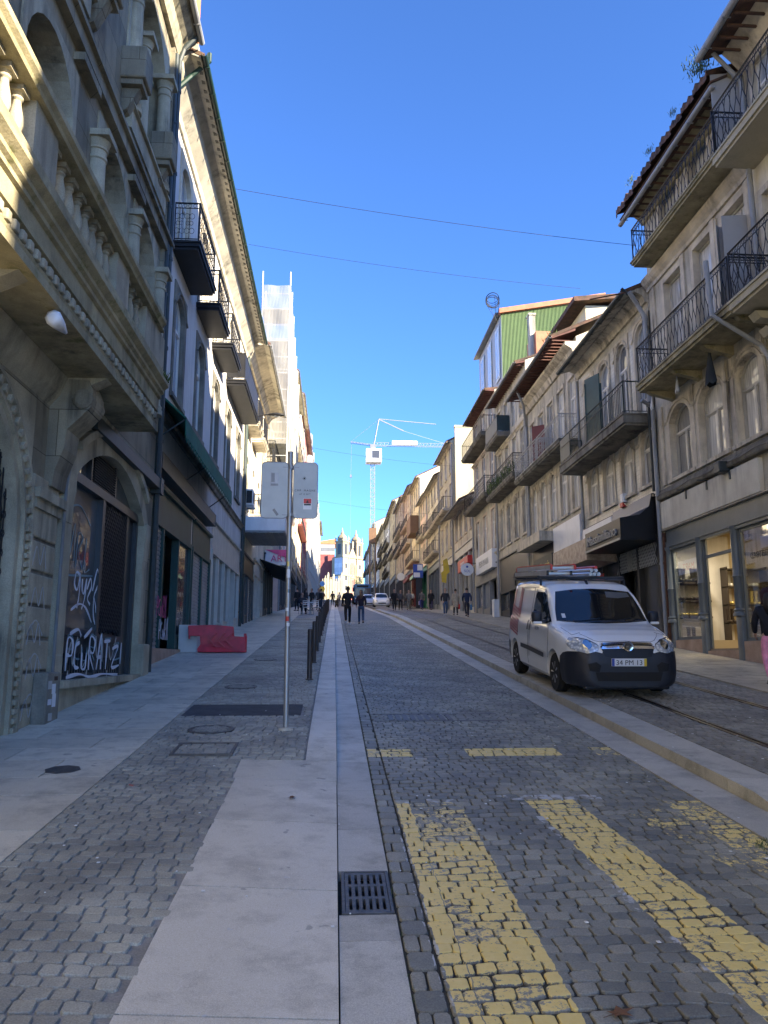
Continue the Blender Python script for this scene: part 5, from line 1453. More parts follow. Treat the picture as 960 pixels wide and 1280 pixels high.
g.quad((xi1,16.3,1.7),(xi1,22.05,1.7),(xi1,22.05,5.3),(xi1,16.3,5.3)); g.quad((xi0,16.3,1.7),(xi1,16.3,1.7),(xi1,16.3,5.3),(xi0,16.3,5.3)); g.quad((xi0,22.05,1.7),(xi1,22.05,1.7),(xi1,22.05,5.3),(xi0,22.05,5.3)); g.quad((xi0,16.3,5.3),(xi1,16.3,5.3),(xi1,22.05,5.3),(xi0,22.05,5.3))
b.P('shop_wall', g, M['shopwall'], sf)
g = MB(); g.box(xi0-.1, 20.1, 2.021, xi0+1.3, 22.0, 2.24); b.P('window_floor', g, M['shopwall'], sf)
g = MB(); g.box(xi0-.1, 16.3, 1.7, xi1, 22.05, 2.02); b.P('shop_floor', g, M['woodfloor'], sf)
g = MB(); g.box(xi0+.02, 21.98, 2.02, xi0+1.6, 22.04, 5.2); b.P('display_back_panel', g, M['plaster_white'], sf)
b.cornice(5.36, ((.0,0),(.12,0),(.12,.02),(0,.02)), name='fascia_ledge')
g = MB(); g.bevbox(o(.0), 16.7, 5.40, o(.13), 22.05, 6.17, .01); f = b.P('fascia_panel', g, M['plaster_fascia'])
g = MB()
for y in (17.9, 19.1, 20.3): g.box(o(.13), y, 5.95, o(.16), y+.05, 6.2); g.box(o(.13), y, 6.17, o(.4), y+.03, 6.2)
b.P('lamp_bracket', g, M['pipe_dark'], f)
g = MB(); g.bevbox(o(0), 18.0, 6.14, o(.35), 18.3, 6.42, .03); b.P('junction_box', g, M['pipe_dark'])
g = MB()
for i in range(40): 
    a = i/39; y = 16.2+5.9*a; g.v.append((0,0,0)) if False else None
g.tube([(o(.16), 16.2+5.9*i/20, 6.30+.025*math.sin(i*1.7)) for i in range(21)], .012, 4); g.tube([(o(.18), 16.2+5.9*i/20, 6.36+.03*math.sin(i*1.1)) for i in range(21)], .008, 4)
b.P('facade_cable', g, M['black'])
b.pipe(22.2, 1.8, 8.9, 'pvc_grey', .06, .12, top=[(.12, 0, 9.1), (.5, -.15, 9.25)])
b.pipe(22.35, 9.3, 12.0, 'pvc_grey', .07, .12, top=[(.3, .05, 12.4), (.6, -.1, 12.75)])
b.pipe(22.05, 1.8, 5.3, 'rust', .05, .08)
b.pipe(16.12, 1.7, 5.8, 'rust', .075, .1)
# lamps, shelves and shoes
for k, (px, py) in enumerate(((10.6, 17.0), (11.6, 17.8), (11.0, 18.9), (12.4, 16.9), (12.6, 19.0), (10.4, 16.5), (13.2, 17.8))):
    g = MB(); g.lathe([(.16, 0), (.17, .02), (.17, .05), (0, .05)], (0,0,0), 16); rt = T('ceiling_lamp', g, M['white'], 'round lit lamp in the ceiling of the shoe shop', 'lamp', 'ceiling lamps of the shoe shop', loc=(px, py, 5.24))
    g = MB(); g.lathe([(0, 0), (.15, 0)], (0,0,-.005), 16); L('diffuser', g, M['lamp'], rt)
ld = bpy.data.lights.new('shop_light', 'AREA'); ld.shape = 'RECTANGLE'; ld.size = 3.5; ld.size_y = 4; ld.energy = 42; ld.color = (1, .80, .48)
lo = bpy.data.objects.new('shop_light', ld); lo.location = (12.2, 18.6, 5.2); link(lo)
ld = bpy.data.lights.new('window_light', 'AREA'); ld.size = .35; ld.energy = 11; ld.color = (1, .86, .62)
lo = bpy.data.objects.new('window_light', ld); lo.location = (XR+.35, 21.0, 4.75); link(lo)
def shoe(kind, x, y, z, rz, mat, lab, grp):
    g = MB()
    if kind == 'shoe':
        for s_ in (0, .1):
            g.lathe([(.0,-.13),(.035,-.12),(.042,-.03),(.036,.04),(.045,.1),(.0,.14)], (0,0,0), 8, axis='y'); g.v[-48:] = [(a+s_, b_, c+.05) for a, b_, c in g.v[-48:]]
            g.box(s_-.02, -.12, 0, s_+.02, -.07, .06)
    else:
        for s_ in (0, .13):
            g.lathe([(.05,0),(.045,.1),(.055,.3),(.065,.38)], (s_, 0, 0), 8); g.bevbox(s_-.045, -.02, 0, s_+.045, .18, .07, .02)
    return T(kind, g, M[mat], lab, kind, grp, loc=(x, y, z), rz=rz, smooth=True, angle=50)
for i, (zz, nm_, mt, kd) in enumerate(((3.86, 'top', 'black', 'boot'), (3.36, 'middle', 'shopdark', 'shoe'), (2.92, 'lower', 'gold', 'shoe'))):
    g = MB(); g.bevbox(XR+.2, 21.55, zz-.06, XR+.95, 21.97, zz, .01); T('shop_shelf', g, M['shopdark'], 'dark wooden shelf in the left shop window, '+nm_+' one of three', 'shelf', 'shelves in the shoe shop window')
    for k in range(4):
        if kd == 'boot' and k % 2 == 0: shoe('boot', XR+.26+k*.18, 21.72, zz+.002, rnd.uniform(-.3, .3)+PI, 'black', 'pair of black ankle boots on the top shelf of the left shop window', 'black boots on the top shelf')
        else: shoe('shoe', XR+.26+k*.18, 21.74, zz+.002, rnd.uniform(-.3, .3)+PI, mt if kd == 'shoe' else 'black', {'black': 'pair of black shoes on the top shelf of the left shop window', 'shopdark': 'pair of dark brown shoes on the middle shelf of the left shop window', 'gold': 'pair of pale gold shoes on the lower shelf of the left shop window'}[mt], nm_+' shelf shoes in the left shop window')
shoe('boot', XR+.35, 21.5, 2.25, 2.9, 'shopdark', 'pair of tall brown boots standing on the floor of the left shop window', 'boots on the window floor')
shoe('shoe', XR+.75, 21.5, 2.25, 3.1, 'white', 'pair of white shoes on the floor of the left shop window', 'white shoes on the window floor')
for k, (x_, y_, h_) in enumerate(((XR+1.3, 17.2, .9), (XR+1.6, 18.9, .75), (XR+.7, 16.9, 1.1))):
    g = MB(); g.bevbox(x_-.35, y_-.35, 2.03, x_+.35, y_+.35, 2.03+h_, .02)
    T('display_table', g, M['shopdark'], ('dark display table behind the CARTBELO window', 'dark display table seen through the open shop door', 'dark display plinth right against the lettered shop window')[k], 'table', 'display tables of the shoe shop')
    for j in range(4): shoe('shoe' if (j+k) % 2 else 'boot', x_-.22+(j % 2)*.4, y_-.2+(j//2)*.4, 2.032+h_, 1.4+j*.2, ('gold', 'shopdark', 'white')[(j+k) % 3], 'small display '+('shoe' if (j+k) % 2 else 'boot')+' pair in '+('pale gold', 'dark brown', 'white')[(j+k) % 3]+(' on the table behind the CARTBELO window', ' on the table behind the open door', ' on the plinth against the lettered window')[k], 'shoes on the shop tables')
g = MB()
for zz in (2.75, 3.25, 3.75, 4.25): g.box(10.9, 21.6, zz-.03, 13.2, 22.0, zz)
for x_ in (10.9, 12.05, 13.17): g.box(x_, 21.6, 2.03, x_+.03, 22.0, 4.3)
T('shoe_rack', g, M['shopdark'], 'tall dark shelving against the far wall inside the open shop door', 'shelving')
for zi, zz in enumerate((2.75, 3.25, 3.75)):
    for k in range(6): shoe('shoe' if (k+zi) % 3 else 'boot', 11.05+k*.36, 21.75, zz+.002, PI+rnd.uniform(-.3, .3), ('shopdark', 'gold', 'white', 'red')[(k*2+zi) % 4], 'small '+('shoe' if (k+zi) % 3 else 'boot')+' pair in '+('dark brown', 'pale gold', 'white', 'red')[(k*2+zi) % 4]+', '+('lowest', 'middle', 'upper')[zi]+' row of the shelving inside the door', 'shoes on the shelving inside the shop')
# shutters folded out on the balconies (pale grey panels)
g = MB(); g.add([(o(.02+.0),16.5,9.45),(o(.55),16.75,9.45),(o(.8),16.4,9.45)]+[(o(.02),16.5,11.6),(o(.55),16.75,11.75),(o(.8),16.4,11.6)], [(0,1,4,3),(1,2,5,4)])
g.prism([(o(.05), 16.42), (o(.60), 16.50), (o(.62), 16.46), (o(.06), 16.38)], 'z', 9.45, 11.85)
b.P('open_shutter', g, M['shutter_grey'])
g = MB(); g.prism([(o(.05), 16.16), (o(.72), 16.28), (o(.73), 16.24), (o(.06), 16.12)], 'z', 13.36, 15.35); b.P('open_shutter', g, M['shutter_grey'])
for k, (y, lab, mt, s_) in enumerate(((17.75, 'black cloth hanging in a bunch under the lower right balcony', 'cloth_dark', 1.0), (19.6, 'small pale rag caught under the lower right balcony', 'panel_grey', .5), (21.3, 'white tatter hanging at the drainpipe below the right balconies', 'panel_white', .4))):
    g = MB(); n = 9; o_ = len(g.v)
    for j in range(5):
        for i in range(n+1):
            a = i/n*2*PI; r = (.03+.16*j/4)*s_*(1+.3*math.sin(3*a+k)); g.v.append((.6*r*math.cos(a), r*math.sin(a), -.22*j*s_+(.05*math.sin(a*4) if j == 4 else 0)))
    for j in range(4):
        for i in range(n): q = j*(n+1)+i; g.f.append((q, q+1, q+n+2, q+n+1)); g.m.append(0)
    T('hanging_cloth', g, M[mt], lab, 'cloth', loc=(o(.5), y, 9.1), smooth=True)
for (y, z, x0_, lab) in ((21.6, 10.3, .98, 'slim iron bar sticking out level with the lower right balcony'), (17.2, 12.9, .8, 'thin pole poking out beneath the upper right balcony')):
    pass
g = MB(); g.tube([(o(1.0), 21.5, 12.35), (o(1.95), 21.9, 12.3)], .022, 5); T('iron_bar', g, M['rust'], 'dark iron bar jutting into the sky left of the upper right balcony', 'bar')
g = MB()
for i in range(700):
    y = rnd.choice([16.3, 16.5, 16.4, 16.6, 19.6, 18.0, 21.0])+rnd.gauss(0, .10); c_ = y < 17
    blades(g, o(.85+rnd.gauss(0, .13 if c_ else .03)), y, 15.55+(abs(rnd.gauss(0, .22)) if c_ else rnd.uniform(.05, .15)), 1, .10 if c_ else .06, .12)
T('roof_weeds', g, M['leaf'], 'green weeds sprouting along the tiled eave at the top right', 'weeds')

# ---- R2: arched-window house
b = Bld('arched_window_house', 'tiled house with arched windows and a long dark balcony above the black lettered canopy', 'building', -1, XR, 22.35, 29.35, 12.95, 'tile_grey', 'trim', 9, ridge=2.0)
o = b.out
for c, w in ((28.2, .98), (26.5, 1.02), (24.72, 1.02), (23.0, 1.0)):
    b.window(c, 6.95, w, 1.68, rise=.42, style='case', pane='curtain', timber='white_paint', sur=.15, hood=True, transom=.66, d=.13)
    b.window(c, 9.15, w, 2.9, rise=.42, style='door', pane='blueglass' if c < 27 else 'curtain', timber='white_paint', sur=.15, hood=True, sill=False, transom=.7, d=.13)
b.balcony(22.5, 29.3, 9.0, .9, .30, 'plain', 1.0, iron='iron_green', st='granite_dark', step=.14)
b.cornice(12.5, ((0,0),(.08,0),(.15,.2),(.35,.3),(.35,.42),(0,.45)))
b.roof(.75, z=13.1, soffit='plaster_grey', gutter='pipe_dark', gr=.085)
shopfront(b, 22.55, 29.2, 6.55, 'black_sheet', 4, fh=1.3, door=1); b.walls()
g = MB(); g.prism([(o(.25), 26.1), (o(.8), 26.25), (o(.82), 26.22), (o(.27), 26.06)], 'z', 9.03, 11.2); g.prism([(o(.8), 26.25), (o(.55), 25.5), (o(.52), 25.5), (o(.77), 26.27)], 'z', 9.03, 11.35); b.P('green_shutter', g, M['green_paint'])
g = MB()
for i in range(5): g.box(o(.87), 28.0-i*.02, 9.1, o(.885), 29.2, 9.95) if i == 0 else None
b.P('railing_panel', g, M['iron_green'])
rt = root('black_canopy', (o(0), 24.4, 5.0), 'black box canopy with raised metal lettering over the shop behind the van', 'canopy')
g = MB(); g.prism([(o(.02), 5.2), (o(1.1), 5.2), (o(1.1), 5.85), (o(.5), 5.95), (o(.2), 6.2), (o(.1), 6.6), (o(.02), 6.6)], 'y', 22.7, 26.0); W('box', g, M['black_sheet'], rt)
t = text_mb('Massimiliano', .44, .025); xs = [v[0] for v in t.v]; k = 2.7/(max(xs)-min(xs)); t.xf(Matrix.Diagonal((k,1,1,1))); t.xf(txt_right(o(1.13), 24.35, 5.38)); W('lettering', t, M['galv'], rt)
g = MB(); g.box(o(1.10), 22.72, 5.2, o(1.13), 25.98, 5.26); W('lower_trim', g, M['galv'], rt)
g = MB(); x = o(.03)
for i in range(26):
    for sg in (1, -1): g.tube([(x, 22.7+i*.12, 4.5 if sg > 0 else 5.15), (x, 22.7+i*.12+.4, 5.15 if sg > 0 else 4.5)], .012, 4)
b.P('lattice_band', g, M['panel_grey'])
g = MB(); g.prism([(o(.02), 4.95), (o(1.05), 5.02), (o(1.05), 5.75), (o(.02), 5.85)], 'y', 26.1, 30.2)
T('marble_canopy', g, M['marble'], 'streaked brown and cream slab canopy left of the black lettered canopy', 'canopy')
g = MB(); g.box(o(.02), 26.1, 5.86, o(.14), 29.25, 6.5); b.P('upper_fascia', g, M['panel_white'])
g = MB(); g.box(o(.0), 23.3, 3.1, o(.05), 24.1, 3.1+.5); 
g = MB(); g.box(o(.07), 27.3, 3.9, o(.09), 28.1, 4.7); T('shop_poster', g, M['red'], 'orange-red square poster glowing in the shop window behind the van roof', 'poster')
g = MB(); g.box(o(.07), 28.12, 3.9, o(.09), 28.7, 4.7); T('shop_poster', g, M['green_metal'], 'green poster beside the orange-red one behind the van roof', 'poster')
g = MB(); g.bevbox(o(.0), 24.9, 6.75, o(.16), 25.15, 7.05, .03); g.mi = 1; g.prism([(o(.02), 6.6), (o(.17), 6.6), (o(.17), 6.75)], 'y', 24.9, 25.15); T('alarm_box', g, [M['panel_white'], M['red']], 'white and red alarm box between the arched windows above the black canopy', 'alarm box')
b.pipe(29.3, 6.6, 12.4, 'pvc_grey', .05, .1); b.pipe(22.45, 6.6, 12.0, 'pipe_dark', .05, .12, top=[(.3, -.05, 12.5), (.8, -.1, 12.9)])
# ---- R3
b = Bld('white_rail_house', 'grey townhouse with a pale scrollwork balcony and a red half-open shutter, right side', 'building', -1, XR, 29.45, 37.6, 14.35, 'plaster_grey', 'trim', 9, ridge=2.0)
o = b.out
for i in range(5):
    c = 30.25+i*1.62
    b.window(c, 7.55, .95, 2.1, rise=.32, style='case', pane='curtain', timber='white_paint', sur=.13, d=.12, hood=True)
    b.window(c, 10.35, .95, 2.55, rise=.0, style='door', pane='curtain', timber='white_paint', sur=.13, sill=False, d=.12)
b.balcony(29.6, 33.2, 10.2, .8, .16, 'scroll', 1.0, iron='iron_pale', st='granite_dark', step=.16); b.balcony(33.3, 37.4, 10.2, .8, .16, 'scroll', 1.0, iron='iron_pale', st='granite_dark', step=.16)
b.cornice(13.6, ((0,0),(.1,0),(.2,.25),(.45,.4),(.45,.52),(0,.55)))
b.roof(1.0, z=14.75, gutter='zinc', soffit='soffit_red')
g = MB(); g.prism([(o(.3), 33.5), (o(.75), 33.9), (o(.77), 33.86), (o(.32), 33.46)], 'z', 10.25, 11.9); g.prism([(o(.75), 33.9), (o(.5), 34.5), (o(.48), 34.5), (o(.73), 33.88)], 'z', 10.25, 12.0); b.P('red_shutter', g, M['red_paint'])
shopfront(b, 33.4, 37.4, 6.9, 'black_sheet', 2, fh=1.7, door=0); shopfront(b, 29.7, 33.2, 5.4, 'dark_paint', 2, fh=.5); b.walls()
g = MB(); g.box(o(.03), 29.5, 5.45, o(.16), 33.25, 7.2); b.P('white_fascia', g, M['panel_white'])
g = MB(); g.box(o(.05), 33.3, 6.72, o(.75), 37.5, 7.15); b.P('stone_ledge', g, M['trim'])
sign_right(33.7, 36.9, 5.45, 6.25, o(.12), 'Ourivesaria', 'pipe_dark', 'gold', 'dark framed sign with gold script over the black shopfront on the right', depth=.1, size=.5)
sign_right(38.1, 41.2, 5.35, 6.1, o(.12), 'Joias', 'pipe_dark', 'gold', 'smaller dark sign with gold lettering left of the other gold-lettered one', depth=.1, size=.45)
b.pipe(37.55, 7.3, 13.0, 'pvc_grey', .06, .1, top=[(.5, -1.2, 13.7), (.9, -1.6, 14.3)])
g = MB()
for _ in range(80): blades(g, o(.9), 30.0+rnd.gauss(0, .3), 14.45, 1, .16, .4)
T('gutter_weeds', g, M['leaf'], 'yellow-green weeds in the gutter below the green metal gable', 'weeds')
# attic block behind R3/R2
g = MB(); g.box(XR+.9, 30.8, 13.0, XR+4.5, 34.5, 16.3); rt = root('rear_house', (XR+4, 32, 12), 'ochre wall with a dark roof edge rising behind the roofs right of the green gable', 'building')
W('wall', g, M['plaster_yellow'], rt); g = MB(); g.prism([(XR+.3, 16.3), (XR+4.9, 16.75), (XR+4.9, 16.95), (XR+.3, 16.5)], 'y', 30.4, 35); W('roof', g, M['roof_tile'], rt)
# ---- R4
b = Bld('narrow_balcony_house', 'narrow townhouse with plants on its balconies, just before the tall green-gabled house on the right', 'building', -1, XR, 37.75, 45.3, 16.6, 'plaster_grey', 'trim', 9, ridge=1.6)
o = b.out
for i in range(4):
    c = 38.7+i*1.85
    b.window(c, 7.9, .95, 2.2, rise=.3, style='case', pane='curtain', timber='grey_paint', d=.12, hood=True); b.window(c, 10.9, .95, 2.4, style='door', pane='curtain', timber='stone_paint', sill=False, d=.12); b.window(c, 14.0, .95, 1.8, style='case', pane='curtain', timber='stone_paint', d=.12, sill=False)
b.balcony(38.0, 44.9, 10.8, .75, .16, 'scroll', 1.0, st='granite_dark', step=.18); b.balcony(41.5, 44.9, 13.9, .75, .2, 'plain', .9, solid=True, st='granite_dark', iron='iron_green')
b.cornice(13.4); b.roof(.5, gutter='zinc'); shopfront(b, 38.0, 45.0, 7.3, 'dark_paint', 3, fh=2.0, door=1); b.walls()
b.pipe(37.85, 4.0, 14, 'pvc_grey', .06, .1); b.pipe(45.15, 4.6, 16, 'pvc_grey', .06, .1)
g = MB(); g.box(o(-.75), 38.3, 16.5, o(-2.2), 40.2, 18.35); b.P('orange_shed', g, M['orange_metal'])
g = MB(); g.box(o(-.55), 38.7, 16.4, o(-.85), 39.2, 19.4); g.box(o(-.5), 38.65, 19.4, o(-.9), 39.25, 19.5); b.P('chimney', g, M['plaster_grey'])
g = MB()
for _ in range(700): blades(g, o(.7+rnd.uniform(-.25, .12)), rnd.uniform(38.2, 44.6), 10.9+rnd.uniform(0, .5), 1, .16, .1)
o_ = T('balcony_plants', g, M['leaf'], 'straggling green plants on the balcony of the narrow house before the green gable', 'plants')
# ---- R5 tall with green corrugated gable
b = Bld('green_gabled_house', 'tall townhouse whose attic end wall is bright green corrugated metal under an orange verge', 'building', -1, XR, 45.4, 53.1, 17.7, 'plaster_grey', 'trim_pink', 9, ridge=.5)
o = b.out
for i in range(3):
    c = 46.7+i*2.55
    b.window(c, 8.2, 1.1, 2.4, rise=.0, style='case', pane='curtain', timber='white_paint', st=None) if False else b.window(c, 8.2, 1.1, 2.4, style='case', pane='curtain', timber='white_paint', stone_='trim_pink', d=.12)
    b.window(c, 11.5, 1.15, 3.0, style='door', pane='blueglass', timber='white_paint', stone_='trim_pink', sill=False, d=.12); b.window(c, 15.2, 1.1, 2.0, style='door', pane='curtain', timber='white_paint', d=.12, sill=False)
b.balcony(45.6, 52.9, 11.4, .75, .16, 'scroll', 1.0, st='granite_dark', step=.2); b.balcony(45.6, 52.9, 15.1, .85, .16, 'plain', 1.0, st='granite_dark', step=.16)
b.cornice(14.5); b.cornice(7.7, mat='trim'); b.roof(.6, gutter='pipe_dark')
shopfront(b, 45.8, 52.8, 7.3, 'zinc', 3, fh=.9, glass='blueglass', door=0); b.walls()
gx = XR+.55
g = MB(); g.box(gx, 45.5, 17.9, gx+6.6, 53.0, 22.5); g.box(gx-.02, 45.5, 17.9, gx, 53, 18.0); at = b.P('attic', g, M['shutter_grey'])
g = MB(); n = 150; vs = []; fs = []
for i in range(n+1):
    x = gx-.02+6.4*i/n; zt_ = 22.45+1.15*i/n; y = 45.42+.018*(1 if i % 2 else -1)
    vs += [(x, y, 16.5), (x, y, zt_)]
for i in range(n): fs.append((2*i, 2*i+2, 2*i+3, 2*i+1))
g.add(vs, fs); b.P('green_gable', g, M['green_metal'], at)
g = MB(); g.prism([(gx-.15, 22.45), (gx+6.5, 23.65), (gx+6.5, 23.95), (gx-.15, 22.75)], 'y', 45.2, 45.6); b.P('orange_verge', g, M['orange_metal'], at)
g = MB(); g.prism([(gx-.35, 22.5), (gx+6.5, 23.6), (gx+6.5, 23.72), (gx-.35, 22.62)], 'y', 45.6, 53.3); b.P('attic_roof', g, M['zinc'], at)
for i in range(3):
    y = 46.6+i*2.5; g = MB(); g.box(gx-.06, y-.6, 18.6, gx-.03, y+.6, 22.0); w_ = b.P('attic_window', g, M['white_paint'], at)
    g = MB(); 
    for s_ in (-1, 1): g.box(gx-.075, y+(.05 if s_ > 0 else -.5), 18.8, gx-.062, y+(.5 if s_ > 0 else -.05), 21.8)
    b.P('pane', g, M['curtain'], w_)
g = MB(); g.lathe([(.25,0),(.22,.5),(.3,.55),(.0,.75)], (gx+5.6, 46, 23.4), 8); b.P('chimney_pot', g, M['zinc'], at)
sign_right(45.9, 51.2, 7.0, 8.1, o(.3), 'PERFUMARIA', 'panel_white', 'galv', 'large pale box sign over the glazed shop at the foot of the green-gabled house', depth=.4, size=.55)
rt = root('round_sign', (o(.8), 52.0, 7.2), 'round white hanging sign with a blue word, nearest disc sign on the right', 'hanging sign')
g = MB(); g.lathe([(0,-.04),(.42,-.04),(.42,.04),(0,.04)], (o(.75), 52.0, 7.5), 24, axis='y'); W('disc', g, M['panel_white'], rt)
t = text_mb('SOL', .24, .004); t.xf(txt_cam(o(.75), 51.955, 7.32)); W('lettering', t, M['blue'], rt)
g = MB(); g.lathe([(0,-.046),(.08,-.046),(.08,-.041)], (o(.75), 52.0, 7.68), 10, axis='y'); W('emblem', g, M['blue'], rt)
g = MB(); g.tube([(o(0), 52.0, 7.9), (o(.8), 52.0, 7.95)], .02, 5); W('bracket', g, M['iron'], rt)
g = MB()
def ringpts(c, r, tilt, n=20): return [(c[0]+r*math.cos(2*PI*i/n), c[1]+r*math.sin(2*PI*i/n)*math.cos(tilt), c[2]+r*math.sin(2*PI*i/n)*math.sin(tilt)) for i in range(n+1)]
for k in range(6): g.tube(ringpts((9.35, 44.8, 22.9+.06*k), .42-.03*(k % 3), 1.3+.25*k), .018, 4, cap=False)
for k in range(5): g.tube([(9.35+.4*math.cos(k*1.26), 44.8, 22.9+.4*math.sin(k*1.26)), (9.7, 45.3, 21.9)], .012, 3)
T('wire_ornament', g, M['iron'], 'tangled wire hoop ornament above the tip of the green gable', 'wire ornament')
# ---- farther right houses
GR = 'houses farther up the right side'
rows = [  # y0,y1,eave,ov,wall,st,floors,bal,label,timber/shop,mat
 (53.2, 62.3, 12.9, 1.0, 'plaster_beige', 'trim_pink', 1, {}, 'low beige house under a deep dark eave, just past the tall green-gabled one', 'stone_paint'),
 (62.5, 70.5, 19.3, .5, 'plaster_cream', 'trim', 3, {1: .8}, 'house with a bare pale yellow side wall facing the camera', 'stone_paint'),
 (70.7, 80.0, 18.4, .5, 'plaster_beige', 'trim', 3, {0: .6, 1: .6}, 'beige house with two grey balconies just past the bare yellow side wall', 'shop_grey'),
 (80.2, 87.0, 18.6, .5, 'plaster_pink', 'trim', 3, {1: .6}, 'salmon house whose balcony hangs above the mint green shopfront', 'awning_green'),
 (87.2, 97.0, 22.0, .5, 'plaster_yellow', 'trim', 3, {0: .9}, 'taller ochre house with a brown timber balcony box', 'red_paint'),
 (97.2, 108, 23.1, .5, 'plaster_beige', 'trim_pink', 4, {1: .6, 2: .6}, 'tall beige house past the brown balcony box', 'dark_paint'),
 (108.2, 122, 24.0, .5, 'plaster_grey', 'trim', 4, {1: .6, 2: .6}, 'grey house with stacked balconies midway up the far right row', 'dark_paint'),
 (122.2, 136, 26.2, .6, 'plaster_cream', 'trim', 4, {1: .6}, 'cream house with a brown roof edge high on the far right skyline', 'dark_paint'),
 (136.2, 150, 26.0, .6, 'tile_grey', 'granite_dark', 4, {0: .6, 1: .6, 2: .6}, 'dark grey tiled house left of the cream skyline house', 'dark_paint'),
 (150.2, 166, 27.0, .6, 'plaster_grey', 'granite_dark', 4, {1: .6, 2: .6}, 'grimy grey house just right of the crane mast', 'dark_paint'),
 (166.2, 184, 27.5, .6, 'tile_grey', 'granite_dark', 4, {1: .6}, 'dark house directly behind the crane mast', 'dark_paint'),
 (184.2, 204, 33.0, .6, 'plaster_cream', 'trim', 4, {1: .6}, 'tall pale house showing beside the crane mast', 'dark_paint'),
 (204.2, 226, 31.0, .6, 'tile_grey', 'granite_dark', 3, {1: .6}, 'grey tiled house near the top of the street on the right', 'dark_paint'),
 (226.2, 250, 32.0, .6, 'plaster_grey', 'granite_dark', 3, {1: .6}, 'last dark house of the right row next to the church', 'dark_paint')]
for k, (a, c, ev, ov, wl, st_, fl, bl, lab, shp) in enumerate(rows):
    h = far_house('townhouse', lab, -1, XR, a, c, ev, wl, st_, fl, GR, ov=ov, n=4 if c-a > 9 else 3, bal=bl, shop=shp, rail='plain', pane='curtain' if k % 3 else 'blueglass', shopz=4.3 if k else 5.0, win=(1.05, 2.2))
g = MB(); g.box(XR+.15, 62.1, 11, XR+8, 62.45, 20.2); g.box(XR+.1, 62.05, 20.2, XR+8.1, 62.5, 20.35)
T('party_wall', g, M['plaster_cream'], 'bare sunlit pale yellow end wall facing down the street', 'wall')
g = MB(); g.prism([(XR-.5, 13.2), (XR+.3, 13.6), (XR+.3, 14.0)], 'y', 53.3, 62); 
b = Bld('set_back_block', 'bulky cream gable with an orange roof rising behind the far right houses', 'building', -1, XR+3, 88, 96, 25.5, 'plaster_cream', 'trim', 12, ridge=3.5); b.roof(.3, mat='roof_orange', gutter=None); b.walls()
g = MB(); g.box(XR-1.0, 88.5, 15.6, XR-.05, 93.0, 17.6); T('balcony_box', g, M['brown_net'], 'brown timber balcony enclosure on the ochre far house', 'enclosure')
# hanging and fascia signs along the right
sign_right(54.2, 58.6, 7.9, 8.75, XR-.35, 'OPTICA', 'red', 'white', 'small red box sign on the low beige house', depth=.35, size=.5)
g = MB(); g.tube([(XR, 63.0, 9.0), (XR-.9, 63.0, 9.05)], .03, 5); g.mi = 1; g.prism([(XR-.95, 7.7), (XR-.6, 7.6), (XR-.55, 8.3), (XR-.3, 8.5), (XR-.5, 9.6), (XR-.85, 9.4), (XR-.8, 8.6), (XR-1.0, 8.4)], 'y', 62.96, 63.04)
T('key_sign', g, [M['iron'], M['yellow']], 'bright yellow irregular hanging sign high above the sidewalk', 'hanging sign')
rt = root('square_sign', (XR-1.2, 76, 9.2), 'square blue and white hanging sign on a black post panel', 'hanging sign')
g = MB(); g.box(XR-1.95, 75.95, 9.3, XR-1.0, 76.05, 10.6); W('panel', g, M['blue'], rt)
g = MB(); g.box(XR-1.9, 75.93, 9.35, XR-1.3, 75.945, 9.8); g.box(XR-1.55, 75.93, 10.0, XR-1.05, 75.945, 10.55); W('white_marks', g, M['white'], rt)
g = MB(); g.box(XR-1.7, 75.97, gz(76, .1), XR-1.1, 76.03, 9.3); W('post_panel', g, M['black'], rt)
g = MB(); g.lathe([(0,-.04),(.5,-.04),(.5,.04),(0,.04)], (XR-.8, 104, 12.2), 20, axis='y'); g.tube([(XR, 104, 12.3), (XR-.8, 104, 12.3)], .04, 5); T('round_sign', g, M['panel_white'], 'small round white hanging sign far up the right side', 'hanging sign')
g = MB(); g.prism([(XR-.05, 10.9), (XR-1.3, 10.3), (XR-1.3, 10.0), (XR-.05, 10.6)], 'y', 80.5, 86.5); T('mint_awning', g, M['blueglass'] if False else plain('mint_green_awning', (.30,.50,.42), .7), 'mint green shop awning far up the right side', 'awning')
g = MB(); g.prism([(XR-.05, 11.4), (XR-1.3, 10.8), (XR-1.3, 10.4), (XR-.05, 10.9)], 'y', 88, 95); T('red_awning', g, M['red_paint'], 'dark red shop awning just beyond the mint green one', 'awning')
for k, (y, x_) in enumerate(((43.6, 8.85), (44.0, 8.9))):
    g = MB(); g.bevbox(x_-.15, y-.2, gz(y, .12), x_+.15, y+.2, gz(y, .13)+.95, .02); T('white_board', g, M['panel_white'], ('white folded board leaning at the foot of the dark narrow house, nearer one', 'white folded board leaning at the foot of the dark narrow house, farther one')[k], 'board', 'white boards on the right sidewalk')
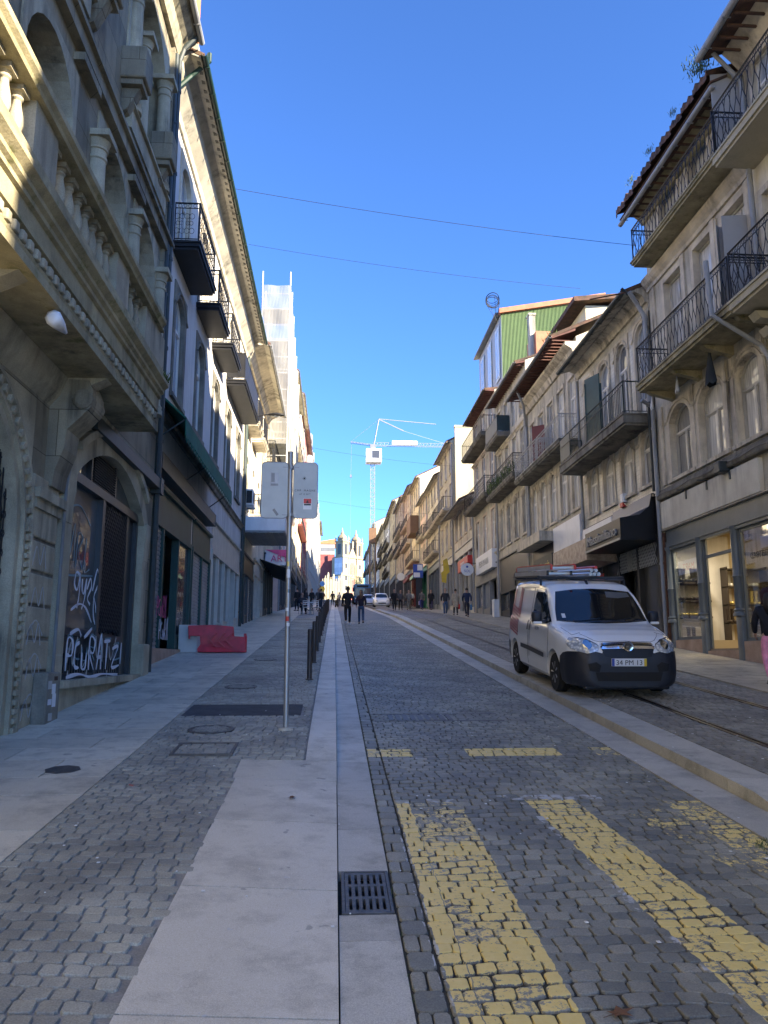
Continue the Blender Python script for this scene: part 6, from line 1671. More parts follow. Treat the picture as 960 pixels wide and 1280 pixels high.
# ------------------------------------------------------------------ far end: church, crane
def rotm(x, y, z, a): return Matrix.Translation((x, y, z)) @ Matrix.Rotation(a, 4, 'Z')
gc = gz(290)
rt = root('church', (2.9, 285, gc), 'pale baroque church with two bell towers and blue tiled flank atop the street', 'church')
CM = rotm(2.9, 285, 0, math.radians(45))
def cp(name, g, mats, parent=None, **k): g.xf(CM); return W(name, g, mats, parent or rt, **k)
M['church'] = stone('church_granite_and_render', (.34,.295,.20), (.45,.40,.29), .3, streak=.2, bmp=.1)
M['church_trim'] = stone('church_granite_trim', (.30,.245,.15), (.40,.34,.23), .4, streak=.3, bmp=.1)
M['church_red'] = plain('church_red_curtain', (.40,.12,.10), .7)
g = MB(); g.box(0, .02, gc-1, 3.5, 4.2, 37.3); g.box(3.5, .3, gc-1, 7.2, 9, 38.0); g.box(7.2, 0, gc-1, 10.7, 4.2, 37.0); g.prism([(3.5, 38.0), (7.2, 38.0), (5.35, 41.2)], 'y', .3, 1.0)
cp('wall', g, M['church'])
g = MB(); g.box(-.04, .1, gc-1, -.001, 4.1, 37.2); cp('tiled_flank', g, M['tile_blue'])
g = MB()
for (x0, x1) in ((0, 3.5), (7.2, 10.7)):
    for z in (30.6, 37.2): g.box(x0-.3, -.3, z, x1+.3, 4.5, z+.45)
    for x in (x0, x1-.5): g.box(x-.02, -.15, gc-1, x+.52, .0, 37.2)
    g.box(x0+.25, .25, 37.65, x1-.25, 3.95, 42.9)
    for x in (x0+.15, x1-.65): g.box(x, .1, 37.65, x+.5, .3, 42.9)
    g.box(x0, 0, 42.9, x1, 4.2, 43.4)
    for x in (x0+.3, x1-.3):
        for y in (.3, 3.9): g.lathe([(.3,0),(.15,.4),(.32,.8),(.05,1.7),(.12,1.8),(0,2.1)], (x, y, 43.4), 8)
g.box(3.5, -.1, 37.2, 7.2, .3, 37.8); g.box(5.0, .1, 41.0, 5.7, .6, 43.4)
cp('cornice', g, M['church_trim'])
for (x0, x1) in ((0, 3.5), (7.2, 10.7)):
    g = MB(); g.lathe([(1.7,0),(1.85,.6),(1.6,1.5),(1.1,2.1),(.6,2.5),(.62,2.9),(.3,3.5),(.3,3.8),(.08,4.9)], ((x0+x1)/2, 2.1, 43.4), 8); cp('dome', g, M['church_trim'])
    g = MB(); c = (x0+x1)/2; g.box(c-.6, .18, 38.4, c+.6, .245, 42.2); g.box(x0+.19, 1.3, 38.4, x0+.245, 2.9, 42.2); cp('belfry_opening', g, M['dark_paint'])
    for z in (25.5, 29, 33.4): g = MB(); g.box(c-.5, -.04, z, c+.5, .015, z+1.7); cp('window', g, M['dark_paint'])
g = MB(); g.box(4.5, .2, 31.3, 6.2, .295, 35.6); cp('window', g, M['church_red'])
g = MB(); g.box(4.3, .2, gc, 6.4, .295, 29.6); cp('door', g, M['church_red'])
g = MB()
for x in (3.7, 4.1, 6.6, 7.0): g.lathe([(.2,0),(.16,14)], (x, .15, gc), 8)
g.prism([(4.1, 29.9), (6.6, 29.9), (5.35, 31.1)], 'y', -.1, .3)
cp('portal', g, M['church_trim'])
b = Bld('red_house', 'dark red building with an orange roof standing left of the church', 'building', -1, 0, 296, 310, 43.0, 'plaster_red', 'trim', 12)
g = MB(); g.box(-6, 296, gz(290)-1, 0, 308, 39.6); W('wall', g, M['plaster_red'], b.rt)
g = MB(); g.box(-6, 296, 39.6, 0, 308, 43.4); W('upper_wall', g, M['plaster_white'], b.rt)
g = MB(); g.box(-6, 295.9, 40.6, 0, 295.99, 42.2); W('window_band', g, M['zinc'], b.rt)
g = MB(); g.prism([(-6.5, 43.4), (.4, 43.4), (.4, 45.4), (-6.5, 44.2)], 'y', 295.6, 309); W('roof', g, M['roof_orange'], b.rt)
g = MB()
for i in range(8):
    x = -4.5+i*.95; h = 29.4+(i*37 % 5)*.55; g.box(x, 281, gz(280)-.5, x+.8, 282, h-1.2); g.lathe([(.35,0),(.25,.3),(.34,.6),(.15,.9)], (x+.4, 281.5, h-1.2), 6)
T('forecourt_wall', g, M['church'], 'sunlit ornate stone wall with pinnacles below the red building', 'wall')
def tree(x, y, h, r, lab, grp=None, n=900):
    rt = root('street_tree', (x, y, gz(y)), lab, 'tree', grp)
    g = MB(); g.tube([(x, y, gz(y)-.1), (x+.1, y, gz(y)+h*.3), (x, y, gz(y)+h*.55)], [.22, .16, .1], 8)
    for i in range(6): a = i*1.05; g.tube([(x+.05, y, gz(y)+h*(.3+.04*i)), (x+r*.6*math.cos(a), y+r*.6*math.sin(a), gz(y)+h*(.6+.05*i))], [.09, .03], 5)
    W('trunk', g, M['brown_net'], rt)
    g = MB(); cl = [(rnd.gauss(0, .4)*r, rnd.gauss(0, .4)*r, h*(.65+.15*rnd.gauss(0, 1))) for _ in range(14)]
    for _ in range(n):
        c = rnd.choice(cl); p = Vector((x+c[0]+rnd.gauss(0, .22)*r, y+c[1]+rnd.gauss(0, .22)*r, gz(y)+c[2]+rnd.gauss(0, .2)*r)); s_ = .16
        u = Vector((rnd.gauss(0,1), rnd.gauss(0,1), rnd.gauss(0,1))).normalized(); v = u.orthogonal().normalized()
        g.add([(p-u*s_)[:], (p+v*s_*.6)[:], (p+u*s_)[:], (p-v*s_*.6)[:]], [(0,1,2,3)])
    W('crown', g, M['leaf'], rt)
for i, (x, y, h, l) in enumerate(((-6.0, 262, 7, 'small leafy tree at the far left before the church'), (8.3, 258, 8.5, 'leafy tree right of the church front near the crane'))): tree(x, y, h, 2.0, l)
# crane
M['crane'] = plain('pale_grey_crane_steel', (.24,.25,.26), .5, .2)
cy = 172; cx = (465.5-417)/1000*cy*1.005; cx = 8.15
rt = root('tower_crane', (cx, cy, gz(cy)), 'tall white tower crane with a square cab and long jib above the far street', 'crane')
g = MB(); w = .45; z0_, z1_ = gz(cy), 46.6
for sx in (-w, w):
    for sy_ in (-w, w): g.tube([(cx+sx, cy+sy_, z0_), (cx+sx, cy+sy_, z1_)], .085, 4)
z = z0_; k = 0
while z < z1_-1:
    for a, b2 in (((-w,-w),(w,-w)), ((w,-w),(w,w)), ((w,w),(-w,w)), ((-w,w),(-w,-w))):
        g.tube([(cx+a[0], cy+a[1], z), (cx+b2[0], cy+b2[1], z)], .045, 4, cap=False)
        g.tube([(cx+a[0], cy+a[1], z if k % 2 else z+1), (cx+b2[0], cy+b2[1], z+1 if k % 2 else z)], .04, 4, cap=False)
    z += 1; k += 1
W('mast', g, M['crane'], rt)
g = MB(); g.bevbox(cx-1.6, cy-1.7, 44.0, cx+1.9, cy+1.2, 47.1, .2); cab = W('cab', g, M['panel_white'], rt)
g = MB(); g.box(cx-.2, cy-1.74, 44.9, cx+1.4, cy-1.705, 46.6); W('cab_window', g, M['darkroom'], cab)
jz = 48.4
def pix(px, py, Y=cy):   # far things measured off their own distance
    return None
jb = MB(); jx0, jx1 = cx-4.9, cx+19
def truss(g, a, b2, h, n, r=.055):
    a = Vector(a); b2 = Vector(b2)
    for i in range(n):
        p = a.lerp(b2, i/n); q = a.lerp(b2, (i+1)/n); m = (p+q)/2+Vector((0,0,h))
        g.tube([p+Vector((0,-.4,0)), m], r*.6, 3, cap=False); g.tube([m, q+Vector((0,-.4,0))], r*.6, 3, cap=False); g.tube([p+Vector((0,.4,0)), m], r*.6, 3, cap=False); g.tube([m, q+Vector((0,.4,0))], r*.6, 3, cap=False)
    for s_ in (-.4, .4): g.tube([a+Vector((0,s_,0)), b2+Vector((0,s_,0))], r, 4)
    g.tube([a+Vector((0,0,h)), b2+Vector((0,0,h))], r, 4)
truss(jb, (cx, cy, jz-.3), (jx1, cy, jz-.3), .75, 24); W('jib', jb, M['crane'], rt)
g = MB(); truss(g, (jx0, cy, jz+.3), (cx, cy, jz-.3), .3, 7); g.box(cx-.6, cy-.6, 47.1, cx+.6, cy+.6, 48.3); W('counter_jib', g, M['zinc'], rt)
g = MB(); g.tube([(cx+.2, cy, 48), (cx+1.35, cy, 54.3)], .13, 5); W('tower_top', g, M['zinc'], rt)
g = MB(); g.tube([(cx+1.35, cy, 54.2), (cx+6.9, cy, 51.6)], .15, 4); g.tube([(cx+1.35, cy, 54.3), (cx+14.2, cy, 53.3)], .10, 4); g.tube([(cx+6.9, cy, 51.6), (cx+17, cy, jz+.2)], .05, 3); g.tube([(cx+1.35, cy, 54.2), (jx0, cy, jz+.5)], .03, 3); W('stay', g, M['crane'], rt)
g = MB(); g.bevbox(cx+4.2, cy-.5, jz-.1, cx+10.0, cy+.5, jz+.9, .2); W('jib_banner', g, M['panel_white'], rt)
g = MB(); g.tube([(jx0+.2, cy, jz+.3), (jx0+.1, cy, 41)], .03, 3); g.tube([(jx0+.1, cy, 41.0), (jx0+.1, cy, 16)], .02, 3); g.box(jx0-.1, cy-.2, 40.8, jx0+.3, cy+.2, 41.4); W('hoist_rope', g, M['zinc'], rt)
g = MB(); g.box(cx-.8, cy-.8, 26.2, cx+.8, cy+.8, 29.5); g.box(cx-.75, cy-.75, gz(cy), cx-.5, cy+.5, 26.2); g.box(cx+.55, cy-.75, gz(cy), cx+.75, cy+.5, 26.2); W('scaffold_collar', g, M['brown_net'], rt)
g = MB(); g.add([(0,0,0),(.5,.1,.12),(.12,.1,0),(-.5,.1,.14),(0,-.15,.03)], [(0,1,2),(0,2,3),(0,4,2)]); T('flying_bird', g, M['black'], 'tiny dark bird flying above the church towers', 'bird', loc=(3.8, 130, 21.3))

# ------------------------------------------------------------------ overhead wires
def wire(p, q, sag, lab, r=.007, n=14):
    p = Vector(p); q = Vector(q); g = MB()
    g.tube([p.lerp(q, i/n)-Vector((0,0,sag*4*(i/n)*(1-i/n))) for i in range(n+1)], r, 4)
    T('overhead_wire', g, M['iron'], lab, 'wire', 'wires strung across the street')
wire((-3.3, 22, 15.6), (9.0, 22, 14.15), .12, 'highest overhead wire, crossing the open sky between the rooftops')
wire((-3.6, 30, 18.15), (9.9, 30, 16.65), .15, 'second overhead wire from the top, ending at the green gable')
wire((-3.9, 62, 18.6), (9.4, 62, 16.9), .2, 'overhead wire passing just below the crane cab', .009)
wire((-3.9, 75, 16.9), (9.4, 75, 15.3), .2, 'lowest overhead wire, crossing above the church', .009)
wire((XR-.9, 22.0, 9.9), (XR-.9, 29.5, 9.65), .1, 'cable slung along the long dark green balcony', .012)
0 and wire((XR-1.3, 15.9, 12.9), (XR-.9, 21.3, 12.6), .02, 'cable running level beneath the upper right balcony', .010)

# ------------------------------------------------------------------ street furniture
px_, py_ = -.55, 9.72; pg = gz(py_, hs(px_, py_))
rt = root('road_sign', (px_, py_, pg), 'galvanised post carrying two rounded sign panels seen from the back, standing on the left sidewalk', 'road sign')
g = MB(); g.tube([(px_, py_, pg-.1), (px_-.012, py_, pg+3.33)], .032, 12); g.lathe([(.034,0),(.034,.02),(0,.03)], (px_-.012, py_, pg+3.33), 12); W('post', g, M['galv'], rt, smooth=True, angle=50)
def rrect(x0, x1, z0, z1, r, n=5):
    pts = []
    for cx_, cz_, a0 in ((x1-r, z1-r, 0), (x0+r, z1-r, PI/2), (x0+r, z0+r, PI), (x1-r, z0+r, 1.5*PI)):
        for i in range(n+1): a = a0+PI/2*i/n; pts.append((cx_+r*math.cos(a), cz_+r*math.sin(a)))
    return pts
zt_ = 3.48
for (x0, x1, rot, lab) in ((-.91, -.585, .0, 'left panel of the sign with a blank square label'), (-.515, -.222, .0, 'right panel of the sign with an inscription and small red sticker')):
    g = MB(); g.prism(rrect(x0, x1, zt_, zt_+.70, .05), 'y', py_-.018, py_-.012); g.ring([(p[0], p[1]) for p in rrect(x0, x1, zt_, zt_+.7, .05)]+[rrect(x0, x1, zt_, zt_+.7, .05)[0]], [(p[0], p[1]) for p in rrect(x0+.008, x1-.008, zt_+.008, zt_+.692, .045)]+[rrect(x0+.008, x1-.008, zt_+.008, zt_+.692, .045)[0]], 0, .02) if False else None
    p_ = W('sign_panel', g, M['sign_back'], rt); p_['label'] = lab
    g = MB(); rr = rrect(x0, x1, zt_, zt_+.7, .05); g.tube([(a, py_-.014, c) for a, c in rr+[rr[0]]], .006, 5); W('rim', g, M['galv'], p_)
    if x0 < -.9:
        g = MB(); g.box(-.80, py_-.0205, zt_+.40, -.70, py_-.0185, zt_+.57); g.mi = 1
        g.box(-.795, py_-.0225, zt_+.405, -.705, py_-.021, zt_+.43); g.box(-.79, py_-.0225, zt_+.45, -.75, py_-.021, zt_+.56); g.prism([(-.77,zt_+.10),(-.745,zt_+.12),(-.69,zt_+.045),(-.715,zt_+.025)], 'y', py_-.0205, py_-.0185)
        W('label_plate', g, [M['galv'], M['zinc']], p_)
    else:
        g = MB()
        t = text_mb('CMP  MAGNE', .036, .0008, spacing=1.25); t.xf(txt_cam(-.375, py_-.0195, zt_+.335)); g.merge(t)
        t = text_mb('AT 15 0077', .026, .0008, spacing=1.1); t.xf(txt_cam(-.375, py_-.0195, zt_+.292)); g.merge(t)
        g.lathe([(0,-.001),(.012,-.001),(.012,.001),(0,.001)], (-.385, py_-.0197, zt_+.50), 12, axis='y')
        for a in range(8): g.box(-.386+.02*math.cos(a*PI/4)-.003, py_-.0207, zt_+.5+.02*math.sin(a*PI/4)-.003, -.386+.02*math.cos(a*PI/4)+.003, py_-.0187, zt_+.5+.02*math.sin(a*PI/4)+.003)
        W('inscription', g, M['black'], p_)
        g = MB(); g.box(-.395, py_-.0205, zt_+.11, -.29, py_-.0185, zt_+.25); g.mi = 1; g.box(-.39, py_-.0225, zt_+.185, -.295, py_-.0208, zt_+.245); g.mi = 2; g.box(-.385, py_-.0225, zt_+.16, -.30, py_-.0208, zt_+.18); g.prism([(-.36,zt_+.19),(-.325,zt_+.19),(-.3425,zt_+.232)], 'y', py_-.0245, py_-.0228)
        W('sticker', g, [M['panel_white'], M['red'], M['black']], p_)
g = MB()
for z in (3.52, 4.12): g.tube([(px_-.10, py_-.008, z), (px_+.10, py_-.008, z)], .012, 6); g.tube([(px_, py_, z-.02), (px_, py_, z+.02)], .040, 12)
W('clamp', g, M['galv'], rt)
for i, (z, hh, mt) in enumerate(((1.92, .07, 'gold'), (1.78, .13, 'panel_white'), (1.6, .05, 'blueglass'), (1.38, .05, 'panel_white'), (1.26, .07, 'red'), (1.2, .05, 'panel_white'))):
    g = MB(); g.lathe([(.0335, 0), (.0335, hh*.8)], (px_-.004, py_, pg+z), 12, a0=PI*(1.15+.12*(i % 3)), a1=PI*(1.55+.12*(i % 3))); W('sticker', g, M[mt], rt)
g = MB(); g.lathe([(.09,-.02),(.085,.02),(.034,.03)], (px_, py_, pg), 14); W('foot', g, M['slab_light'], rt)
# bollards along the kerb
proto = None; y = 14.72; k = 0
while y < 62:
    z = gz(y, hs(-.43, y))
    ordn = ['nearest', 'second', 'third', 'fourth', 'fifth', 'sixth', 'seventh', 'eighth', 'ninth', 'tenth', 'eleventh', 'twelfth', 'thirteenth', 'fourteenth', 'fifteenth'][k] if k < 15 else 'last'
    lab = 'slim brown steel bollard on the left kerb, '+ordn+' from the camera'
    if proto is None:
        proto = root('bollard', (-.43, y, z), lab, 'bollard', 'bollards along the left kerb')
        g = MB(); g.lathe([(.045,-.05),(.045,.86),(.043,.885),(.036,.9),(0,.905)], (0,0,0), 14); L('post', g, M['bollard'], proto, smooth=True, angle=40)
        g = MB(); g.lathe([(.07,-.02),(.07,.012),(.046,.018)], (0,0,0), 14); L('base_ring', g, M['bollard'], proto)
    else: dup(proto, (-.43, y, z), lab)
    y += 3.15; k += 1
# red water-filled barrier
bx, by = -2.93, 20.6; bzg = gz(by, .11)
rt = root('traffic_barrier', (bx, by, bzg), 'battered red plastic traffic barrier lying across the left sidewalk', 'barrier', rz=math.radians(4))
g = MB()
bm = bmesh.new()
prof = [(-.72,.42),(-.72,.68),(.42,.68),(.42,.40),(.70,.40),(.70,.0),(-.45,.0),(-.45,.40)]
def brr(w0, w1, pts, g):
    n = len(pts); vs = []
    for s_ in (-1, 1):
        for (x, z) in pts:
            w = .20 if z < .12 else .13 if z < .5 else .09
            vs.append((x, s_*w, z))
    fs = [tuple(range(n)), tuple(range(2*n-1, n-1, -1))]
    for i in range(n): fs.append((i, i+n, (i+1) % n+n, (i+1) % n))
    g.add(vs, fs)
prof = [(-.70,.40),(-.72,.66),(-.1,.68),(.40,.64),(.42,.40),(.68,.385),(.70,.42),(.74,.42),(.74,.0),(-.45,.0),(-.47,.08),(-.40,.2),(-.42,.40)]
brr(.1, .2, prof, g)
bdy = L('body', g, M['red'], rt); 
M['red_plastic'] = plain('faded_red_plastic', (.60,.035,.05), .42, var=.3, dirt=.45, dcol=(.12,.05,.05)); bdy.data.materials[0] = M['red_plastic']
bv = bdy.modifiers.new('bevel', 'BEVEL'); bv.width = .02; bv.segments = 2
g = MB()
for k in range(3):
    x = -.18+k*.2; g.prism([(x+.15,.50),(x+.19,.50),(x+.02,.31),(x+.20,.12),(x+.16,.12),(x-.03,.31)], 'y', -.215+.0, -.10)
L('chevron_rib', g, M['red_plastic'], rt)
g = MB(); g.bevbox(.66, -.05, .385, .73, .05, .47, .01); g.bevbox(-.71, -.05, .33, -.66, .05, .41, .01); L('coupling_lug', g, M['red_plastic'], rt)
# traffic signs up the left kerb
rt = root('mandatory_sign', (-1.35, 90, gz(90, .11)), 'blue disc above an orange disc on a post far up the left sidewalk', 'road sign')
g = MB(); g.tube([(-1.35, 90, gz(90)), (-1.35, 90, 10.3)], .05, 6); W('post', g, M['galv'], rt)
for z, mt in ((9.95, 'blue_sign'), (9.35, 'yellow')):
    m_ = M.get(mt) or plain('bright_blue_disc', (.10,.30,.75), .4); g = MB(); g.lathe([(0,-.02),(.29,-.02),(.29,.02),(0,.02)], (-1.35, 89.9, z), 20, axis='y'); W('disc', g, m_, rt)
# cafe furniture
def cafe_chair():
    rt = root('cafe_chair', (0,0,0), '', 'chair', 'pale metal cafe chairs on the left sidewalk')
    g = MB(); g.bevbox(-.21, -.21, .43, .21, .21, .455, .01); L('seat', g, M['panel_white'], rt)
    for sx in (-1, 1):
        for sy_ in (-1, 1): g = MB(); g.tube([(sx*.19, sy_*.19, .43), (sx*.22, sy_*.22, 0)], .013, 6); L('leg', g, M['galv'], rt)
    g = MB()
    for sx in (-.19, .19): g.tube([(sx, .2, .45), (sx*1.02, .26, .82)], .013, 6)
    for z in (.6, .7, .8): g.box(-.19, .225+(z-.45)*.14, z-.02, .19, .24+(z-.45)*.14, z+.02)
    L('backrest', g, M['panel_white'], rt); return rt
ch = cafe_chair(); y = 47.2; ch.location = (-1.62, y, gz(y, .11)); ch.rotation_euler = (0,0,PI); ch['label'] = 'pale metal cafe chair on the left sidewalk, left of the pair nearest the camera'
dup(ch, (-1.05, 47.3, gz(47.3, .11)), 'pale metal cafe chair right beside the bollards, right of the nearest pair', rz=PI*.92)
dup(ch, (-1.9, 49.2, gz(49.2, .11)), 'pale metal cafe chair behind the small round table', rz=.3)
rt = root('cafe_table', (-1.4, 48.3, gz(48.3, .11)), 'small round cafe table between the pale chairs on the left sidewalk', 'table')
g = MB(); g.lathe([(.32,.70),(.33,.715),(.32,.73),(0,.73)], (0,0,0), 20); L('tabletop', g, M['panel_white'], rt)
g = MB(); g.tube([(0,0,0),(0,0,.7)], .025, 8); g.lathe([(.22,0),(.2,.02),(.03,.04)], (0,0,0), 16); L('pedestal', g, M['galv'], rt)
# ------------------------------------------------------------------ vehicles
M['car_white'] = plain('white_car_paint', (.86,.86,.85), .28, var=.02, coat=.8); M['car_silver'] = plain('silver_car_paint', (.42,.43,.45), .3, .4, var=.02, coat=.8)
M['bus_blue'] = plain('blue_bus_paint', (.04,.16,.34), .35, var=.05, coat=.5); M['bumper'] = plain('unpainted_dark_bumper', (.018,.020,.028), .5, var=.1)
M['tyre'] = plain('tyre_rubber', (.012,.012,.012), .85); M['hubcap'] = plain('grey_hubcap', (.30,.31,.32), .35, .5); M['chrome'] = plain('chrome_trim', (.6,.6,.62), .12, 1.0, var=.02)
m, nt, p = newmat('windscreen_glass'); p.inputs['Base Color'].default_value = (.008,.010,.013,1); p.inputs['Roughness'].default_value = .03; p.inputs['Specular IOR Level'].default_value = .8; M['carglass'] = m
m, nt, p = newmat('headlight_lens'); p.inputs['Base Color'].default_value = (.45,.46,.47,1); p.inputs['Roughness'].default_value = .12; p.inputs['Metallic'].default_value = .15; p.inputs['Coat Weight'].default_value = 1; p.inputs['Coat Roughness'].default_value = .02
geo = N(nt, 'ShaderNodeNewGeometry'); v = N(nt, 'ShaderNodeTexVoronoi'); v.inputs['Scale'].default_value = 22; nt.links.new(geo.outputs['Position'], v.inputs['Vector']); nt.links.new(mixc(nt, ramp(nt, v.outputs['Distance'], .1, .6).outputs[0], (.85,.87,.88), (.40,.42,.44)), p.inputs['Base Color']); M['lens'] = m
M['sunvisor'] = plain('grey_sun_visor', (.10,.105,.11), .3, coat=1, var=.1)
def interp(keys, y):
    if y <= keys[0][0]: return keys[0][1]
    for (a, va), (b2, vb) in zip(keys[:-1], keys[1:]):
        if y <= b2:
            t = (y-a)/(b2-a); t = t*t*(3-2*t)*.5+t*.5; return va+(vb-va)*t
    return keys[-1][1]
def carbody(Ln, top, hw, rw, belt, bot, arches, n=88, ar=.36, axlez=.30):
    """closed lofted shell; keys are lists of (y, value). returns (verts, faces) after cutting the wheel arches"""
    bm = bmesh.new(); rows = []
    ys = [Ln*i/n for i in range(n+1)]
    ys = sorted(set(ys+[.01, .03, Ln-.01, Ln-.03]))
    for y in ys:
        zt, w, r, be, zb = interp(top, y), interp(hw, y), interp(rw, y), interp(belt, y), interp(bot, y)
        half = [(0, zb), (w*.55, zb), (w-.09, zb+.01), (w-.025, zb+.08), (w, zb+.22), (w, (zb+be)/2+.05), (w-.012, be-.12), (w-.035, be), (w-.06, be+.03)]
        k = 5
        for i in range(1, k+1):
            f = i/k; half.append((w-.06+(r-w+.06)*f**1.1, be+.03+(zt-.07-be-.03)*f))
        half += [(r-.03, zt-.035), (r-.09, zt-.012), (r*.55, zt), (0, zt+.008)]
        row = [bm.verts.new((x, y, z)) for x, z in half]+[bm.verts.new((-x, y, z)) for x, z in half[-2:0:-1]]
        rows.append(row)
    m_ = len(rows[0])
    for a, b2 in zip(rows[:-1], rows[1:]):
        for i in range(m_): bm.faces.new((a[i], a[(i+1) % m_], b2[(i+1) % m_], b2[i]))
    bm.faces.new(rows[0]); bm.faces.new(rows[-1][::-1])
    bmesh.ops.recalc_face_normals(bm, faces=bm.faces)
    me = bpy.data.meshes.new('shell'); bm.to_mesh(me); bm.free()
    ob_ = bpy.data.objects.new('shell', me); COL.objects.link(ob_)
    cuts = []
    for ya in arches:
        g = MB(); g.lathe([(ar, -.0), (ar, 3.0)], (-1.5, ya, axlez), 36, axis='x'); cm = g.mesh('cut', M['black']); c = bpy.data.objects.new('cut', cm); COL.objects.link(c)
        # hollow only the outer 30 cm on each side
        md = ob_.modifiers.new('c', 'BOOLEAN'); md.object = c; md.operation = 'DIFFERENCE'; md.solver = 'EXACT'; cuts.append(c)
    dg = bpy.context.evaluated_depsgraph_get(); dg.update()
    me2 = bpy.data.meshes.new_from_object(ob_.evaluated_get(dg))
    bpy.data.objects.remove(ob_)
    for c in cuts: bpy.data.objects.remove(c)
    return me2
def patch(bvh, poly, frm, mat, name, parent, off=.006, step=.05, mirror=False, th=.0, loc=None):
    """cover part of the shell: polygon in the side view (y,z) or the front view (x,z), projected on to the shell"""
    pts = [Vector(p) for p in poly]; n = len(pts)
    dense = []
    for i in range(n):
        a, b2 = pts[i], pts[(i+1) % n]; k = max(1, int((b2-a).length/step))
        for j in range(k): dense.append(a.lerp(b2, j/k))
    xs = [p.x for p in dense]; zs = [p.y for p in dense]; ins = []
    def inside(q):
        c = False
        for i in range(len(dense)):
            a, b2 = dense[i], dense[i-1]
            if (a.y > q.y) != (b2.y > q.y) and q.x < (b2.x-a.x)*(q.y-a.y)/(b2.y-a.y)+a.x: c = not c
        return c
    x = min(xs)+step*.5
    while x < max(xs):
        z = min(zs)+step*.5
        while z < max(zs):
            q = Vector((x, z))
            if inside(q) and min((q-d).length for d in dense) > step*.35: ins.append(q)
            z += step
        x += step
    m_ = len(dense)
    vs, es, fs, *_ = delaunay_2d_cdt(dense+ins, [], [list(range(m_))], 1, 1e-5)
    g = MB()
    for sg in ((1, -1) if mirror else (1,)):
        out = []; ok = []
        for v in vs:
            if frm == 'side': o_, d = Vector((-3*sg, v.x, v.y)), Vector((sg, 0, 0))
            elif frm == 'front': o_, d = Vector((v.x*sg, -3, v.y)), Vector((0, 1, 0))
            else: o_, d = Vector((v.x*sg, v.y, 4)), Vector((0, 0, -1))
            hit, nr, idx, ds = bvh.ray_cast(o_, d)
            if hit is None: out.append((0,0,0)); ok.append(False)
            else:
                if nr.dot(d) > 0: nr = -nr
                nn = (nr*.6-d*.4).normalized(); out.append((hit+nn*off)[:]); ok.append(True)
        f2 = [tuple(f) for f in fs if all(ok[i] for i in f)]
        if sg < 0: f2 = [f[::-1] for f in f2]
        g.add(out, f2)
    o = L(name, g, M[mat] if isinstance(mat, str) else mat, parent, smooth=True)
    return o
def make_wheel(parent, x, y, r, w, side, hub='hubcap', z=None):
    z = r if z is None else z
    g = MB(); g.lathe([(r*.62,-w/2),(r*.93,-w/2),(r,-w/2+.03),(r,w/2-.03),(r*.93,w/2),(r*.62,w/2)], (0,0,0), 32, axis='x')
    for k in range(3): g.lathe([(r+.001,-w/2+.05+k*.04),(r+.004,-w/2+.055+k*.04),(r+.004,-w/2+.075+k*.04),(r+.001,-w/2+.08+k*.04)], (0,0,0), 32, axis='x')
    wl = L('wheel', g, M['tyre'], parent, (x, y, z), smooth=True, angle=50)
    g = MB(); s_ = side
    g.lathe([(r*.64, s_*(w/2-.05)), (r*.64, s_*(w/2-.01)), (r*.6, s_*(w/2-.005)), (r*.5, s_*(w/2-.03)), (r*.2, s_*(w/2-.015)), (0, s_*(w/2-.012))], (0,0,0), 24, axis='x')
    for k in range(7):
        a = 2*PI*k/7; g.tube([(s_*(w/2-.02), r*.15*math.cos(a), r*.15*math.sin(a)), (s_*(w/2-.01), r*.55*math.cos(a), r*.55*math.sin(a))], .022, 5)
    L('rim', g, M[hub], wl, smooth=True, angle=40)
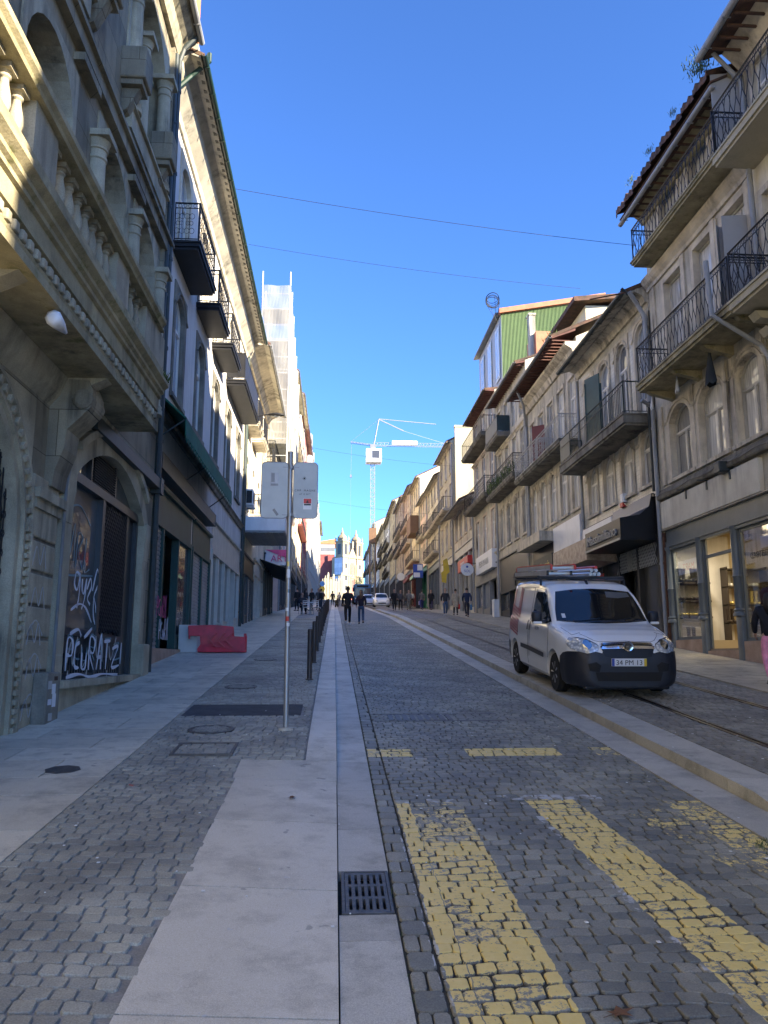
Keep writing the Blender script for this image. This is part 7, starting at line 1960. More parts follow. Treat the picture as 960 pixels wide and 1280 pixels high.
def make_van():
    rt = root('delivery_van', (0,0,0), 'white delivery van with dark bumper, maroon stripes and a loaded roof rack, facing the camera', 'van')
    Ln = 4.39
    top = [(0,.58),(.05,.77),(.16,.86),(.34,.935),(.62,1.005),(.95,1.06),(1.10,1.09),(1.74,1.63),(1.98,1.735),(2.45,1.785),(3.2,1.80),(4.1,1.78),(4.3,1.74),(4.39,1.66)]
    hw = [(0,.62),(.05,.70),(.15,.79),(.35,.87),(.8,.912),(1.3,.915),(4.1,.91),(4.3,.88),(4.39,.84)]
    rw = [(0,.52),(.05,.62),(.2,.72),(.5,.79),(1.1,.82),(1.3,.80),(1.80,.735),(2.3,.74),(4.2,.74),(4.39,.70)]
    belt = [(0,.48),(.05,.60),(.16,.71),(.35,.81),(.7,.92),(1.1,1.0),(1.4,1.04),(4.39,1.08)]
    bot = [(0,.175),(.1,.16),(.5,.16),(4.1,.20),(4.39,.28)]
    me = carbody(Ln, top, hw, rw, belt, bot, (.93, 3.685), ar=.37, axlez=.31)
    me.materials.clear(); me.materials.append(M['car_white']); me.polygons.foreach_set('use_smooth', [True]*len(me.polygons)); me.set_sharp_from_angle(angle=math.radians(32))
    bm = bmesh.new(); bm.from_mesh(me); bvh = BVHTree.FromBMesh(bm); bm.free()
    me.materials.append(M['bumper'])
    for q in me.polygons:
        if q.center.y < .50 and q.center.z < .60: q.material_index = 1
    bd = bpy.data.objects.new('body', me); link(bd, rt)
    P = lambda *a, **k: patch(bvh, *a, **k)
    # glass
    ws = [(-.765,1.115),(-.735,1.30),(-.68,1.50),(-.645,1.595),(-.3,1.635),(0,1.645),(.3,1.635),(.645,1.595),(.68,1.50),(.735,1.30),(.765,1.115),(.4,1.09),(0,1.08),(-.4,1.09)]
    P(ws, 'front', 'carglass', 'windscreen', rt, .008, .06)
    P([(-.72,1.135),(.72,1.135),(.66,1.105),(0,1.09),(-.66,1.105)], 'front', 'bumper', 'scuttle', rt, .010, .05)
    sw = [(1.26,1.10),(1.52,1.30),(1.82,1.535),(1.95,1.585),(2.38,1.59),(2.43,1.56),(2.45,1.05),(1.98,1.03),(1.45,1.06)]
    P(sw, 'side', 'carglass', 'side_window', rt, .007, .06, mirror=True)
    P([(.20,1.50),(.22,1.60),(.60,1.575),(.62,1.51),(.40,1.485)], 'front', 'sunvisor', 'sun_visor', rt, .010, .05)
    P([(-.66,1.16),(-.66,1.23),(-.60,1.23),(-.60,1.16)], 'front', 'panel_white', 'windscreen_sticker', rt, .012, .04)
    # bumper, front part and the wrap to the arch
    fb = [(-.80,.182),(-.80,.5),(-.78,.66),(-.70,.72),(-.60,.735),(-.48,.70),(-.40,.68),(-.36,.74),(0,.75),(.36,.74),(.40,.68),(.48,.70),(.60,.735),(.70,.72),(.78,.66),(.80,.5),(.80,.182),(.4,.181),(0,.181),(-.4,.181)]
    P(fb, 'front', 'bumper', 'bumper', rt, .008, .05)
    P([(.03,.19),(.03,.64),(.12,.70),(.30,.69),(.46,.66),(.56,.60),(.575,.50),(.555,.36),(.555,.19),(.3,.18)], 'side', 'bumper', 'bumper_corner', rt, .012, .04, mirror=True)
    P([(3.98,.28),(4.02,.50),(4.05,.62),(4.32,.62),(4.34,.32)], 'side', 'bumper', 'rear_bumper_corner', rt, .007, .05, mirror=True)
    P([(1.42,.50),(1.42,.575),(2.5,.62),(3.1,.63),(3.1,.555),(2.5,.54)], 'side', 'bumper', 'side_moulding', rt, .022, .05, mirror=True)
    # grille, chrome bar, badge, lights
    P([(-.36,.63),(-.42,.77),(-.34,.825),(0,.84),(.34,.825),(.42,.77),(.36,.63),(.2,.61),(-.2,.61)], 'front', 'black_sheet', 'grille', rt, .020, .04)
    for z0, z1, w in ((.79,.825,.41),(.74,.775,.42)): P([(-w,z0),(-w+.03,z1-.005),(0,z1+.012),(w-.03,z1-.005),(w,z0),(0,z0+.008)], 'front', 'chrome', 'grille_bar', rt, .034, .04)
    hit = bvh.ray_cast(Vector((0,-3,.785)), Vector((0,1,0)))[0]
    g = MB(); g.lathe([(.055,-.035),(.075,-.04),(.075,-.02),(.055,-.02),(.055,-.035)], (0, hit.y-.028, .787), 24, axis='y'); g.box(-.085, hit.y-.064, .781, .085, hit.y-.050, .793)
    g.xf(Matrix.Identity(4)); L('badge', g, M['chrome'], rt, smooth=True, angle=40)
    g = MB(); g.lathe([(0,-.03),(.052,-.03)], (0, hit.y-.028, .787), 20, axis='y'); L('badge_centre', g, M['black_sheet'], rt)
    hl = [(.465,.71),(.43,.765),(.48,.815),(.58,.86),(.68,.885),(.76,.885),(.80,.84),(.81,.78),(.77,.71),(.62,.675)]
    for sg in (1, -1):
        o_ = P([(x*sg, z) for x, z in (hl if sg > 0 else hl[::-1])], 'front', 'lens', 'headlight', rt, .012, .035)
        P([(x*sg, z) for x, z in [(.425,.765),(.46,.815),(.57,.873),(.68,.897),(.76,.897),(.68,.885),(.58,.86),(.48,.815)]][::sg], 'front', 'bumper', 'headlight_seal', o_, .011, .03)
        P([(x*sg, z) for x, z in [(.60+.065*math.cos(a), .80+.065*math.sin(a)) for a in [2*PI*i/12 for i in range(12)]]], 'front', 'chrome', 'reflector', o_, .016, .03)
        P([(x*sg, z) for x, z in [(.46,.40),(.60,.42),(.62,.52),(.50,.55),(.43,.50)]][::sg], 'front', 'tyre', 'fog_light_recess', rt, .022, .04)
    g = MB(); g.bevbox(-.66, .06, .13, .66, .40, .20, .03); L('air_dam', g, M['bumper'], rt, smooth=True, angle=40)
    P([(-.48,.27),(-.52,.40),(.52,.40),(.48,.27)], 'front', 'tyre', 'lower_intake', rt, .022, .05)
    # side headlight sweep
    P([(.12,.70),(.11,.77),(.18,.83),(.32,.885),(.44,.89),(.38,.80),(.26,.73)], 'side', 'lens', 'headlight_side', rt, .012, .03, mirror=True)
    hit = bvh.ray_cast(Vector((0,-3,.53)), Vector((0,1,0)))[0]; py0 = hit.y-.03
    g = MB(); g.bevbox(-.27, py0, .49, .27, py0+.02, .605, .004); pl = L('number_plate', g, M['panel_white'], rt)
    g = MB(); g.box(-.268, py0-.002, .492, -.228, py0-.0005, .603); L('blue_strip', g, M['blue'], pl)
    g = MB(); g.box(.228, py0-.002, .492, .268, py0-.0005, .603); L('yellow_strip', g, M['yellow'], pl)
    t = text_mb('34 PM 13', .105, .001, spacing=1.0); xs = [v[0] for v in t.v]; k = .40/(max(xs)-min(xs)); t.xf(Matrix.Diagonal((k,1,1,1))); t.xf(txt_cam(0, py0-.0015, .510)); L('plate_lettering', t, M['black'], pl)
    # doors, handles, seams
    def seam(pts, nm='door_seam', th=.008):
        g = MB()
        for sg in (-1, 1):
            q = []
            for a, b2 in zip(pts[:-1], pts[1:]):
                for j in range(6):
                    v = Vector(a).lerp(Vector(b2), j/6); h = bvh.ray_cast(Vector((3*sg, v.x, v.y)), Vector((-sg,0,0)))[0]
                    if h: q.append((h.x+.001*sg, h.y, h.z))
            if len(q) > 1: g.tube(q, th*.5, 4)
        L(nm, g, M['bumper'], rt)
    seam([(1.25,.32),(1.24,.9),(1.33,1.12),(1.92,1.63),(2.45,1.66),(2.5,1.1),(2.52,.3)]); seam([(2.62,.3),(2.60,1.0),(2.6,1.66),(3.45,1.66),(3.5,1.1),(3.42,.75)]); seam([(3.5,1.05),(4.3,1.05)], th=.006)
    P([(2.60,.90),(2.61,1.07),(2.66,1.07),(2.68,.90)], 'side', 'black_sheet', 'door_handle', rt, .014, .03, mirror=True); P([(2.44,.90),(2.43,1.05),(2.48,1.06),(2.51,.90)], 'side', 'black_sheet', 'door_handle', rt, .014, .03, mirror=True)
    M['maroon'] = plain('maroon_stripe_film', (.36,.03,.08), .4, var=.05)
    for k in range(9):
        z = .74+k*.055
        P([(3.42,z),(3.42,z+.034),(4.2,z+.16),(4.2,z+.125)], 'side', 'maroon', 'stripe', rt, .008, .06)
    for k in range(13):
        z = 1.19+k*.036
        P([(3.42,z-.02),(3.42,z+.003),(3.66,z+.045),(3.66,z+.022)], 'side', 'maroon', 'stripe', rt, .008, .06); P([(3.98,z-.03),(3.98,z-.010),(4.16,z+.025),(4.16,z+.005)], 'side', 'maroon', 'stripe', rt, .008, .06)
    t = text_mb('SECURITAS', .10, .0008); xs = [v[0] for v in t.v]; k = .42/(max(xs)-min(xs)); t = text_mb('DELFIM', .085, .0008)
    hx_ = bvh.ray_cast(Vector((-3,1.95,.93)), Vector((1,0,0)))[0].x
    Mx = Matrix(((0,0,-1,hx_-.003),(-1,0,0,1.98),(0,1,0,.93),(0,0,0,1))); t.xf(Mx); L('door_lettering', t, M['zinc'], rt)
    g = MB()   # bonnet shut line and roof edge line
    for poly in ([(-.78,1.02),(-.74,.93),(-.60,.965)], [(.78,1.02),(.74,.93),(.60,.965)], [(-.40,.845),(0,.858),(.40,.845)], [(-.40,.845),(-.47,.86),(-.62,.95)], [(.40,.845),(.47,.86),(.62,.95)]):
        q = []
        for a, c in zip(poly[:-1], poly[1:]):
            for j in range(7):
                v = Vector(a).lerp(Vector(c), j/6); h = bvh.ray_cast(Vector((v.x,-3,v.y)), Vector((0,1,0)))[0]
                if h: q.append((h.x, h.y-.001, h.z))
        if len(q) > 1: g.tube(q, .004, 4)
    L('bonnet_seam', g, M['bumper'], rt)
    # mirrors, wipers, rack, wheels
    for sg in (-1, 1):
        g = MB(); g.bevbox(sg*.93, 1.46, 1.06, sg*1.10, 1.60, 1.27, .045); m_ = L('mirror', g, M['bumper'], rt, smooth=True, angle=60); g = MB(); g.bevbox(sg*.94, 1.45, 1.05, sg*1.09, 1.56, 1.095, .015); L('mirror_cap', g, M['car_white'], m_)
        g = MB(); g.box(sg*.87, 1.49, 1.07, sg*.95, 1.56, 1.12); L('mirror_arm', g, M['bumper'], m_)
        for ya in (.93, 3.685): make_wheel(rt, sg*.785, ya, .31, .20, sg)
        g = MB(); g.tube([(sg*.76, 2.2, 1.81), (sg*.76, 4.2, 1.81)], .018, 6); g.tube([(sg*.76,2.2,1.70),(sg*.76,2.2,1.81)], .02, 6); g.tube([(sg*.76,4.2,1.70),(sg*.76,4.2,1.81)], .02, 6); L('roof_rail', g, M['bumper'], rt)
    g = MB(); g.tube([(-.5,1.05,1.105),(-.05,1.13,1.16)], .009, 5); g.tube([(.1,1.05,1.105),(.5,1.14,1.17)], .009, 5); L('wiper', g, M['black_sheet'], rt)
    g = MB()
    for yb in (2.35, 3.2, 4.05): g.box(-.78, yb-.03, 1.83, .78, yb+.03, 1.87)
    for x_ in (-.78, .78): g.box(x_-.02, 2.3, 1.85, x_+.02, 4.3, 1.88)
    rk = L('roof_rack', g, M['bumper'], rt)
    g = MB(); g.prism([(1.9,1.70),(1.93,1.70),(2.06,1.80),(2.02,1.80)], 'x', -.02, .02); L('antenna', g, M['black_sheet'], rt)
    # ladders on the rack: aluminium rails with rungs and red end caps
    M['alu'] = plain('ladder_aluminium', (.55,.56,.58), .35, .7)
    lad = []
    for (x0, z0_, y0, y1, lb) in ((-.70, 1.885, 1.95, 4.55, 'lower aluminium ladder strapped along the van roof rack'), (-.66, 1.985, 1.85, 4.5, 'upper aluminium ladder with red rails on the van roof rack')):
        r2 = root('ladder', (0,0,0), lb, 'ladder', 'ladders on the van roof')
        g = MB()
        for xx in (x0, x0+.42): g.box(xx-.012, y0, z0_, xx+.012, y1, z0_+.075)
        L('rails', g, M['alu'] if z0_ < 1.9 else M['alu'], r2)
        g = MB(); yy = y0+.12
        while yy < y1: g.box(x0+.012, yy, z0_+.02, x0+.408, yy+.03, z0_+.05); yy += .27
        L('rungs', g, M['alu'], r2)
        g = MB()
        for xx in (x0, x0+.42):
            if z0_ > 1.9: g.box(xx-.014, y0+.05, z0_+.078, xx+.014, y1-.1, z0_+.10)
            g.bevbox(xx-.018, y0-.02, z0_-.005, xx+.018, y0+.03, z0_+.08, .005); g.bevbox(xx-.018, y1-.03, z0_-.005, xx+.018, y1+.02, z0_+.08, .005)
        L('red_caps', g, M['red'] if z0_ > 1.9 else M['black_sheet'], r2); lad.append(r2)
    g = MB(); r2 = root('pole_bundle', (0,0,0), 'bundle of grey and red poles beside the ladders on the van roof', 'poles')
    for i, (x_, z_, mt) in enumerate(((.12,1.91,0),(.2,1.91,0),(.16,1.98,0),(.30,1.91,0),(.26,1.98,0))): g.tube([(x_, 2.1+i*.03, z_), (x_, 4.3, z_)], .035, 8)
    L('poles', g, M['alu'], r2); g = MB(); g.tube([(.2, 2.05, 2.03), (.2, 4.2, 2.03)], .03, 8); L('red_pole', g, M['red'], r2); lad.append(r2)
    return rt, lad
van, loads = make_van()
vx, vy = 4.46, 12.12; vz = gz(vy, .114)
for o in [van]+loads: o.location = (vx, vy, vz); o.rotation_euler = (math.atan(S), 0, 0)

def make_car(label, paint, loc, rx, name='parked_car'):
    rt = root(name, (0,0,0), label, 'car')
    Ln = 3.85
    top = [(0,.55),(.06,.68),(.3,.80),(.9,.93),(1.05,.96),(1.75,1.36),(2.1,1.42),(2.9,1.41),(3.4,1.33),(3.7,1.05),(3.85,.75)]
    hw = [(0,.60),(.08,.72),(.3,.80),(.8,.83),(3.2,.83),(3.7,.78),(3.85,.68)]
    rw = [(0,.5),(.1,.6),(.5,.70),(1.05,.70),(1.75,.58),(2.8,.58),(3.4,.56),(3.85,.55)]
    belt = [(0,.42),(.1,.55),(.4,.70),(1.0,.85),(3.4,.90),(3.85,.68)]
    bot = [(0,.24),(.4,.17),(3.5,.18),(3.85,.3)]
    me = carbody(Ln, top, hw, rw, belt, bot, (.78, 3.2), n=50, ar=.33, axlez=.28)
    me.materials.clear(); me.materials.append(M[paint]); me.polygons.foreach_set('use_smooth', [True]*len(me.polygons)); me.set_sharp_from_angle(angle=math.radians(35))
    bm = bmesh.new(); bm.from_mesh(me); bvh = BVHTree.FromBMesh(bm); bm.free(); link(bpy.data.objects.new('body', me), rt)
    P = lambda *a, **k: patch(bvh, *a, **k)
    P([(-.62,.975),(-.52,1.30),(0,1.34),(.52,1.30),(.62,.975),(0,.95)], 'front', 'carglass', 'windscreen', rt, .01, .1)
    P([(1.25,.95),(1.75,1.27),(2.2,1.33),(2.9,1.31),(3.3,1.2),(3.35,.97),(2.3,.93)], 'side', 'carglass', 'side_window', rt, .01, .1, mirror=True)
    for sg in (1, -1): P([(x*sg, z) for x, z in [(.42,.58),(.42,.66),(.62,.72),(.68,.62)]][::sg], 'front', 'lens', 'headlight', rt, .012, .05)
    P([(-.38,.36),(-.40,.46),(.40,.46),(.38,.36)], 'front', 'black_sheet', 'grille', rt, .012, .06); P([(-.24,.48),(-.24,.57),(.24,.57),(.24,.48)], 'front', 'panel_white', 'number_plate', rt, .02, .08)
    for sg in (-1, 1):
        for ya in (.78, 3.2): make_wheel(rt, sg*.72, ya, .28, .17, sg)
        g = MB(); g.bevbox(sg*.83, 1.35, .92, sg*.97, 1.45, 1.05, .02); L('mirror', g, M[paint], rt)
    rt.location = loc; rt.rotation_euler = (rx, 0, 0); return rt
make_car('small white hatchback driving down the street toward the camera', 'car_white', (4.83, 81, gz(81, .118)), math.atan(.075))
make_car('silver-white car half hidden behind the small white hatchback', 'car_silver', (4.0, 92, gz(92, .01)), math.atan(.075))
def make_bus():
    rt = root('city_bus', (0,0,0), 'blue city bus at the top of the street', 'bus')
    bm = bmesh.new(); bmesh.ops.create_cube(bm, size=1)
    for v in bm.verts: v.co = Vector((v.co.x*2.5, 5.5+v.co.y*11, 1.65+v.co.z*2.7))
    bmesh.ops.bevel(bm, geom=bm.edges[:], offset=.18, segments=3, affect='EDGES', profile=.6); g = MB(); g.addbm(bm); L('body', g, M['bus_blue'], rt, smooth=True, angle=50)
    g = MB(); g.bevbox(-1.12, -.02, 1.25, 1.12, .05, 2.4, .02); L('windscreen', g, M['blueglass'], rt)
    g = MB(); g.bevbox(-.85, -.03, 2.52, .85, .05, 2.82, .02); L('destination_display', g, M['black_sheet'], rt)
    g = MB(); g.box(-1.1, -.02, .55, 1.1, .03, .75); L('bumper', g, M['bumper'], rt)
    for sg in (-1, 1):
        g = MB(); g.bevbox(sg*.75, -.03, .8, sg*1.1, .03, 1.0, .02); L('headlight', g, M['lens'], rt)
        g = MB(); g.box(sg*1.24, .6, 1.25, sg*1.265, 10.5, 2.4); L('side_window', g, M['darkroom'], rt)
        for ya in (2.4, 8.2): make_wheel(rt, sg*1.1, ya, .48, .28, sg)
        g = MB(); g.bevbox(sg*1.25, -.25, 1.9, sg*1.5, -.15, 2.5, .03); L('mirror', g, M['bumper'], rt)
    return rt
bus = make_bus(); bus.location = (4.15, 118, gz(118, .01)); bus.rotation_euler = (math.atan(.075), 0, 0)
def scooter(x, y, rz, lab, mat):
    rt = root('parked_scooter', (x, y, gz(y, .0)), lab, 'scooter', 'scooters parked near the top of the street', rz=rz)
    g = MB(); g.tube([(0,-.35,.35),(0,-.2,.75),(0,-.12,1.0)], [.10,.12,.05], 8); g.tube([(0,-.2,.3),(0,.1,.28),(0,.3,.55),(0,.8,.6)], [.1,.12,.2,.12], 8); L('body', g, M[mat], rt, smooth=True)
    g = MB(); g.bevbox(-.14,.15,.70,.14,.75,.80,.03); L('seat', g, M['black_sheet'], rt)
    g = MB(); g.tube([(-.33,-.1,1.0),(0,-.14,.98),(.33,-.1,1.0)], .02, 6); g.lathe([(.04,-.02),(.08,0),(0,.02)], (-.3,-.15,1.12), 8, axis='y'); L('handlebar', g, M['black_sheet'], rt)
    for yy in (-.5, .68):
        g = MB(); g.lathe([(.13,-.05),(.23,-.05),(.25,0),(.23,.05),(.13,.05)], (0,0,0), 18, axis='x'); L('wheel', g, M['tyre'], rt, (0, yy, .25))
scooter(-.0+.3, 88, .2, 'dark scooter by the kerb near the top of the street', 'black_sheet'); scooter(1.0, 92, -.2, 'pale scooter next to the dark one near the top of the street', 'panel_grey')

# ------------------------------------------------------------------ people
def skin_mesh(chains, root_i=0, sub=1):
    """chains: list of polylines [(x,y,z,r),...] sharing points by position"""
    bm = bmesh.new(); ly = bm.verts.layers.skin.verify(); idx = {}
    first = None
    for ch_ in chains:
        pv = None
        for (x, y, z, r) in ch_:
            k = (round(x,3), round(y,3), round(z,3))
            if k not in idx:
                v = bm.verts.new((x,y,z)); v[ly].radius = (r, r*.8 if r > .1 else r); idx[k] = v
                if first is None: first = v; v[ly].use_root = True
            v = idx[k]
            if pv and pv is not v:
                try: bm.edges.new((pv, v))
                except ValueError: pass
            pv = v
    me = bpy.data.meshes.new('sk'); bm.to_mesh(me); bm.free(); o = bpy.data.objects.new('sk', me); COL.objects.link(o)
    md = o.modifiers.new('s', 'SKIN'); md.use_smooth_shade = True; o.modifiers.new('u', 'SUBSURF').levels = sub; o.modifiers['u'].render_levels = sub
    dg = bpy.context.evaluated_depsgraph_get(); dg.update(); m2 = bpy.data.meshes.new_from_object(o.evaluated_get(dg))
    g = MB(); g.add([v.co[:] for v in m2.vertices], [list(p.vertices) for p in m2.polygons]); bpy.data.objects.remove(o); bpy.data.meshes.remove(m2); return g
M['skin'] = plain('skin', (.45,.27,.19), .55, var=.05)
CLO = {}
def clo(c, rough=.85):
    k = tuple(c)
    if k not in CLO: CLO[k] = plain('cloth_%d' % len(CLO), c, rough, var=.25, vs=9, bmp=.3, bs=30)
    return CLO[k]
POSE = {}
def figure(pose):
    if pose in POSE: return POSE[pose]
    # local frame: faces +Y
    hip = .92
    if pose == 'walk': legs = [((.10,.22,.48),(.10,.24,.10)), ((-.10,-.02,.50),(-.10,-.34,.16))]; arms = [((.235,-.13,1.16),(.22,-.10,.92)), ((-.235,.08,1.15),(-.21,.24,.95))]; dz = 0
    elif pose == 'stride': legs = [((.10,.05,.48),(.11,-.22,.13)), ((-.10,.14,.49),(-.10,.25,.09))]; arms = [((.235,.06,1.15),(.21,.20,.94)), ((-.235,-.10,1.15),(-.23,-.12,.90))]; dz = 0
    elif pose == 'sit': hip = .52; legs = [((.12,.42,.50),(.12,.42,.09)), ((-.12,.42,.50),(-.14,.36,.09))]; arms = [((.24,.02,.76),(.14,.28,.66)), ((-.24,.02,.76),(-.14,.28,.66))]; dz = -.40
    elif pose == 'phone': legs = [((.10,.04,.48),(.11,.0,.09)), ((-.10,.06,.49),(-.12,.04,.09))]; arms = [((.23,.02,1.14),(.12,.24,1.20)), ((-.235,-.04,1.14),(-.22,.0,.89))]; dz = 0
    else: legs = [((.10,.02,.48),(.11,.0,.09)), ((-.10,.03,.49),(-.12,.04,.09))]; arms = [((.24,-.04,1.14),(.22,.04,.90)), ((-.24,-.04,1.14),(-.22,.04,.90))]; dz = 0
    pel = (0,0,hip,.13); wa = (0,.0,1.06+dz,.115); cs = (0,.0,1.28+dz,.135); nk = (0,.0,1.44+dz,.055); hd0 = (0,.02,1.54+dz,.07); hd1 = (0,.015,1.64+dz,.09)
    ch_ = [[pel, wa, cs, nk, hd0, hd1, (0,.01,1.70+dz,.06)]]
    for (kn, an), sg in zip(legs, (1, -1)):
        ch_.append([pel, (sg*.09,0,hip-.05,.085), (*kn, .055), (*an, .038)]); ch_.append([(*an, .038), (an[0], an[1]+.10, an[2]-.05, .036), (an[0], an[1]+.17, an[2]-.055, .024)])
    hands = []
    for (el, wr), sg in zip(arms, (1, -1)):
        d = (Vector(wr)-Vector(el)).normalized(); pm = Vector(wr)+d*.06
        ch_.append([cs, (sg*.17,0,1.38+dz,.055), (*el, .04), (*wr, .027), (*pm[:], .034)])
        hands.append((Vector(wr), pm, d, sg))
    body = skin_mesh(ch_)
    for wr, pm, d, sg in hands:
        s_ = Vector((0,1,0)) if abs(d.y) < .8 else Vector((0,0,1))
        s_ = (s_-d*s_.dot(d)).normalized(); inn = d.cross(s_)
        if inn.x*sg > 0: inn = -inn
        for k, ln in enumerate((.062,.072,.068,.052)):
            b0 = pm+s_*(.024-.016*k)+d*.015; b1 = b0+d*ln*.55+inn*.008; b2 = b0+d*ln*.85+inn*.03
            body.tube([b0, b1, b2], [.0095,.0085,.007], 6)
        b0 = wr+s_*.022+d*.025; body.tube([b0, b0+s_*.022+d*.025+inn*.01, b0+s_*.026+d*.055+inn*.02], [.011,.010,.008], 6)
    hz = 1.62+dz
    body.lathe([(0,-.125),(.045,-.11),(.072,-.06),(.08,0),(.078,.05),(.05,.10),(0,.118)], (0,.02,hz+.01), 14)
    body.add([(-.012,.10,hz-.02),(.012,.10,hz-.02),(0,.125,hz-.03),(0,.097,hz+.02)], [(0,1,2),(0,2,3),(2,1,3)])
    for sg in (-1, 1): body.tube([(sg*.082,.02,hz+.015),(sg*.092,.01,hz)], [.012,.016], 6)
    # features
    face = MB()
    for sg in (-1, 1): face.lathe([(0,0),(.009,.003),(0,.006)], (sg*.028,.098,hz+.008), 8, axis='y')
    face.box(-.022,.096,hz-.062,.022,.101,hz-.056)
    # clothes
    jk = [[(0,0,hip-.13,.17), (0,0,1.06+dz,.155), (0,.0,1.28+dz,.165), (0,0,1.41+dz,.09)]]
    for (el, wr), sg in zip(arms, (1, -1)): jk.append([(0,.0,1.28+dz,.165), (sg*.18,0,1.37+dz,.082), (*el, .066), (*(Vector(el).lerp(Vector(wr), .93))[:], .045)])
    jacket = skin_mesh(jk)
    tr = [[(0,0,hip+.06,.14), (0,0,hip-.02,.14)]]
    for (kn, an), sg in zip(legs, (1, -1)): tr.append([(0,0,hip-.02,.14), (sg*.095,0.01,hip-.10,.105), (*kn, .075), (an[0], an[1], an[2]+.01, .058)])
    trs = skin_mesh(tr)
    sh = MB()
    for kn, an in legs:
        dd = .0; sh.tube([(an[0], an[1]-.05, an[2]-.045), (an[0], an[1]+.03, an[2]-.04), (an[0], an[1]+.13, an[2]-.05), (an[0], an[1]+.2, an[2]-.055)], [.036,.048,.045,.03], 8)
        sh.box(an[0]-.042, an[1]-.08, an[2]-.09, an[0]+.042, an[1]+.21, an[2]-.065)
    def hair(long):
        h = MB(); h.lathe([(0,.128),(.055,.112),(.088,.055),(.094,0),(.088,-.045)], (0,.005,hz+.012), 14, a0=PI*.0, a1=PI*2)
        # open the face side
        h.v = [(x, y if y < .045 else .045+(y-.045)*.35, z+ (.03 if y > .045 and z < hz+.06 else 0)) for x, y, z in h.v]
        if long: h.tube([(0,-.05,hz+.03),(0,-.085,hz-.08),(0,-.10,hz-.22),(0,-.10,hz-.34)], [.085,.09,.085,.04], 10)
        return h
    POSE[pose] = dict(body=body.mesh('body', M['skin'], True), face=face.mesh('face', M['black']), jacket=jacket, trs=trs, sh=sh, hair=hair(False), hairl=hair(True), hz=hz, hip=hip, arms=arms, dz=dz)
    return POSE[pose]
def person(x, y, hgt, rz, pose, top, bot, label, hair=(.02,.014,.01), long=False, shoes=(.02,.02,.02), coat=None, bag=None, hood=None, h=None, group=None, z=None, seated=None):
    f = figure(pose); k = hgt/1.74
    if h is None: h = .118 if not (.36 < x < 3.5) else .002
    zz = gz(y, h) if z is None else z
    rt = root('person', (x, y, zz), label, 'person', group, rz=rz); rt.scale = (k, k, k)
    o = bpy.data.objects.new('body', f['body']); link(o, rt); o2 = bpy.data.objects.new('face', f['face']); link(o2, o)
    L('jacket', f['jacket'], clo(top), rt, smooth=True); L('trousers', f['trs'], clo(bot), rt, smooth=True); L('shoes', f['sh'], clo(shoes, .5), rt, smooth=True, angle=40)
    L('hair', f['hairl'] if long else f['hair'], clo(hair, .6), rt, smooth=True)
    hz = f['hz']
    if hood:
        g = MB(); g.lathe([(0,.15),(.07,.13),(.115,.06),(.12,-.02),(.11,-.1),(.12,-.16)], (0,-.01,hz+.01), 14); g.v = [(a, b2 if b2 < .05 else .05+(b2-.05)*.2, c) for a, b2, c in g.v]; L('hood', g, clo(hood), rt, smooth=True)
    if coat:
        g = MB(); g.lathe([(.16,.55),(.165,.35),(.175,.1),(.20,-.25),(.205,-.30)], (0,0,f['hip']-.1), 16); g.v = [(a, b2*.8, c) for a, b2, c in g.v]; L('coat_skirt', g, clo(coat), rt, smooth=True)
    if bag:
        kind, col, sd = bag; g = MB(); wr = Vector(f['arms'][0 if sd > 0 else 1][1])
        if kind == 'shopper': g.bevbox(wr.x-.05, wr.y-.17, wr.z-.50, wr.x+.05, wr.y+.17, wr.z-.18, .02); g.tube([(wr.x, wr.y-.1, wr.z-.18), (wr.x, wr.y, wr.z-.03), (wr.x, wr.y+.1, wr.z-.18)], .008, 5)
        elif kind == 'backpack': g.bevbox(-.15, -.30, 1.02, .15, -.14, 1.42, .06)
        elif kind == 'shoulder': g.bevbox(sd*.17, -.12, .80, sd*.30, .14, 1.03, .03); g.tube([(sd*.2, 0, 1.0), (sd*.14, .03, 1.45)], .012, 5)
        b_ = T('bag', g, clo(col), {'shopper': 'bag', 'backpack': 'backpack', 'shoulder': 'shoulder bag'}[kind]+' carried by the '+label.split(' with ')[0].split(' walking')[0].split(',')[0], 'bag', loc=(x, y, zz), rz=rz, smooth=True, angle=40); b_.scale = (k, k, k)
    return rt
navy=(.012,.018,.045); blk=(.012,.012,.014); jean=(.05,.09,.16)
person(.63, 37.2, 1.76, .05, 'walk', blk, (.01,.01,.012), 'person in all black walking up the roadway, left one of the couple', shoes=(.6,.6,.6), coat=None)
person(1.27, 38.0, 1.60, -.05, 'stride', (.03,.018,.03), jean, 'person in a dark plum top and blue jeans, right one of the roadway couple', long=True, hair=(.14,.08,.05))
GP = 'pedestrians on the right sidewalk'
person(4.6, 61.4, 1.64, PI, 'walk', blk, blk, 'person in long black clothes, leftmost of the people on the right side', long=True, coat=blk, group=GP)
person(5.25, 63.5, 1.60, PI, 'stride', (.10,.09,.09), blk, 'person in a grey-brown top with a large black bag on the arm', long=False, bag=('shoulder', blk, 1), group=GP)
person(5.95, 64.0, 1.62, PI*.95, 'walk', (.22,.20,.18), (.24,.20,.15), 'person in a pale grey jacket and tan trousers', bag=('shoulder', (.12,.06,.04), 1), group=GP)
person(8.55, 88, 1.7, PI, 'stand', (.6,.58,.55), blk, 'person in a white top standing by the farther shopfronts', long=True, group=GP)
person(7.2, 65.9, 1.64, 0, 'walk', (.16,.14,.12), (.03,.035,.14), 'person in a brown-grey jacket and blue trousers seen from behind', bag=('shopper', (.35,.32,.5), -1), group=GP)
person(8.0, 66.1, 1.66, PI*.9, 'stride', blk, (.07,.06,.12), 'person in a dark open coat and faded purple-blue trousers', coat=blk, group=GP)
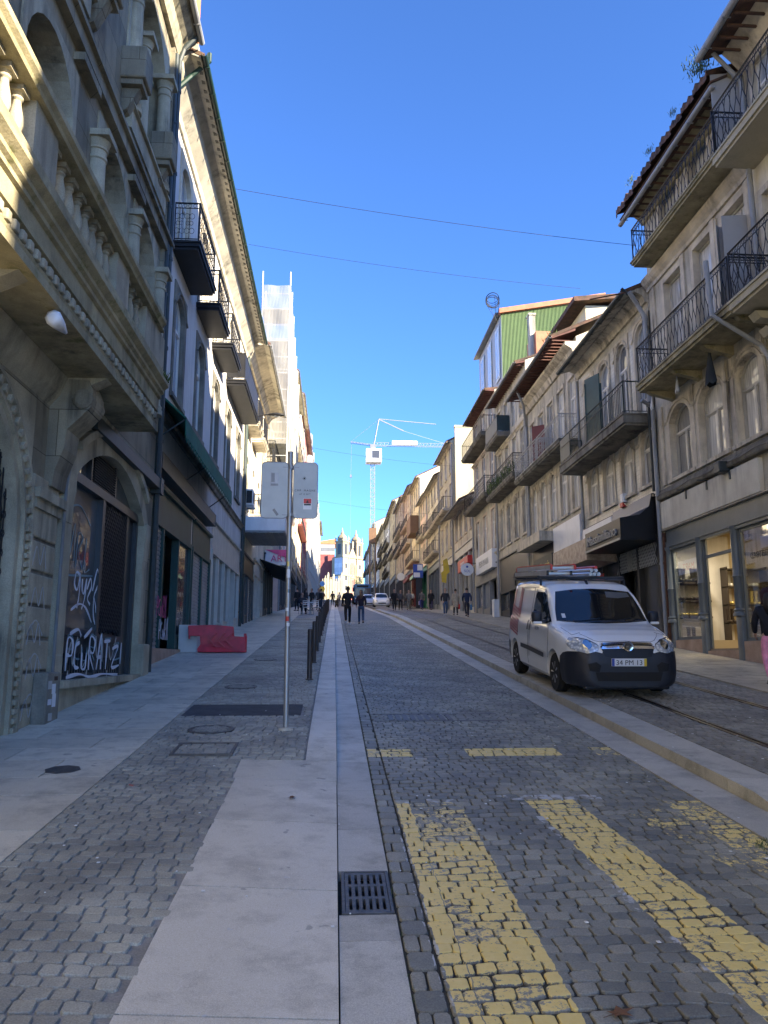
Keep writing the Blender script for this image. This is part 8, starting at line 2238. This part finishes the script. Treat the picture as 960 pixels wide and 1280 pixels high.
person(6.35, 45.7, 1.56, PI, 'walk', (.03,.03,.035), jean, 'person in a black jacket with pale print and light blue jeans, walking toward the camera', shoes=(.5,.5,.5), group=GP)
person(7.25, 47.7, 1.56, .1, 'stand', (.42,.36,.27), (.05,.05,.055), 'person in a beige coat with a bright red bag', hood=None, coat=(.42,.36,.27), bag=('shopper', (.6,.03,.02), 1), group=GP)
person(7.2, 43.3, 1.60, 0, 'walk', (.018,.028,.07), (.015,.018,.035), 'person in navy blue seen from behind, largest of the right sidewalk group', bag=('shopper', (.05,.15,.3), 1), group=GP)
person(7.42, 13.35, 1.66, -.35, 'walk', (.008,.010,.018), (.75,.28,.42), 'person in a dark puffer jacket and pink trousers cut by the right edge', hood=(.03,.008,.014), hair=(.015,.01,.01), long=True)
GS = 'people at the cafe on the left sidewalk'
for i, (x, y, h_, ps, tp, bt, rz, lab) in enumerate(((-2.75, 60, 1.7, 'stand', blk, blk, .6, 'person in black standing nearest the shop wall at the left cafe'), (-2.2, 62, 1.68, 'stand', (.05,.05,.06), (.03,.03,.04), -.8, 'person in charcoal standing second from the wall at the left cafe'), (-1.7, 61, 1.66, 'phone', (.03,.03,.035), blk, 2.4, 'person in dark clothes holding up a phone at the left cafe'), (-1.25, 64, 1.7, 'stand', (.08,.075,.08), (.02,.02,.03), 3.0, 'person in a dark grey coat by the bollards at the left cafe'), (-.95, 58, 1.62, 'stand', blk, (.03,.04,.06), 1.0, 'person in black right beside the bollards at the left cafe'),
    (-.2, 96, 1.7, 'walk', (.03,.03,.03), blk, 0, 'distant walker in black near the scooters'), (.6, 99, 1.7, 'walk', (.35,.34,.36), (.03,.03,.05), PI, 'distant walker in pale grey near the scooters'), (-1.4, 101, 1.75, 'stride', (.12,.03,.03), blk, PI, 'distant walker in dark red at the top of the left sidewalk'), (1.5, 104, 1.7, 'walk', (.05,.05,.06), (.04,.06,.1), 0, 'distant walker in charcoal in the middle of the roadway'))):
    person(x, y, h_, rz, ps, tp, bt, lab, group=GS if i < 5 else 'distant walkers at the top of the street', long=i in (1, 3))
for i, (x, y, rz, c_, lab) in enumerate(((-1.95, 49.15, .3+PI, (.03,.03,.04), 'seated person in black on the farther cafe chair'),)):
    person(x, y, 1.68, rz+PI*0, 'sit', c_, blk, lab, group=GS)
# ------------------------------------------------------------------ sky, sun, camera
EL, AZ = math.radians(21), math.radians(126)     # elevation; azimuth clockwise from +Y (up the street)
w = bpy.data.worlds.new('World'); scene.world = w; w.use_nodes = True; nt = w.node_tree
bg = nt.nodes['Background']; sky = nt.nodes.new('ShaderNodeTexSky'); sky.sky_type = 'NISHITA'; sky.sun_disc = False
sky.sun_elevation = EL; sky.sun_rotation = AZ; sky.altitude = 80; sky.air_density = 0.5; sky.dust_density = .15; sky.ozone_density = 8.0
nt.links.new(sky.outputs[0], bg.inputs[0]); bg.inputs[1].default_value = .115
sd = bpy.data.lights.new('sun', 'SUN'); sd.energy = 4.0; sd.angle = math.radians(.5); sd.color = (1.0, .87, .66)
so = bpy.data.objects.new('sun', sd); link(so)
dv = Vector((math.sin(AZ)*math.cos(EL), math.cos(AZ)*math.cos(EL), math.sin(EL)))
so.rotation_euler = (-dv).to_track_quat('-Z', 'Y').to_euler(); so.location = (30, -40, 60)
cd = bpy.data.cameras.new('camera'); co = bpy.data.objects.new('camera', cd); link(co); scene.camera = co
TH, YAW = math.radians(10.314930), math.radians(3.546759)
f = Vector((math.sin(YAW)*math.cos(TH), math.cos(YAW)*math.cos(TH), math.sin(TH)))
co.location = (0, 0, 1.8); co.rotation_euler = f.to_track_quat('-Z', 'Y').to_euler()
cd.sensor_fit = 'VERTICAL'; cd.sensor_height = 36; cd.lens = 36*1000/1280; cd.clip_end = 3000; cd.clip_start = .05
scene.view_settings.view_transform = 'Standard'; scene.view_settings.look = 'None'; scene.view_settings.gamma = 1; scene.view_settings.exposure = 2.4
scene.cycles.max_bounces = 6; scene.cycles.diffuse_bounces = 3; scene.cycles.transparent_max_bounces = 10
